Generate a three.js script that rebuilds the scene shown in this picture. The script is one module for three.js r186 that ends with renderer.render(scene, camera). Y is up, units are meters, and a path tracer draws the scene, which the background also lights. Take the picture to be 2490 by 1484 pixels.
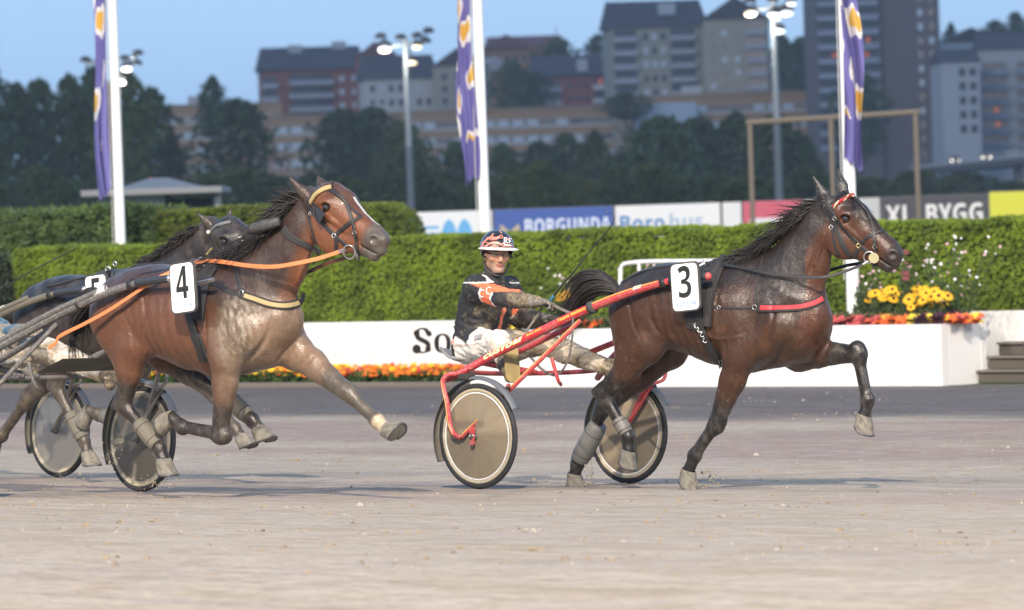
import * as THREE from 'three';
import { mergeGeometries } from 'three/addons/utils/BufferGeometryUtils.js';
import { RoundedBoxGeometry } from 'three/addons/geometries/RoundedBoxGeometry.js';
import { createNoise3D, createNoise2D } from 'simplex-noise';

/* ---------- camera, sky, lights, exposure ---------- */
const scene = new THREE.Scene();
const rad = (d) => d * Math.PI / 180;
const FOC = 12000, ROLL = rad(1.9), EYE = 1.75;              // long lens at the rail, picture measured 2490 units wide
const camera = new THREE.PerspectiveCamera(2 * Math.atan(742 / FOC) * 180 / Math.PI, 2490 / 1484, 0.5, 6000);
camera.position.set(0, EYE, 0);
camera.rotation.order = 'YXZ';
camera.rotation.set(-Math.atan(197 * Math.cos(ROLL) / FOC), 0, -ROLL);
camera.focus = 32.4;
camera.userData.fStop = 4.0;
camera.updateMatrixWorld(true);

const renderer = new THREE.WebGLRenderer({ antialias: true });
renderer.toneMapping = THREE.LinearToneMapping;
renderer.toneMappingExposure = 1.36;
renderer.shadowMap.enabled = true;

let seed = 20240817;
const rnd = (a = 0, b = 1) => { seed = (seed + 0x6d2b79f5) | 0; let t = Math.imul(seed ^ (seed >>> 15), 1 | seed); t = (t + Math.imul(t ^ (t >>> 7), 61 | t)) ^ t; return a + (b - a) * (((t ^ (t >>> 14)) >>> 0) / 4294967296); };
const reseed = (s) => { seed = s; };
const n3 = createNoise3D(() => rnd()), n2 = createNoise2D(() => rnd());
const fbm = (x, y, z, o = 3) => { let s = 0, a = 0.5; for (let i = 0; i < o; i++, a *= 0.5, x *= 2.03, y *= 2.03, z *= 2.03) s += a * n3(x, y, z); return s; };
const V = (x, y, z) => new THREE.Vector3(x, y, z);
const clamp = (x, a = 0, b = 1) => Math.min(b, Math.max(a, x));
const lerp = (a, b, t) => a + (b - a) * t;
const sst = (a, b, x) => { const t = clamp((x - a) / (b - a)); return t * t * (3 - 2 * t); };

{ // evening sky: clear blue, a little greyer and darker towards the left horizon
  const W = 512, Hh = 256, d = new Float32Array(W * Hh * 4);
  for (let j = 0; j < Hh; j++) for (let i = 0; i < W; i++) {
    const el = ((j + 0.5) / Hh - 0.5) * Math.PI, az = ((i + 0.5) / W - 0.5) * 2 * Math.PI;
    const x = Math.cos(az) * Math.cos(el), z = Math.sin(az) * Math.cos(el), y = Math.sin(el);
    const haze = Math.exp(-Math.max(0, y) * 26), hi = sst(-0.1, 0.85, y), side = 0.5 + 0.5 * x;
    const veil = 0.035 * fbm(x * 2.2, y * 9, z * 2.2, 4);
    const c = [lerp(0.315, 0.14, hi), lerp(0.475, 0.24, hi), lerp(0.68, 0.42, hi)];
    const hz = [0.245, 0.395, 0.61], k = 0.85 * haze;
    const o = (j * W + i) * 4, m = (1.17 + 0.12 * side) * (1 + veil);
    for (let n = 0; n < 3; n++) d[o + n] = lerp(c[n], hz[n], k) * m;
    d[o + 3] = 1;
  }
  const sky = new THREE.DataTexture(d, W, Hh, THREE.RGBAFormat, THREE.FloatType);
  sky.mapping = THREE.EquirectangularReflectionMapping; sky.magFilter = sky.minFilter = THREE.LinearFilter; sky.needsUpdate = true;
  scene.background = sky; scene.environment = sky;
}
const sun = new THREE.DirectionalLight(0xffead2, 0.5);       // what is left of the evening sun, behind the stand
sun.position.set(-60, 60, 90); sun.target.position.set(0, 0, -35); scene.add(sun, sun.target);
sun.castShadow = true; sun.shadow.radius = 24; sun.shadow.mapSize.set(2048, 2048);
Object.assign(sun.shadow.camera, { left: -70, right: 70, top: 70, bottom: -70, near: 1, far: 400 });
const FLOOD = 33000;                                             // candela of each cluster of stand floodlights (built further down)

/* ---------- geometry of the place ---------- */
const CAMROT = new THREE.Matrix4().extractRotation(camera.matrixWorld);
const sight = (u, v) => V((u - 1245) / FOC, (742 - v) / FOC, -1).applyMatrix4(CAMROT);
const TH = rad(42), TX = Math.cos(TH), TZ = Math.sin(TH), NX = Math.sin(TH), NZ = -Math.cos(TH);   // along the track, and across it to the infield
const Q0 = 24.1066;
const qOf = (x, z) => x * NX + z * NZ - Q0, sOf = (x, z) => x * TX + z * TZ;
const ST = (s, q, y = 0) => V(s * TX + (q + Q0) * NX, y, s * TZ + (q + Q0) * NZ);
const fall = (q) => { const a = clamp(q, -9, 9); return q < 3 ? -0.037 * Math.max(q, -9) : -0.111 - 0.037 * (Math.min(q, 9) - 3) * (1 - (Math.min(q, 9) - 3) / 12); };
const INFIELD = fall(30);
const groundAt = (u, v) => { const d = sight(u, v); let t = 30; for (let i = 0; i < 60; i++) { const y = fall(qOf(d.x * t, d.z * t)); t = lerp(t, (y - EYE) / d.y, 0.8); } return V(d.x * t, EYE + d.y * t, d.z * t); };
const onDepth = (u, v, D) => { const d = sight(u, v); const t = D / -d.z; return V(d.x * t, EYE + d.y * t, d.z * t); };
class Frame {                                                  // axes of something standing on the track: x forward, y up, z to its right
  constructor(x, y, z, yaw, bank = 0) { this.m = new THREE.Matrix4().makeRotationY(-yaw).multiply(new THREE.Matrix4().makeRotationX(bank)); this.m.setPosition(x, y, z); this.i = this.m.clone().invert(); this.eye = V(0, EYE, 0).applyMatrix4(this.i); }
  dir(u, v) { return sight(u, v).transformDirection(this.i); }
  at(u, v, z) { const d = this.dir(u, v); return this.eye.clone().addScaledVector(d, (z - this.eye.z) / d.z); }
  out(p) { return p.clone().applyMatrix4(this.m); }
  in(p) { return p.clone().applyMatrix4(this.i); }
}

/* ---------- naming ---------- */
const taken = {};
const numbered = (n) => { const k = taken[n] = (taken[n] ?? -1) + 1; return k ? n + '_' + String(k).padStart(3, '0') : n; };
function tag(o, label, category, group, kind) { if (label) o.userData.label = label; if (category) o.userData.category = category; if (group) o.userData.group = group; if (kind) o.userData.kind = kind; return o; }
const shade = (m) => { m.castShadow = m.receiveShadow = true; return m; };
// a thing whose parts are given in the axes of `frame`; its own origin is moved to `base` (in those axes)
function thing(name, label, category, frame, base = V(0, 0, 0), group) {
  const g = new THREE.Group(); g.name = numbered(name); tag(g, label, category, group); scene.add(g);
  if (frame) { g.matrixAutoUpdate = true; const m = frame.m.clone(); m.multiply(new THREE.Matrix4().makeTranslation(base.x, base.y, base.z)); m.decompose(g.position, g.quaternion, g.scale); } else g.position.copy(base);
  g.userData.base = undefined; delete g.userData.base; g.basePoint = base.clone();
  return g;
}
function part(name, geo, mat, parent, label) {
  const m = shade(new THREE.Mesh(geo, mat)); m.name = name; if (label) m.userData.label = label;
  if (parent.basePoint) m.position.copy(parent.basePoint).negate();
  parent.add(m); return m;
}
function single(name, geo, mat, label, category, group) { const m = shade(new THREE.Mesh(geo, mat)); m.name = numbered(name); tag(m, label, category, group); scene.add(m); return m; }
function struct(name, geo, mat) { const m = shade(new THREE.Mesh(geo, mat)); m.name = numbered(name); m.userData.kind = 'structure'; scene.add(m); return m; }

/* ---------- shapes ---------- */
const mat = (r, g, b, rough = 0.8, extra = {}) => new THREE.MeshPhysicalMaterial({ color: new THREE.Color().setRGB(r, g, b), roughness: rough, ...extra });
const clean = (g) => { for (const k of Object.keys(g.attributes)) if (!['position', 'normal', 'uv', 'color'].includes(k)) g.deleteAttribute(k); return g; };
const join = (list) => { list = list.filter(Boolean).map((g) => { g = g.index ? g.toNonIndexed() : g; clean(g); if (!g.attributes.uv) g.setAttribute('uv', new THREE.BufferAttribute(new Float32Array(g.attributes.position.count * 2), 2)); return g; }); return mergeGeometries(list); };
const box = (x, y, z, w, h, d, r = 0) => { const g = r ? new RoundedBoxGeometry(w, h, d, 2, r) : new THREE.BoxGeometry(w, h, d); g.translate(x, y, z); return g; };
const between = (a, b) => { const d = b.clone().sub(a), m = new THREE.Matrix4(), q = new THREE.Quaternion().setFromUnitVectors(V(0, 1, 0), d.clone().normalize()); return m.compose(a.clone().add(b).multiplyScalar(0.5), q, V(1, 1, 1)); };
const rod = (a, b, r1, r2 = r1, n = 10) => new THREE.CylinderGeometry(r2, r1, a.distanceTo(b), n, 1).applyMatrix4(between(a, b));
const ball = (p, r, w = 12, h = 8) => new THREE.SphereGeometry(r, w, h).translate(p.x, p.y, p.z);
const smooth = (pts, n = 8, closed = false) => new THREE.CatmullRomCurve3(pts, closed, 'centripetal').getPoints(n * (pts.length - 1));
// tube through points, radius a number or a function of 0..1
function tube(pts, r, seg = 8, caps = true) {
  const n = pts.length, pos = [], idx = [], uv = []; let up = null, len = 0;
  for (let i = 0; i < n; i++) {
    const t = pts[Math.min(n - 1, i + 1)].clone().sub(pts[Math.max(0, i - 1)]).normalize();
    if (!up) up = Math.abs(t.y) < 0.9 ? V(0, 1, 0) : V(1, 0, 0);
    const s = t.clone().cross(up).normalize(); up = s.clone().cross(t).normalize();
    const rr = typeof r === 'function' ? r(i / (n - 1)) : r; if (i) len += pts[i].distanceTo(pts[i - 1]);
    for (let k = 0; k <= seg; k++) { const a = k / seg * 2 * Math.PI, c = Math.cos(a) * rr, e = Math.sin(a) * rr; pos.push(pts[i].x + s.x * c + up.x * e, pts[i].y + s.y * c + up.y * e, pts[i].z + s.z * c + up.z * e); uv.push(len, k / seg); }
  }
  const w = seg + 1;
  for (let i = 0; i < n - 1; i++) for (let k = 0; k < seg; k++) idx.push(i * w + k, i * w + k + 1, (i + 1) * w + k, i * w + k + 1, (i + 1) * w + k + 1, (i + 1) * w + k);
  if (caps) for (const [e, f] of [[0, 1], [n - 1, 0]]) { const b = pos.length / 3; pos.push(...pts[e].toArray()); uv.push(0, 0); for (let k = 0; k < seg; k++) f ? idx.push(b, e * w + k + 1, e * w + k) : idx.push(b, e * w + k, e * w + k + 1); }
  const g = new THREE.BufferGeometry(); g.setAttribute('position', new THREE.Float32BufferAttribute(pos, 3)); g.setAttribute('uv', new THREE.Float32BufferAttribute(uv, 2)); g.setIndex(idx); g.computeVertexNormals(); return g;
}
// flat strap through points with face normals
function strap(pts, nor, w, th = 0.005, lift = 0) {
  const n = pts.length, pos = [], idx = [], uv = []; let len = 0;
  for (let i = 0; i < n; i++) {
    const t = pts[Math.min(n - 1, i + 1)].clone().sub(pts[Math.max(0, i - 1)]).normalize(), nn = nor[i].clone().addScaledVector(t, -nor[i].dot(t)).normalize(), a = t.clone().cross(nn);
    const ww = typeof w === 'function' ? w(i / (n - 1)) : w; if (i) len += pts[i].distanceTo(pts[i - 1]);
    const b = pts[i].clone().addScaledVector(nn, lift);
    for (const [x, y] of [[-0.5, 0], [-0.5, 0.7], [-0.36, 1], [0.36, 1], [0.5, 0.7], [0.5, 0]]) { const p = b.clone().addScaledVector(a, x * ww).addScaledVector(nn, y * th); pos.push(p.x, p.y, p.z); uv.push(len, (x + 0.5)); }
  }
  for (let i = 0; i < n - 1; i++) for (let k = 0; k < 6; k++) { const a = i * 6 + k, b = i * 6 + (k + 1) % 6; idx.push(a, a + 6, b, b, a + 6, b + 6); }
  for (let k = 1; k < 5; k++) { idx.push(0, k, k + 1); const e = (n - 1) * 6; idx.push(e, e + k + 1, e + k); }
  let g = new THREE.BufferGeometry(); g.setAttribute('position', new THREE.Float32BufferAttribute(pos, 3)); g.setAttribute('uv', new THREE.Float32BufferAttribute(uv, 2)); g.setIndex(idx); g = g.toNonIndexed(); g.computeVertexNormals(); return g;
}
const ring = (p, R, r, n, seg = 18) => { const g = new THREE.TorusGeometry(R, r, 6, seg); g.applyQuaternion(new THREE.Quaternion().setFromUnitVectors(V(0, 0, 1), n.clone().normalize())); return g.translate(p.x, p.y, p.z); };
const roundRect = (w, h, r) => { const s = new THREE.Shape(), x = -w / 2, y = -h / 2; s.moveTo(x + r, y); s.lineTo(x + w - r, y); s.quadraticCurveTo(x + w, y, x + w, y + r); s.lineTo(x + w, y + h - r); s.quadraticCurveTo(x + w, y + h, x + w - r, y + h); s.lineTo(x + r, y + h); s.quadraticCurveTo(x, y + h, x, y + h - r); s.lineTo(x, y + r); s.quadraticCurveTo(x, y, x + r, y); return s; };

/* ---------- bodies from joined distance fields ---------- */
// seg: tapered capsule, radius r in the plane across `lat`, l along it
const seg = (a, b, r1, r2, l1 = r1, l2 = r2, k = 0.04, lat = null) => ({ t: 0, a, b, r1, r2, l1, l2, k, lat, ba: b.clone().sub(a), bb: Math.max(1e-9, b.distanceToSquared(a)), c: a.clone().add(b).multiplyScalar(0.5), R: a.distanceTo(b) / 2 + Math.max(r1, r2, l1, l2) });
const blob = (c, rx, ry, rz, k = 0.04, quat = null, cut = false) => ({ t: 1, c, r: V(rx, ry, rz), k, q: quat ? quat.clone().invert() : null, R: Math.max(rx, ry, rz), cut });
const tilt = (az) => new THREE.Quaternion().setFromAxisAngle(V(0, 0, 1), az);
const _p = V(), _q = V();
function primD(s, p) {
  if (s.t === 2) { let d = 9; for (const q of s.segs) d = Math.min(d, primD(q, p)); return d; }
  if (s.t === 0) {
    _p.copy(p).sub(s.a); const h = clamp(_p.dot(s.ba) / s.bb); _p.addScaledVector(s.ba, -h);
    const r = s.r1 + (s.r2 - s.r1) * h, l = s.l1 + (s.l2 - s.l1) * h;
    let z, o; if (s.lat) { z = _p.dot(s.lat); o = _p.lengthSq() - z * z; } else { z = _p.z; o = _p.x * _p.x + _p.y * _p.y; }
    const f = r / l; return (Math.sqrt(Math.max(0, o) + z * z * f * f) - r) * (f > 1 ? 1 / Math.sqrt(f) : 1);
  }
  _p.copy(p).sub(s.c); if (s.q) _p.applyQuaternion(s.q);
  const k0 = Math.hypot(_p.x / s.r.x, _p.y / s.r.y, _p.z / s.r.z), k1 = Math.hypot(_p.x / s.r.x ** 2, _p.y / s.r.y ** 2, _p.z / s.r.z ** 2);
  return k0 < 1e-6 ? -Math.min(s.r.x, s.r.y, s.r.z) : k0 * (k0 - 1) / k1;
}
function fieldD(list, p) {
  let d = 1;
  for (const s of list) {
    if (s.cut) { const e = -primD(s, p), h = Math.max(s.k - Math.abs(d - e), 0) / s.k; d = Math.max(d, e) + h * h * s.k * 0.25; continue; }
    const e = primD(s, p), h = Math.max(s.k - Math.abs(d - e), 0) / s.k; d = Math.min(d, e) - h * h * s.k * 0.25;
  }
  return d;
}
const near = (list, c, m) => list.filter((s) => s.c.distanceTo(c) < s.R + m);
function gradD(list, p, e = 0.003) { const g = V(), q = V(); for (const ax of ['x', 'y', 'z']) { q.copy(p); q[ax] += e; const a = fieldD(list, q); q[ax] -= 2 * e; g[ax] = a - fieldD(list, q); } return g.normalize(); }
// surface-net mesh of a field; `paint(p, n)` gives linear rgb
function skin(list, cell, paint, keep = null, rough = null) {
  const lo = V(9, 9, 9), hi = V(-9, -9, -9);
  for (const s of list) if (!s.cut) { const a = s.t ? s.c.clone().subScalar(s.R) : s.a.clone().min(s.b).subScalar(Math.max(s.r1, s.r2, s.l1, s.l2)), b = s.t ? s.c.clone().addScalar(s.R) : s.a.clone().max(s.b).addScalar(Math.max(s.r1, s.r2, s.l1, s.l2)); lo.min(a); hi.max(b); }
  if (keep) { lo.max(keep.min); hi.min(keep.max); }
  lo.subScalar(cell * 2); hi.addScalar(cell * 2);
  const B = 7, nb = hi.clone().sub(lo).divideScalar(cell * B).ceil(), nx = nb.x * B + 1, ny = nb.y * B + 1, nz = nb.z * B + 1;
  const val = new Float32Array(nx * ny * nz).fill(9), at = (i, j, k) => (k * ny + j) * nx + i, active = [], p = V(), half = cell * B * 0.5 * 1.733;
  for (let c = 0; c < nb.z; c++) for (let b = 0; b < nb.y; b++) for (let a = 0; a < nb.x; a++) {
    p.set(lo.x + (a + 0.5) * B * cell, lo.y + (b + 0.5) * B * cell, lo.z + (c + 0.5) * B * cell);
    const sub = near(list, p, half + 0.12); if (!sub.length) continue;
    const d = fieldD(sub, p); if (Math.abs(d) > half * 1.9 + 0.02) continue;
    active.push([a, b, c, sub]);
    for (let k = 0; k <= B; k++) for (let j = 0; j <= B; j++) for (let i = 0; i <= B; i++) { const o = at(a * B + i, b * B + j, c * B + k); if (val[o] === 9) { p.set(lo.x + (a * B + i) * cell, lo.y + (b * B + j) * cell, lo.z + (c * B + k) * cell); val[o] = fieldD(sub, p); } }
  }
  const vid = new Int32Array(nx * ny * nz).fill(-1), pos = [], nor = [], col = [], idx = [], uv = [];
  const E = [[0, 1], [2, 3], [4, 5], [6, 7], [0, 2], [1, 3], [4, 6], [5, 7], [0, 4], [1, 5], [2, 6], [3, 7]];
  for (const [a, b, c, sub] of active) for (let k = c * B; k < c * B + B; k++) for (let j = b * B; j < b * B + B; j++) for (let i = a * B; i < a * B + B; i++) {
    const v = []; let m = 0; for (let n = 0; n < 8; n++) { v[n] = val[at(i + (n & 1), j + ((n >> 1) & 1), k + (n >> 2))]; if (v[n] < 0) m++; }
    if (m === 0 || m === 8) continue;
    let x = 0, y = 0, z = 0, n = 0;
    for (const [e, f] of E) if ((v[e] < 0) !== (v[f] < 0)) { const t = v[e] / (v[e] - v[f]); x += lerp(e & 1, f & 1, t); y += lerp((e >> 1) & 1, (f >> 1) & 1, t); z += lerp(e >> 2, f >> 2, t); n++; }
    p.set(lo.x + (i + x / n) * cell, lo.y + (j + y / n) * cell, lo.z + (k + z / n) * cell);
    const g = gradD(sub, p); p.addScaledVector(g, -clamp(fieldD(sub, p), -cell * 0.5, cell * 0.5));
    if (rough) p.addScaledVector(g, rough(p, g));
    vid[at(i, j, k)] = pos.length / 3; pos.push(p.x, p.y, p.z); nor.push(g.x, g.y, g.z); col.push(...paint(p, g)); uv.push(p.x + p.z * 0.35, p.y);
  }
  const quad = (a, b, c, d, flip) => { if (a < 0 || b < 0 || c < 0 || d < 0) return; flip ? idx.push(a, b, c, a, c, d) : idx.push(a, c, b, a, d, c); };
  for (const [a, b, c] of active) for (let k = Math.max(1, c * B); k < c * B + B; k++) for (let j = Math.max(1, b * B); j < b * B + B; j++) for (let i = Math.max(1, a * B); i < a * B + B; i++) {
    const s = val[at(i, j, k)] < 0;
    if (s !== val[at(i + 1, j, k)] < 0) quad(vid[at(i, j - 1, k - 1)], vid[at(i, j, k - 1)], vid[at(i, j, k)], vid[at(i, j - 1, k)], s);
    if (s !== val[at(i, j + 1, k)] < 0) quad(vid[at(i - 1, j, k - 1)], vid[at(i - 1, j, k)], vid[at(i, j, k)], vid[at(i, j, k - 1)], s);
    if (s !== val[at(i, j, k + 1)] < 0) quad(vid[at(i - 1, j - 1, k)], vid[at(i, j - 1, k)], vid[at(i, j, k)], vid[at(i - 1, j, k)], s);
  }
  const g = new THREE.BufferGeometry();
  for (const [n, arr, w] of [['position', pos, 3], ['normal', nor, 3], ['color', col, 3], ['uv', uv, 2]]) g.setAttribute(n, new THREE.Float32BufferAttribute(arr, w));
  g.setIndex(idx); if (rough) g.computeVertexNormals(); return g;
}
// where a line of sight through (u, v) meets a field given in the axes of a frame
function touch(list, fr, u, v, t0, t1) {
  const d = fr.dir(u, v), p = V(); let t = t0;
  for (let i = 0; i < 160 && t < t1; i++) { p.copy(fr.eye).addScaledVector(d, t); const e = fieldD(list, p); if (e < 0.0008) return { p: p.clone(), n: gradD(list, p), t }; t += Math.max(0.0007, e * 0.6); }
  return null;
}
// a strap that lies on a body along traced points
function lay(list, fr, trace, w, th = 0.006, lift = 0.001, range = [28, 42]) {
  const c = new THREE.CatmullRomCurve3(trace.map(([u, v]) => V(u, v, 0)), false, 'centripetal').getSpacedPoints(Math.max(6, Math.round(trace.length * 6))), pts = [], nor = [];
  let last = null; const hits = c.map((q) => touch(list, fr, q.x, q.y, range[0], range[1]));
  hits.forEach((h, i) => { if (!h) { let near = null; for (let r = 1; r < hits.length && !near; r++) near = hits[i - r] || hits[i + r]; if (!near) return; h = { p: fr.eye.clone().addScaledVector(fr.dir(c[i].x, c[i].y), near.t), n: near.n }; } if (pts.length && h.p.distanceTo(pts[pts.length - 1]) < 0.004) return; pts.push(h.p); nor.push(h.n); });
  for (let k = 0; k < 2; k++) for (let i = 1; i < pts.length - 1; i++) { nor[i] = nor[i].clone().add(nor[i - 1]).add(nor[i + 1]).normalize(); }
  return strap(pts, nor, w, th, lift);
}
/* ---------- horses ---------- */
const hide = new THREE.MeshPhysicalMaterial({ vertexColors: true, roughness: 0.46, sheen: 0.25, sheenRoughness: 0.5, sheenColor: new THREE.Color(0.5, 0.45, 0.42) });
{ // short coat: fine relief, and patches that shine more (sweat) or less (dust)
  const S = 512, b = new Uint8Array(S * S * 4);
  for (let j = 0; j < S; j++) for (let i = 0; i < S; i++) {
    const x = i / S * 6.283, y = j / S * 6.283, cx = Math.cos(x), sx = Math.sin(x), cy = Math.cos(y), sy = Math.sin(y);
    const o = (j * S + i) * 4, f = n3(cx * 9 + cy * 4, sx * 9 + sy * 4, 3 + cy * 9), g = fbm(cx * 1.2 + sy, sx * 1.2 + cy, cy * 1.3, 4), h = n3(cx * 40, sx * 40, cy * 22 + sy * 22);
    b[o] = 128 + 45 * f + 40 * h; b[o + 1] = clamp(165 + 55 * g + 22 * h, 90, 255); b[o + 2] = 128; b[o + 3] = 255;
  }
  const t = new THREE.DataTexture(b, S, S); t.wrapS = t.wrapT = THREE.RepeatWrapping; t.magFilter = THREE.LinearFilter; t.repeat.set(1.7, 1.7); t.needsUpdate = true;
  hide.bumpMap = t; hide.bumpScale = 0.0028; hide.roughnessMap = t; hide.roughness = 0.52;
}
const hoofMat = new THREE.MeshPhysicalMaterial({ vertexColors: true, roughness: 0.8 }), shoeMat = mat(0.12, 0.12, 0.12, 0.45, { metalness: 0.7 }), eyeMat = mat(0.012, 0.008, 0.006, 0.06, { clearcoat: 1 }), hairMat = new THREE.MeshPhysicalMaterial({ color: new THREE.Color().setRGB(0.016, 0.013, 0.012), roughness: 0.5, sheen: 0.3, sheenColor: new THREE.Color(0.3, 0.27, 0.25) });
const leather = mat(0.018, 0.018, 0.02, 0.5), steel = mat(0.55, 0.55, 0.54, 0.3, { metalness: 0.9 }), brass = mat(0.62, 0.5, 0.2, 0.35, { metalness: 0.85 }), whiteMark = mat(0.7, 0.68, 0.64, 0.8);

function hoofShape(top, toe, lat) {             // top: centre of the coronet, toe: direction of the hoof's axis downwards, built along it
  const ax = toe.clone().normalize(), f = lat.clone().cross(ax).normalize(), rings = [[0, 0.048, 0], [0.006, 0.053, 0.001], [0.025, 0.057, 0.006], [0.045, 0.061, 0.012], [0.065, 0.065, 0.018], [0.085, 0.069, 0.024], [0.1, 0.072, 0.029], [0.108, 0.074, 0.031], [0.111, 0.06, 0.03]], N = 22, pos = [], idx = [];
  for (const [d, r, o] of rings) for (let k = 0; k < N; k++) { const a = k / N * 6.2832, p = top.clone().addScaledVector(ax, d * (1 - 0.24 * (Math.cos(a) < 0 ? -Math.cos(a) : 0) * (d > 0.03 ? 1 : 0))).addScaledVector(f, Math.cos(a) * r + o).addScaledVector(lat, Math.sin(a) * r * 0.9); pos.push(p.x, p.y, p.z); }
  for (let i = 0; i < rings.length - 1; i++) for (let k = 0; k < N; k++) { const a = i * N + k, b = i * N + (k + 1) % N; idx.push(a, b, a + N, b, b + N, a + N); }
  for (let k = 1; k < N - 1; k++) { const e = (rings.length - 1) * N; idx.push(e, e + k, e + k + 1); }
  const g = new THREE.BufferGeometry(); g.setAttribute('position', new THREE.Float32BufferAttribute(pos, 3)); g.setIndex(idx); g.computeVertexNormals(); const C = []; for (let i = 0; i < pos.length; i += 3) { const v = clamp(0.5 + 0.9 * fbm(pos[i] * 26, pos[i + 1] * 26, pos[i + 2] * 26, 3)); C.push(lerp(0.08, 0.25, v), lerp(0.076, 0.23, v), lerp(0.068, 0.185, v)); } g.setAttribute('color', new THREE.Float32BufferAttribute(C, 3)); return g;
}
const shoeShape = (top, toe, lat) => { const ax = toe.clone().normalize(), f = lat.clone().cross(ax).normalize(), pts = []; for (let k = 0; k <= 20; k++) { const a = lerp(-2.5, 2.5, k / 20); pts.push(top.clone().addScaledVector(ax, 0.11 * (1 - 0.22 * Math.max(0, -Math.cos(a)))).addScaledVector(f, Math.cos(a) * 0.07 + 0.031).addScaledVector(lat, Math.sin(a) * 0.063)); } return tube(pts, 0.007, 6); };
const LZ = V(0, 0, 1);
function foreLeg(L, J, s, M) {                 // J: elbow, knee, fetlock, coronet, hoof axis point
  const [E, K, F, C] = J, z = M.z;
  L.push(seg(V(M.x + 0.52, M.y + 1.36, z * 0.55), V(M.x + 0.84, M.y + 1.10, z * 1.15), 0.11, 0.105, 0.07, 0.085, 0.07));
  L.push(seg(V(M.x + 0.50, M.y + 1.18, z * 1.05), E, 0.13, 0.085, 0.085, 0.075, 0.08));
  L.push(seg(V(M.x + 0.85, M.y + 1.06, z * 1.1), E, 0.095, 0.085, 0.075, 0.07, 0.07));
  const d = K.clone().sub(E), fwd = V(-d.y, d.x, 0).normalize().multiplyScalar(-1); if (fwd.x < 0) fwd.negate();
  const m = E.clone().lerp(K, 0.32).addScaledVector(fwd, 0.006);
  L.push(seg(E, m, 0.1, 0.09, 0.075, 0.068, 0.05), seg(m, K, 0.09, 0.052, 0.068, 0.045, 0.03), blob(E.clone().addScaledVector(fwd, -0.05).add(V(0, 0.02, 0)), 0.045, 0.05, 0.035, 0.05));
  const c = F.clone().sub(K).normalize(), back = V(c.y, -c.x, 0); if (M.backOf) back.copy(M.backOf(s, back)); else if (back.dot(fwd) > 0) back.negate();
  L.push(seg(K.clone().addScaledVector(c, -0.035), K.clone().addScaledVector(c, 0.035), 0.056, 0.047, 0.052, 0.045, 0.025), blob(K.clone().addScaledVector(back, -0.012), 0.05, 0.05, 0.045, 0.02));
  L.push(seg(K, F, 0.038, 0.032, 0.034, 0.03, 0.02), seg(K.clone().addScaledVector(back, 0.024).addScaledVector(c, 0.03), F.clone().addScaledVector(back, 0.024), 0.022, 0.021, 0.018, 0.018, 0.02));
  L.push(blob(F, 0.047, 0.047, 0.041, 0.025), blob(F.clone().addScaledVector(back, 0.025).addScaledVector(c, 0.012), 0.024, 0.026, 0.022, 0.02), seg(F, C, 0.037, 0.042, 0.033, 0.04, 0.02));
}
function hindLeg(L, J, s, M) {                 // J: stifle, hock, fetlock, coronet
  const [S, K, F, C] = J, z = M.z, hip = V(M.x - 0.22, M.y + 1.2, z * 0.85), butt = V(M.x - 0.4, M.y + 1.16, z * 0.85);
  L.push(seg(hip, S, 0.2, 0.115, 0.125, 0.08, 0.09), seg(butt, S.clone().lerp(K, 0.3).add(V(-0.05, 0, 0)), 0.15, 0.09, 0.115, 0.06, 0.08));
  const d = K.clone().sub(S).normalize();
  L.push(seg(S, S.clone().lerp(K, 0.45), 0.12, 0.09, 0.082, 0.06, 0.05), seg(S.clone().lerp(K, 0.45), K, 0.088, 0.05, 0.06, 0.038, 0.03), blob(S.clone().add(V(0.03, 0.0, 0)), 0.075, 0.085, 0.06, 0.06));
  const c = F.clone().sub(K).normalize(); let back = V(c.y, -c.x, 0); if (back.x > 0) back.negate();
  const pt = K.clone().addScaledVector(back, 0.055).addScaledVector(c, -0.055);
  L.push(seg(S.clone().lerp(K, 0.5).addScaledVector(back, 0.05), pt, 0.045, 0.018, 0.03, 0.015, 0.04), seg(pt, K.clone().addScaledVector(back, 0.03).addScaledVector(c, 0.06), 0.024, 0.026, 0.02, 0.022, 0.03));
  L.push(seg(K.clone().addScaledVector(c, -0.03), K.clone().addScaledVector(c, 0.05), 0.05, 0.042, 0.042, 0.036, 0.03));
  L.push(seg(K, F, 0.041, 0.034, 0.036, 0.031, 0.02), seg(K.clone().addScaledVector(back, 0.024).addScaledVector(c, 0.06), F.clone().addScaledVector(back, 0.02), 0.022, 0.02, 0.018, 0.018, 0.02));
  L.push(blob(F, 0.048, 0.048, 0.042, 0.025), blob(F.clone().addScaledVector(back, 0.026).addScaledVector(c, 0.012), 0.024, 0.026, 0.022, 0.02), seg(F, C, 0.037, 0.043, 0.034, 0.041, 0.02));
}
function headFrame(P, N, latHint) {            // P poll, N tip of the nose; (s, n, l) in 1/238 of their distance
  const a = N.clone().sub(P), U = a.length() / 238; a.normalize(); const lat = latHint.clone().addScaledVector(a, -latHint.dot(a)).normalize(), n = lat.clone().cross(a).multiplyScalar(-1).normalize();
  if (n.y > 0) n.negate();
  return { a, lat, n, U, at: (s, m, l = 0) => P.clone().addScaledVector(a, s * U).addScaledVector(n, m * U).addScaledVector(lat, l * U) };
}
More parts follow.
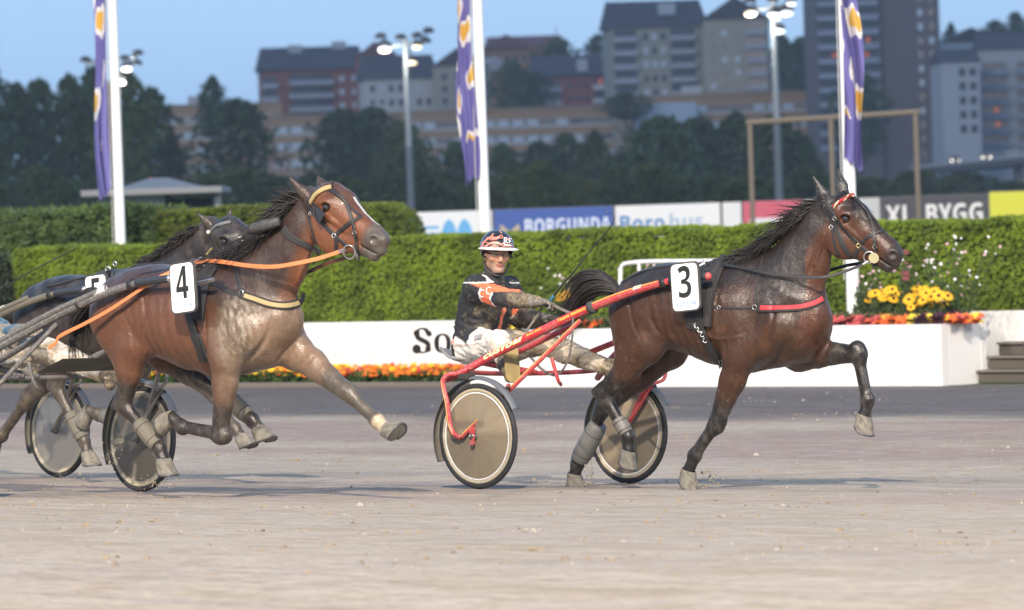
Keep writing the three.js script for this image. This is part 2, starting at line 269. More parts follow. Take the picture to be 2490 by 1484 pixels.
function horseHead(L, hf, ears) {
  const { at, U, lat } = hf, chain = (c, k) => { for (let i = 0; i < c.length - 1; i++) { const [s, n, r, l] = c[i], [t, m, q, o] = c[i + 1]; L.push(seg(at(s, n), at(t, m), r * U, q * U, l * U, o * U, k, lat)); } };
  chain([[26, 20, 30, 25], [60, 2, 41, 36], [92, -2, 38, 38], [130, 5, 32, 29], [170, 8, 27, 23], [204, 8, 25, 21], [222, 9, 22, 20]], 0.03);
  for (const s of [-1, 1]) {
    const w = (q) => s * q;
    L.push(seg(at(74, 46, w(14)), at(108, 50, w(14)), 42 * U, 42 * U, 16 * U, 16 * U, 0.03, lat), seg(at(108, 50, w(14)), at(146, 42, w(8)), 42 * U, 29 * U, 16 * U, 13 * U, 0.03, lat));
    L.push(seg(at(146, 42, w(6)), at(206, 34, w(3)), 27 * U, 20 * U, 12 * U, 14 * U, 0.02, lat));
    const e = blob(at(80, -4, w(35)), 0.045, 0.035, 0.028, 0.03); L.push(e);
    L.push(seg(at(92, 18, w(35)), at(150, 24, w(19)), 7 * U, 5 * U, 7 * U, 5 * U, 0.02, lat));
    L.push(blob(at(222, 6, w(14)), 15 * U, 15 * U, 11 * U, 0.02));
    const eh = blob(at(86, 3, w(41)), 13 * U, 10 * U, 8 * U, 0.012); eh.cut = true; L.push(eh);
    const nh = blob(at(227, 6, w(23)), 9 * U, 8 * U, 8 * U, 0.01); nh.cut = true; L.push(nh);
  }
  L.push(seg(at(218, 12), at(236, 24), 18 * U, 13 * U, 19 * U, 15 * U, 0.02, lat), seg(at(205, 34), at(226, 40), 17 * U, 14 * U, 15 * U, 14 * U, 0.015, lat));
  const mouth = seg(at(196, 33, 20), at(240, 31, 20), 2.2 * U, 2.2 * U, 14 * U, 14 * U, 0.008, lat); mouth.cut = true; L.push(mouth);
  for (const [b, t, w] of ears) {
    const d = t.clone().sub(b), m = b.clone().addScaledVector(d, 0.4); const sc = w || 1;
    L.push(seg(b, m, 0.036 * sc, 0.034 * sc, 0.026 * sc, 0.024 * sc, 0.025, lat), seg(m, t, 0.034 * sc, 0.006, 0.024 * sc, 0.006, 0.012, lat));
  }
}
function trunk(L, M) {                          // M.x, M.y shift the standard body along and up
  const P = (x, y, z = 0) => V(M.x + x, M.y + y, z);
  const ch = [[-0.34, 1.215, 0.20, 0.2], [-0.2, 1.205, 0.25, 0.245], [0.02, 1.18, 0.285, 0.265], [0.24, 1.15, 0.325, 0.28], [0.46, 1.13, 0.335, 0.255], [0.7, 1.11, 0.27, 0.215], [0.86, 1.09, 0.18, 0.185]];
  for (let i = 0; i < ch.length - 1; i++) { const a = ch[i], b = ch[i + 1]; L.push(seg(P(a[0], a[1]), P(b[0], b[1]), a[2], b[2], a[3], b[3], 0.06)); }
  L.push(seg(P(0.28, 1.40), P(0.56, 1.43), 0.085, 0.09, 0.05, 0.05, 0.1), seg(P(-0.1, 1.39), P(-0.34, 1.355), 0.07, 0.07, 0.13, 0.11, 0.1));
  for (const z of [-1, 1]) L.push(blob(P(-0.38, 1.17, z * 0.105), 0.15, 0.21, 0.125, 0.08), blob(P(-0.08, 1.33, z * 0.15), 0.13, 0.08, 0.09, 0.1), blob(P(0.9, 1.04, z * 0.1), 0.11, 0.14, 0.1, 0.06));
  L.push(seg(P(0.45, 0.9), P(0.86, 0.93), 0.11, 0.1, 0.12, 0.11, 0.1), seg(P(0.7, 1.12), P(0.93 + (M.fw || 0), 1.13), 0.2, 0.13, 0.17, 0.14, 0.08));
  L.push(seg(P(-0.5, 1.33), P(-0.56, 1.27), 0.045, 0.035, 0.045, 0.035, 0.06));
}
function neckOf(L, M, T, poll, spread = 1) {    // T: middle of the throat end
  const fw = M.fw || 0, a = V(M.x + 0.68 + fw, M.y + 1.2, 0), b = V(M.x + 0.78 + fw * 0.8, M.y + 1.33, 0), mid = b.clone().lerp(T, 0.5); mid.y -= 0.02 * 0; mid.x += 0.015;
  L.push(seg(a, b, 0.27, 0.235, 0.15, 0.13, 0.1), seg(b, mid, 0.235, 0.178 * spread, 0.125, 0.09, 0.08), seg(mid, T, 0.178 * spread, 0.135 * spread, 0.09, 0.075, 0.06), seg(T, poll.clone().lerp(T, 0.25), 0.125, 0.075, 0.07, 0.055, 0.05));
}
function rim(list, fr, trace, r, add, lift = 0, k = 0.02) {   // a groove (or ridge) along traced points
  const c = new THREE.CatmullRomCurve3(trace.map(([u, v]) => V(u, v, 0)), false, 'centripetal').getSpacedPoints(Math.max(5, trace.length * 3)), hits = c.map((q) => touch(list, fr, q.x, q.y, 28, 42)).filter(Boolean), out = [];
  for (let n = 0; n < 3; n++) for (let i = 1; i < hits.length - 1; i++) hits[i].p.lerp(hits[i - 1].p.clone().add(hits[i + 1].p).multiplyScalar(0.5), 0.5);
  const w = (j) => r * (0.25 + 0.75 * Math.sin(Math.PI * clamp((j + 0.3) / (hits.length - 0.4)))), f = (j) => hits[j].p.clone().addScaledVector(hits[j].n, lift + (add ? 0 : (r - w(j)) * 0.9));
  for (let i = 0; i < hits.length - 1; i++) if (hits[i].p.distanceTo(hits[i + 1].p) < 0.15) out.push(seg(f(i), f(i + 1), w(i), w(i + 1)));
  if (!out.length) return [];
  const bx = new THREE.Box3(); out.forEach((s) => bx.expandByPoint(s.a).expandByPoint(s.b)); const c0 = bx.getCenter(V());
  return [{ t: 2, segs: out, c: c0, R: bx.getSize(V()).length() / 2 + r + 0.02, k, cut: !add }];
}
// locks of hair: each a thin tapered ribbon tube
function locks(roots, grow, n, w, steps = 7) {
  const out = [];
  for (let i = 0; i < n; i++) {
    const r = roots(i / n, i), pts = grow(r, i / n, i, steps);
    out.push(tube(pts, (t) => w * (0.35 + 0.65 * Math.sin(Math.PI * Math.min(1, t * 1.2 + 0.25))) * (1 - t * t * 0.85) * rndAt(i), 4, false));
  }
  return join(out);
}
const rndAt = (i) => 0.6 + 0.8 * (((i * 7919) % 101) / 101);
function makeHorse(o) {
  const { fr, M } = o, L = [], list = L;
  trunk(L, M); neckOf(L, M, o.throat, o.poll, o.neckSpread);
  const lat = o.headLat || LZ, hf = headFrame(o.poll, o.nose, lat);
  const bodyCount = L.length;
  foreLeg(L, o.rf, 1, { ...M, z: 0.15 }); foreLeg(L, o.lf, -1, { ...M, z: -0.15 });
  hindLeg(L, o.rh, 1, { ...M, z: 0.15 }); hindLeg(L, o.lh, -1, { ...M, z: -0.15 });
  horseHead(L, hf, o.ears);
  for (const [tr, r, add, lift] of o.rims || []) L.push(...rim(L.slice(), fr, tr, r, add, lift));
  const low = []; for (const J of [o.rf, o.lf, o.rh, o.lh]) low.push([J[1], J[2]], [J[2], J[3]]); const up = []; for (const J of [o.rf, o.lf, o.rh, o.lh]) up.push([J[0], J[1]]);
  const segDist = (p, [a, b]) => { const ba = b.clone().sub(a), h = clamp(p.clone().sub(a).dot(ba) / ba.lengthSq()); return a.clone().addScaledVector(ba, h).distanceTo(p); };
  const ctx = { hf, low: (p) => Math.min(...low.map((s) => segDist(p, s))), up: (p) => up.map((s) => { const ba = s[1].clone().sub(s[0]); return [segDist(p, s), clamp(p.clone().sub(s[0]).dot(ba) / ba.lengthSq())]; }).reduce((a, b) => (b[0] < a[0] ? b : a)) , ears: o.ears, sock: (p) => sst(0.075, 0.05, segDist(p, [o.lf[2].clone().lerp(o.lf[3], 0.55), o.lf[3]])) };
  const paint = (p, n) => o.paint(p, n, ctx);
  // the head gets finer cells
  const hb = new THREE.Box3().setFromPoints([hf.at(-10, -60, -50), hf.at(250, -60, 50), hf.at(250, 110, -50), hf.at(-10, 110, 50), hf.at(60, 110, 0), ...o.ears.map((e) => e[1])]); hb.expandByScalar(0.015);
  const cell = o.cell || 0.0085, out = hb.clone().expandByScalar(-cell);
  const L2 = L;
  const relief = (p, n) => { // ribs, veins and the play of muscle under the skin
    const x = p.x - M.x, trunkW = sst(0.8, 0.95, p.y) * sst(1.36, 1.2, p.y) * sst(-0.2, 0.0, x) * sst(0.5, 0.35, x);
    const vein = Math.max(0, 1 - Math.abs(n3(p.x * 5.5 + 2, p.y * 5.5, p.z * 5.5)) * 11) * (0.5 + 0.5 * n3(p.x * 2, p.y * 2 + 4, p.z * 2));
    const thin = 0.25 + 0.75 * sst(0.06, 0.15, ctx.low(p)); return thin * (0.0024 * trunkW * Math.sin(x * 78 + p.y * 9) + 0.0021 * vein + 0.004 * n3(p.x * 5.2, p.y * 3.4 + 8, p.z * 5) + 0.0012 * n3(p.x * 22, p.y * 13, p.z * 22)); };
  const body = skin(L2, cell, paint, null, relief), head = skin(L2.filter((s) => hb.clone().expandByScalar(0.1).distanceToPoint(s.c) < s.R), o.headCell || 0.0052, paint, hb, (p, n) => relief(p, n) * 0.45);
  // drop body faces that the finer head covers
  { const p = body.attributes.position, ix = body.index.array, keepIx = []; for (let i = 0; i < ix.length; i += 3) { let inn = 0; for (let k = 0; k < 3; k++) { const v = V(p.getX(ix[i + k]), p.getY(ix[i + k]), p.getZ(ix[i + k])); if (out.containsPoint(v)) inn++; } if (inn < 3) keepIx.push(ix[i], ix[i + 1], ix[i + 2]); } body.setIndex(keepIx); }
  const g = mergeGeometries([body, head]);
  const root = thing(o.name, o.label, 'horse', fr, V(M.x + 0.2, 0, 0), o.group);
  part('body', g, hide, root);
  for (const [J, n] of [[o.rf, 'hoof'], [o.lf, 'hoof'], [o.rh, 'hoof'], [o.lh, 'hoof']]) { const hf0 = part(n, hoofShape(J[3], J[4].clone().sub(J[3]), LZ), hoofMat, root); const sh = shade(new THREE.Mesh(shoeShape(J[3], J[4].clone().sub(J[3]), LZ), shoeMat)); sh.name = 'shoe'; hf0.add(sh); }
  for (const s of [-1, 1]) part('eye', ball(hf.at(86, 3, s * 35), 10 * hf.U, 14, 10), eyeMat, root);
  return { root, list: L, hf, fr };
}
/* ---------- the three turnouts: axes ---------- */
const bank = -Math.atan(0.037);
function sulkyFrame(farU, farV, yaw, L = 1.5) { const w = groundAt(farU, farV), c = V(w.x - Math.sin(yaw) * L / 2, 0, w.z + Math.cos(yaw) * L / 2); c.y = fall(qOf(c.x, c.z)); return new Frame(c.x, c.y, c.z, yaw, bank); }
function horseFrame(sf, yaw, ahead = 1.57) { const s = sf.out(V(ahead, 0, 0)), x = s.x - 0.3 * Math.cos(yaw), z = s.z - 0.3 * Math.sin(yaw); return new Frame(x, fall(qOf(x, z)), z, yaw); }
const S3 = sulkyFrame(1530, 1177, rad(43)), H3 = horseFrame(S3, rad(38));
const S4 = sulkyFrame(345, 1197, rad(47)), H4 = horseFrame(S4, rad(42));
const S5 = sulkyFrame(145, 1162, rad(46)), H5 = horseFrame(S5, rad(42));

const dust = (p, f, s = 1) => clamp(fbm(p.x * f + 3, p.y * f, p.z * f + 7, 3) * 1.6 * s + 0.1);
const mix3 = (a, b, t) => [lerp(a[0], b[0], t), lerp(a[1], b[1], t), lerp(a[2], b[2], t)];
const speck = (p, f, th) => (n3(p.x * f, p.y * f, p.z * f) > th ? 1 : 0);

const dim = (f, k) => (p, n, c) => { const g = k * (1 + 0.11 * n3(p.x * 46, p.y * 30, p.z * 46) + 0.12 * n3(p.x * 110, p.y * 90, p.z * 110)); return f(p, n, c).map((x) => x * g); };
function paint3(p, n, c) {                       // dark bay, black legs, thin sweat and sand marks
  const { hf } = c; let col = [0.078, 0.036, 0.02]; const v = fbm(p.x * 3, p.y * 3, p.z * 3, 4);
  const top = sst(1.12, 1.42, p.y + 0.12 * v + (p.x > 0.7 ? 0.1 : 0)); col = mix3(col, [0.032, 0.024, 0.021], top);
  col = mix3(col, [0.15, 0.065, 0.03], clamp(0.5 * sst(0.1, 0.5, fbm(p.x * 5 + 9, p.y * 5, p.z * 5, 3)) * (1 - top)));
  const q = p.clone().sub(hf.at(0, 0)), hs = q.dot(hf.a) / hf.U, hn = q.dot(hf.n) / hf.U;
  if (hs > 30 && p.x > 1.0) { const w = sst(30, 60, hs); let h = mix3([0.105, 0.04, 0.02], [0.03, 0.022, 0.02], sst(10, -32, hn)); h = mix3(h, [0.045, 0.035, 0.032], sst(195, 225, hs)); h = mix3(h, [0.15, 0.06, 0.028], 0.5 * sst(0.15, 0.4, v) * sst(190, 150, hs)); col = mix3(col, h, w); }
  const [ud, ut] = c.up(p); const bl = Math.max(sst(0.13, 0.06, c.low(p)), sst(0.17, 0.1, ud) * sst(0.42, 0.8, ut)); col = mix3(col, mix3([0.022, 0.02, 0.02], [0.15, 0.135, 0.115], 0.55 * clamp(1.5 * fbm(p.x * 14, p.y * 9, p.z * 14, 3) + 0.12)), bl);
  for (const [b, t] of c.ears) { const d = t.clone().sub(b), h = clamp(p.clone().sub(b).dot(d) / d.lengthSq(), -0.4, 1); const dd = b.clone().addScaledVector(d, h).distanceTo(p); if (dd < 0.06) { col = mix3(col, [0.028, 0.028, 0.03], sst(0.06, 0.05, dd)); if (speck(p, 130, 0.72)) col = [0.3, 0.29, 0.27]; } }
  const du = dust(p, 9) * sst(0.1, 0.6, fbm(p.x * 2.3, p.y * 2.3, p.z * 2.3 + 5, 2) + 0.25);
  col = mix3(col, [0.2, 0.175, 0.15], 0.13 * du); if (p.y < 1.0 && speck(p, 90, 0.88)) col = mix3(col, [0.3, 0.27, 0.23], 0.5);
  return col;
}
function paint4(p, n, c) {                       // bay with wet grey sand over chest and shoulder
  const { hf } = c; let col = [0.165, 0.07, 0.037]; const v = fbm(p.x * 3 + 4, p.y * 3, p.z * 3, 4);
  const top = sst(1.2, 1.45, p.y + 0.14 * v + (p.x > 0.55 ? 0.13 : 0)); col = mix3(col, [0.068, 0.042, 0.034], top);
  col = mix3(col, [0.21, 0.095, 0.052], 0.5 * sst(0.1, 0.5, fbm(p.x * 5, p.y * 5, p.z * 5, 3)) * (1 - top));
  const q = p.clone().sub(hf.at(0, 0)), hs = q.dot(hf.a) / hf.U, hn = q.dot(hf.n) / hf.U, hl = q.dot(hf.lat) / hf.U;
  if (hs > 20 && p.x > 0.95) { const w = sst(20, 55, hs); let h = mix3([0.24, 0.085, 0.036], [0.12, 0.05, 0.026], sst(0, -30, hn)); h = mix3(h, [0.12, 0.1, 0.085], sst(185, 212, hs + 8 * v)); if (hs > 112 && hs < 205 && Math.abs(hl + 3) < 5 && hn < -4) h = mix3(h, [0.85, 0.83, 0.8], sst(5, 2.5, Math.abs(hl + 3))); col = mix3(col, h, w); }
  const [ud, ut] = c.up(p); const bl = Math.max(sst(0.12, 0.055, c.low(p)), sst(0.16, 0.1, ud) * sst(0.4, 0.7, ut)); col = mix3(col, mix3([0.026, 0.025, 0.025], [0.2, 0.175, 0.14], 0.38 * clamp(1.2 * fbm(p.x * 16, p.y * 7, p.z * 16, 3) + 0.2)), bl * 0.92);
  const mudZone = sst(0.62, 0.82, p.x + 0.1 * v) * sst(1.32, 1.14, p.y + 0.1 * v) * sst(-0.3, -0.05, p.z + (p.x - 0.6)) ;
  const streak = fbm(p.x * 26 + p.y * 12, p.y * 7, p.z * 26, 4);
  col = mix3(col, [0.29, 0.24, 0.17], clamp(mudZone * (0.6 + 0.22 * streak) * (1 - 0.5 * bl))); const spl = sst(0.2, 0.05, Math.hypot(p.x - 0.86, (p.y - 1.08) * 0.8)) * sst(0.02, 0.1, p.z); col = mix3(col, [0.72, 0.68, 0.56], clamp(spl * (0.1 + 1.0 * streak)));
  col = mix3(col, [0.17, 0.14, 0.115], 0.25 * dust(p, 9) * sst(0.35, 0.9, p.x));
  { const k = c.sock(p); col = mix3(col, [0.6, 0.5, 0.34], k); }
  if (speck(p, 90, 0.88) && p.y < 1.0) col = mix3(col, [0.3, 0.26, 0.2], 0.5);
  return col;
}
function paint5(p, n, c) {                       // nearly black brown, legs caked with sand
  const { hf } = c; const v = fbm(p.x * 3 + 2, p.y * 3, p.z * 3, 4); let col = mix3([0.036, 0.024, 0.02], [0.022, 0.02, 0.022], sst(1.0, 1.4, p.y));
  if (p.x > 0.75) col = mix3(col, [0.06, 0.042, 0.034], 0.7 * sst(-0.2, 0.3, v));
  const [ud, ut] = c.up(p); const bl = Math.max(sst(0.12, 0.055, c.low(p)), sst(0.16, 0.1, ud) * sst(0.4, 0.8, ut)); col = mix3(col, [0.12, 0.1, 0.075], bl * (0.4 + 0.6 * dust(p, 10, 1.4)));
  return mix3(col, [0.16, 0.14, 0.11], 0.35 * dust(p, 7));
}
// joints are read off the photograph in each animal's own upright planes (u, v, sideways distance)
const J3 = (u, v, z) => H3.at(u, v, z), J4 = (u, v, z) => H4.at(u, v, z), J5 = (u, v, z) => H5.at(u, v, z);
const horse3 = makeHorse({
  name: 'trotting_horse', label: 'dark bay horse in front with red breast collar and number 3', fr: H3, M: { x: 0.02, y: 0 }, group: 'trotting horses in the race',
  throat: J3(1985, 560, 0), poll: J3(2006, 478, 0), nose: J3(2192, 622, -0.1), headLat: V(0.16, 0.05, 1).normalize(),
  ears: [[J3(2016, 500, 0.045), J3(1979, 431, 0.09), 1.15], [J3(2052, 478, -0.06), J3(2038, 410, -0.09), 1.15]],
  rf: [J3(1800, 868, 0.17), J3(1741, 1034, 0.14), J3(1690, 1109, 0.135), J3(1675, 1143, 0.135), J3(1664, 1185, 0.135)],
  lf: [J3(1945, 862, -0.15), J3(2088, 862, -0.13), J3(2111, 973, -0.13), J3(2103, 1008, -0.13), J3(2090, 1052, -0.13)],
  rh: [J3(1572, 838, 0.17), J3(1470, 960, 0.14), J3(1527, 1062, 0.12), J3(1528, 1094, 0.12), J3(1517, 1135, 0.12)],
  lh: [J3(1630, 850, -0.17), J3(1466, 996, -0.14), J3(1405, 1128, -0.13), J3(1398, 1152, -0.13), J3(1392, 1190, -0.13)],
  rims: [[[[1583, 742], [1583, 775], [1595, 802], [1618, 822]], 0.016, false, 0.004], [[[1862, 700], [1880, 735], [1878, 790], [1850, 850]], 0.014, false, 0.004], [[[1990, 590], [1975, 640], [1960, 690]], 0.012, false, 0.004], [[[2004, 570], [1992, 610], [1980, 645]], 0.008, true, -0.002], [[[1765, 800], [1762, 850], [1768, 890]], 0.012, false, 0.004], [[[1650, 700], [1720, 830], [1800, 820]], 0.006, true, -0.002], [[[1530, 720], [1540, 790], [1560, 830]], 0.01, false, 0.003], [[[1795, 905], [1780, 950], [1765, 990]], 0.008, false, 0.003], [[[1915, 830], [1890, 870], [1850, 900]], 0.013, false, 0.004]],
  paint: dim(paint3, 0.66),
});
const horse4 = makeHorse({
  name: 'trotting_horse', label: 'bay horse with white blaze and orange reins and number 4', fr: H4, M: { x: 0.04, y: -0.005, fw: 0.06 }, group: 'trotting horses in the race',
  throat: J4(728, 558, 0), poll: J4(762, 458, 0), nose: J4(936, 585, 0.02), headLat: V(0.02, 0.05, 1).normalize(),
  ears: [[J4(756, 488, 0.05), J4(705, 433, 0.1), 1.05], [J4(788, 462, -0.055), J4(773, 430, -0.08), 0.95]],
  rf: [J4(550, 868, 0.17), J4(535, 1058, 0.14), J4(443, 1040, 0.14), J4(420, 1018, 0.14), J4(384, 1022, 0.14)],
  lf: [J4(722, 858, -0.14), J4(850, 958, -0.12), J4(915, 1020, -0.12), J4(936, 1042, -0.12), J4(966, 1066, -0.12)],
  rh: [J4(325, 840, 0.17), J4(302, 985, 0.14), J4(388, 1090, 0.13), J4(397, 1115, 0.13), J4(400, 1160, 0.13)],
  lh: [J4(395, 850, -0.16), J4(478, 915, -0.14), J4(612, 1020, -0.13), J4(627, 1040, -0.13), J4(640, 1075, -0.13)],
  neckSpread: 1.06,
  rims: [[[[345, 700], [352, 770], [345, 820], [352, 850]], 0.014, false, 0.004], [[[500, 730], [497, 800], [505, 880]], 0.014, false, 0.004], [[[660, 770], [650, 820], [600, 880], [580, 915]], 0.016, false, 0.004], [[[720, 830], [700, 850], [665, 890]], 0.016, false, 0.004], [[[700, 620], [688, 660], [672, 700]], 0.012, false, 0.004], [[[748, 620], [735, 655], [720, 690]], 0.008, true, -0.002], [[[760, 868], [745, 890], [740, 915]], 0.007, false, 0.003], [[[560, 760], [575, 830], [560, 880]], 0.01, false, 0.004], [[[545, 900], [548, 960], [545, 1010]], 0.008, false, 0.003], [[[300, 760], [320, 810], [325, 860]], 0.01, false, 0.004]],
  paint: dim(paint4, 0.68),
});
const horse5 = makeHorse({
  name: 'trotting_horse', label: 'black-brown horse behind, mostly hidden by the bay horse, number 5', fr: H5, M: { x: 0.02, y: 0.01 }, group: 'trotting horses in the race',
  throat: J5(487, 600, 0), poll: J5(521, 536, 0), nose: J5(672, 675, 0.03), headLat: LZ,
  ears: [[J5(519, 556, 0.05), J5(478, 517, 0.1), 1], [J5(552, 548, -0.06), J5(560, 511, -0.08), 1]],
  rf: [J5(330, 890, 0.16), J5(300, 1020, 0.14), J5(240, 1010, 0.14), J5(218, 1000, 0.14), J5(190, 1020, 0.14)],
  lf: [J5(430, 880, -0.14), J5(520, 960, -0.12), J5(570, 1040, -0.12), J5(585, 1060, -0.12), J5(600, 1095, -0.12)],
  rh: [J5(140, 850, 0.16), J5(140, 945, 0.14), J5(204, 1072, 0.13), J5(212, 1098, 0.13), J5(218, 1140, 0.13)],
  lh: [J5(190, 850, -0.16), J5(60, 980, -0.14), J5(5, 1060, -0.13), J5(-10, 1075, -0.13), J5(-30, 1100, -0.13)],
  paint: dim(paint5, 0.75), cell: 0.011, headCell: 0.008,
});
/* ---------- hair ---------- */
const onPlane = (fr, tr) => tr.map(([u, v, z]) => fr.at(u, v, z || 0));
function crest(fr, tr) { const c = new THREE.CatmullRomCurve3(onPlane(fr, tr), false, 'centripetal'); return (t) => c.getPointAt(clamp(t, 0, 1)); }
// mane: locks rooted along the crest, blown back and lying over the near side of the neck
function mane(h, tr, n, o, name = 'mane') {
  reseed(o.seed); const at = crest(h.fr, tr), g = locks((t) => at(t), (r, t, i, st) => {
    const len = rnd(o.len[0], o.len[1]), d = V(o.dir[0] + rnd(-0.25, 0.25), o.dir[1] + rnd(-0.3, 0.35), o.dir[2] + rnd(-0.3, 0.3)), up = rnd(0.1, o.up), pts = [], s = rnd(-0.02, 0.02), ph = rnd(0, 6);
    for (let k = 0; k <= st; k++) { const w = k / st; const p = r.clone().add(V(s, 0.0, s)).addScaledVector(d, w * len); p.y += up * len * (w - w * w * 1.2) - 0.02; p.z += 0.07 * Math.sin(w * 2.2) * (o.side ?? 1) * (t < 0.08 ? 0.3 : 1); p.x += 0.012 * Math.sin(ph + w * 7); p.y += 0.01 * Math.sin(ph * 2 + w * 6); pts.push(p); }
    return pts;
  }, n, o.w || 0.011);
  part(name, g, hairMat, h.root);
}
function tail(h, tr, n, o) {
  reseed(o.seed); const c = new THREE.CatmullRomCurve3(onPlane(h.fr, tr), false, 'centripetal');
  const g = locks(() => null, (r, t, i, st) => {
    const a = rnd(0, 6.283), q = Math.sqrt(rnd()), e = rnd(0.5, 1), sp = o.spread, pts = [], ph = rnd(0, 6);
    for (let k = 0; k <= 10; k++) { const w = k / 10 * e, p = c.getPointAt(w); const f = sp * (0.12 + 0.9 * Math.pow(w, 0.6)); p.y += Math.sin(a) * q * f + 0.012 * Math.sin(ph + w * 9) * w; p.z += Math.cos(a) * q * f * 0.8; p.x += Math.cos(a * 2) * q * f * 0.35 + 0.01 * Math.sin(ph * 3 + w * 8); pts.push(p); }
    return pts;
  }, n, o.w || 0.012);
  part('tail', g, hairMat, h.root);
}
mane(horse3, [[2004, 484], [1965, 512], [1915, 556], [1868, 592], [1820, 616], [1785, 632]], 640, { len: [0.1, 0.28], dir: [-0.75, -0.4, 0.12], up: 0.65, seed: 31, w: 0.0058 });
mane(horse3, [[2010, 482], [1940, 530]], 60, { len: [0.12, 0.24], dir: [-0.9, 0.1, 0.1], up: 0.6, seed: 39, w: 0.004 });
tail(horse3, [[1500, 704], [1465, 688], [1425, 700], [1398, 740], [1375, 785], [1340, 805]], 560, { spread: 0.18, seed: 32, w: 0.006 });
tail(horse3, [[1480, 695], [1430, 705], [1390, 760], [1320, 800], [1240, 815]], 120, { spread: 0.1, seed: 33, w: 0.004 });
mane(horse4, [[748, 468], [715, 508], [685, 545], [640, 590], [590, 618], [545, 634]], 620, { len: [0.14, 0.36], dir: [-0.7, -0.32, 0.22], up: 0.75, seed: 41, w: 0.006 });
mane(horse4, [[745, 470], [705, 515]], 60, { len: [0.12, 0.22], dir: [-0.75, 0.45, 0.1], up: 0.5, seed: 42, w: 0.005 });
tail(horse4, [[252, 716], [225, 724], [200, 760], [185, 805], [190, 845], [205, 880]], 320, { spread: 0.15, seed: 43, w: 0.007 });
mane(horse5, [[515, 540], [480, 552], [440, 580], [400, 606], [362, 628]], 360, { len: [0.08, 0.2], dir: [-0.6, -0.5, 0.12], up: 0.4, seed: 51, w: 0.007 });
tail(horse5, [[70, 745], [45, 755], [25, 790], [20, 840]], 140, { spread: 0.12, seed: 52 });
reseed(77);

/* ---------- harness, bridles, number plates ---------- */
const redBand = mat(0.42, 0.035, 0.045, 0.55), goldBand = mat(0.36, 0.275, 0.125, 0.6), orangeRein = mat(0.62, 0.2, 0.07, 0.5), brownRein = mat(0.16, 0.06, 0.035, 0.6), padMat = mat(0.02, 0.02, 0.022, 0.8), rubber = mat(0.045, 0.047, 0.05, 0.75);
const pos = (h, u, v, lift = 0.004) => { const t = touch(h.list, h.fr, u, v, 28, 42); return t ? t.p.addScaledVector(t.n, lift) : h.fr.at(u, v, 0.15); };
const nrm = (h, u, v) => { const t = touch(h.list, h.fr, u, v, 28, 42); return t ? t.n : V(0, 0, 1); };
const buckle = (h, u, v, r = 0.016) => { const n = nrm(h, u, v), p = pos(h, u, v, 0.008); return ring(p, r, 0.0035, n, 4); };
function bridle(h, label, parts) {
  const g = thing('bridle', label, 'bridle', h.fr, h.hf.at(60, 0), 'bridles on the horses');
  for (const [n, m, tr, w, th, lift] of parts) part(n, lay(h.list, h.fr, tr, w, th, lift), m, g);
  return g;
}
const b3 = bridle(horse3, 'black leather bridle with red and cream braided browband', [
  ['cheek_strap', leather, [[2018, 508], [2053, 557], [2086, 592], [2112, 616]], 0.026, 0.007], ['throat_strap', leather, [[2020, 515], [2023, 545], [2031, 597], [2040, 622]], 0.018, 0.006],
  ['jaw_strap', leather, [[2012, 500], [2033, 553], [2051, 599], [2068, 624]], 0.036, 0.005], ['face_strap', leather, [[2050, 464], [2078, 484], [2108, 516], [2122, 551], [2128, 586], [2132, 616]], 0.02, 0.008, 0.004],
  ['face_strap', leather, [[2066, 472], [2086, 487], [2112, 516], [2134, 544], [2145, 563]], 0.018, 0.007], ['noseband', leather, [[2078, 627], [2090, 597], [2107, 579], [2127, 568], [2146, 562]], 0.022, 0.007, 0.002], ['crown_strap', leather, [[2012, 497], [2030, 480], [2050, 470]], 0.03, 0.006],
]);
{ const c = new THREE.CatmullRomCurve3([[2028, 504], [2040, 494], [2054, 485], [2066, 478], [2075, 474]].map(([u, v]) => pos(horse3, u, v, 0.006))); for (let k = 0; k < 3; k++) { const pts = []; for (let i = 0; i <= 40; i++) { const t = i / 40, p = c.getPointAt(t), a = t * 26 + k * 2.094; p.y += 0.008 * Math.sin(a); p.z += 0.006 * Math.cos(a); pts.push(p); } part('browband_strand', tube(pts, 0.0065, 6), k === 2 ? mat(0.6, 0.5, 0.36, 0.6) : redBand, b3); }
  for (const [u, v] of [[2031, 531], [2022, 553]]) part('buckle', buckle(horse3, u, v), steel, b3); part('buckle', buckle(horse3, 2088, 597), brass, b3); part('buckle', buckle(horse3, 2128, 600), steel, b3);
  part('bit_ring', ring(pos(horse3, 2116, 625, 0.012), 0.036, 0.005, nrm(horse3, 2105, 612)), steel, b3); const n = nrm(horse3, 2105, 612); part('bit_disc', new THREE.CylinderGeometry(0.034, 0.034, 0.008, 18).applyQuaternion(new THREE.Quaternion().setFromUnitVectors(V(0, 1, 0), n)).translate(...pos(horse3, 2128, 627, 0.016).toArray()), mat(0.72, 0.66, 0.42, 0.3, { metalness: 0.7 }), b3);
  part('chin_strap', lay(horse3.list, H3, [[2131, 618], [2128, 640], [2124, 655]], 0.022, 0.007), leather, b3); }
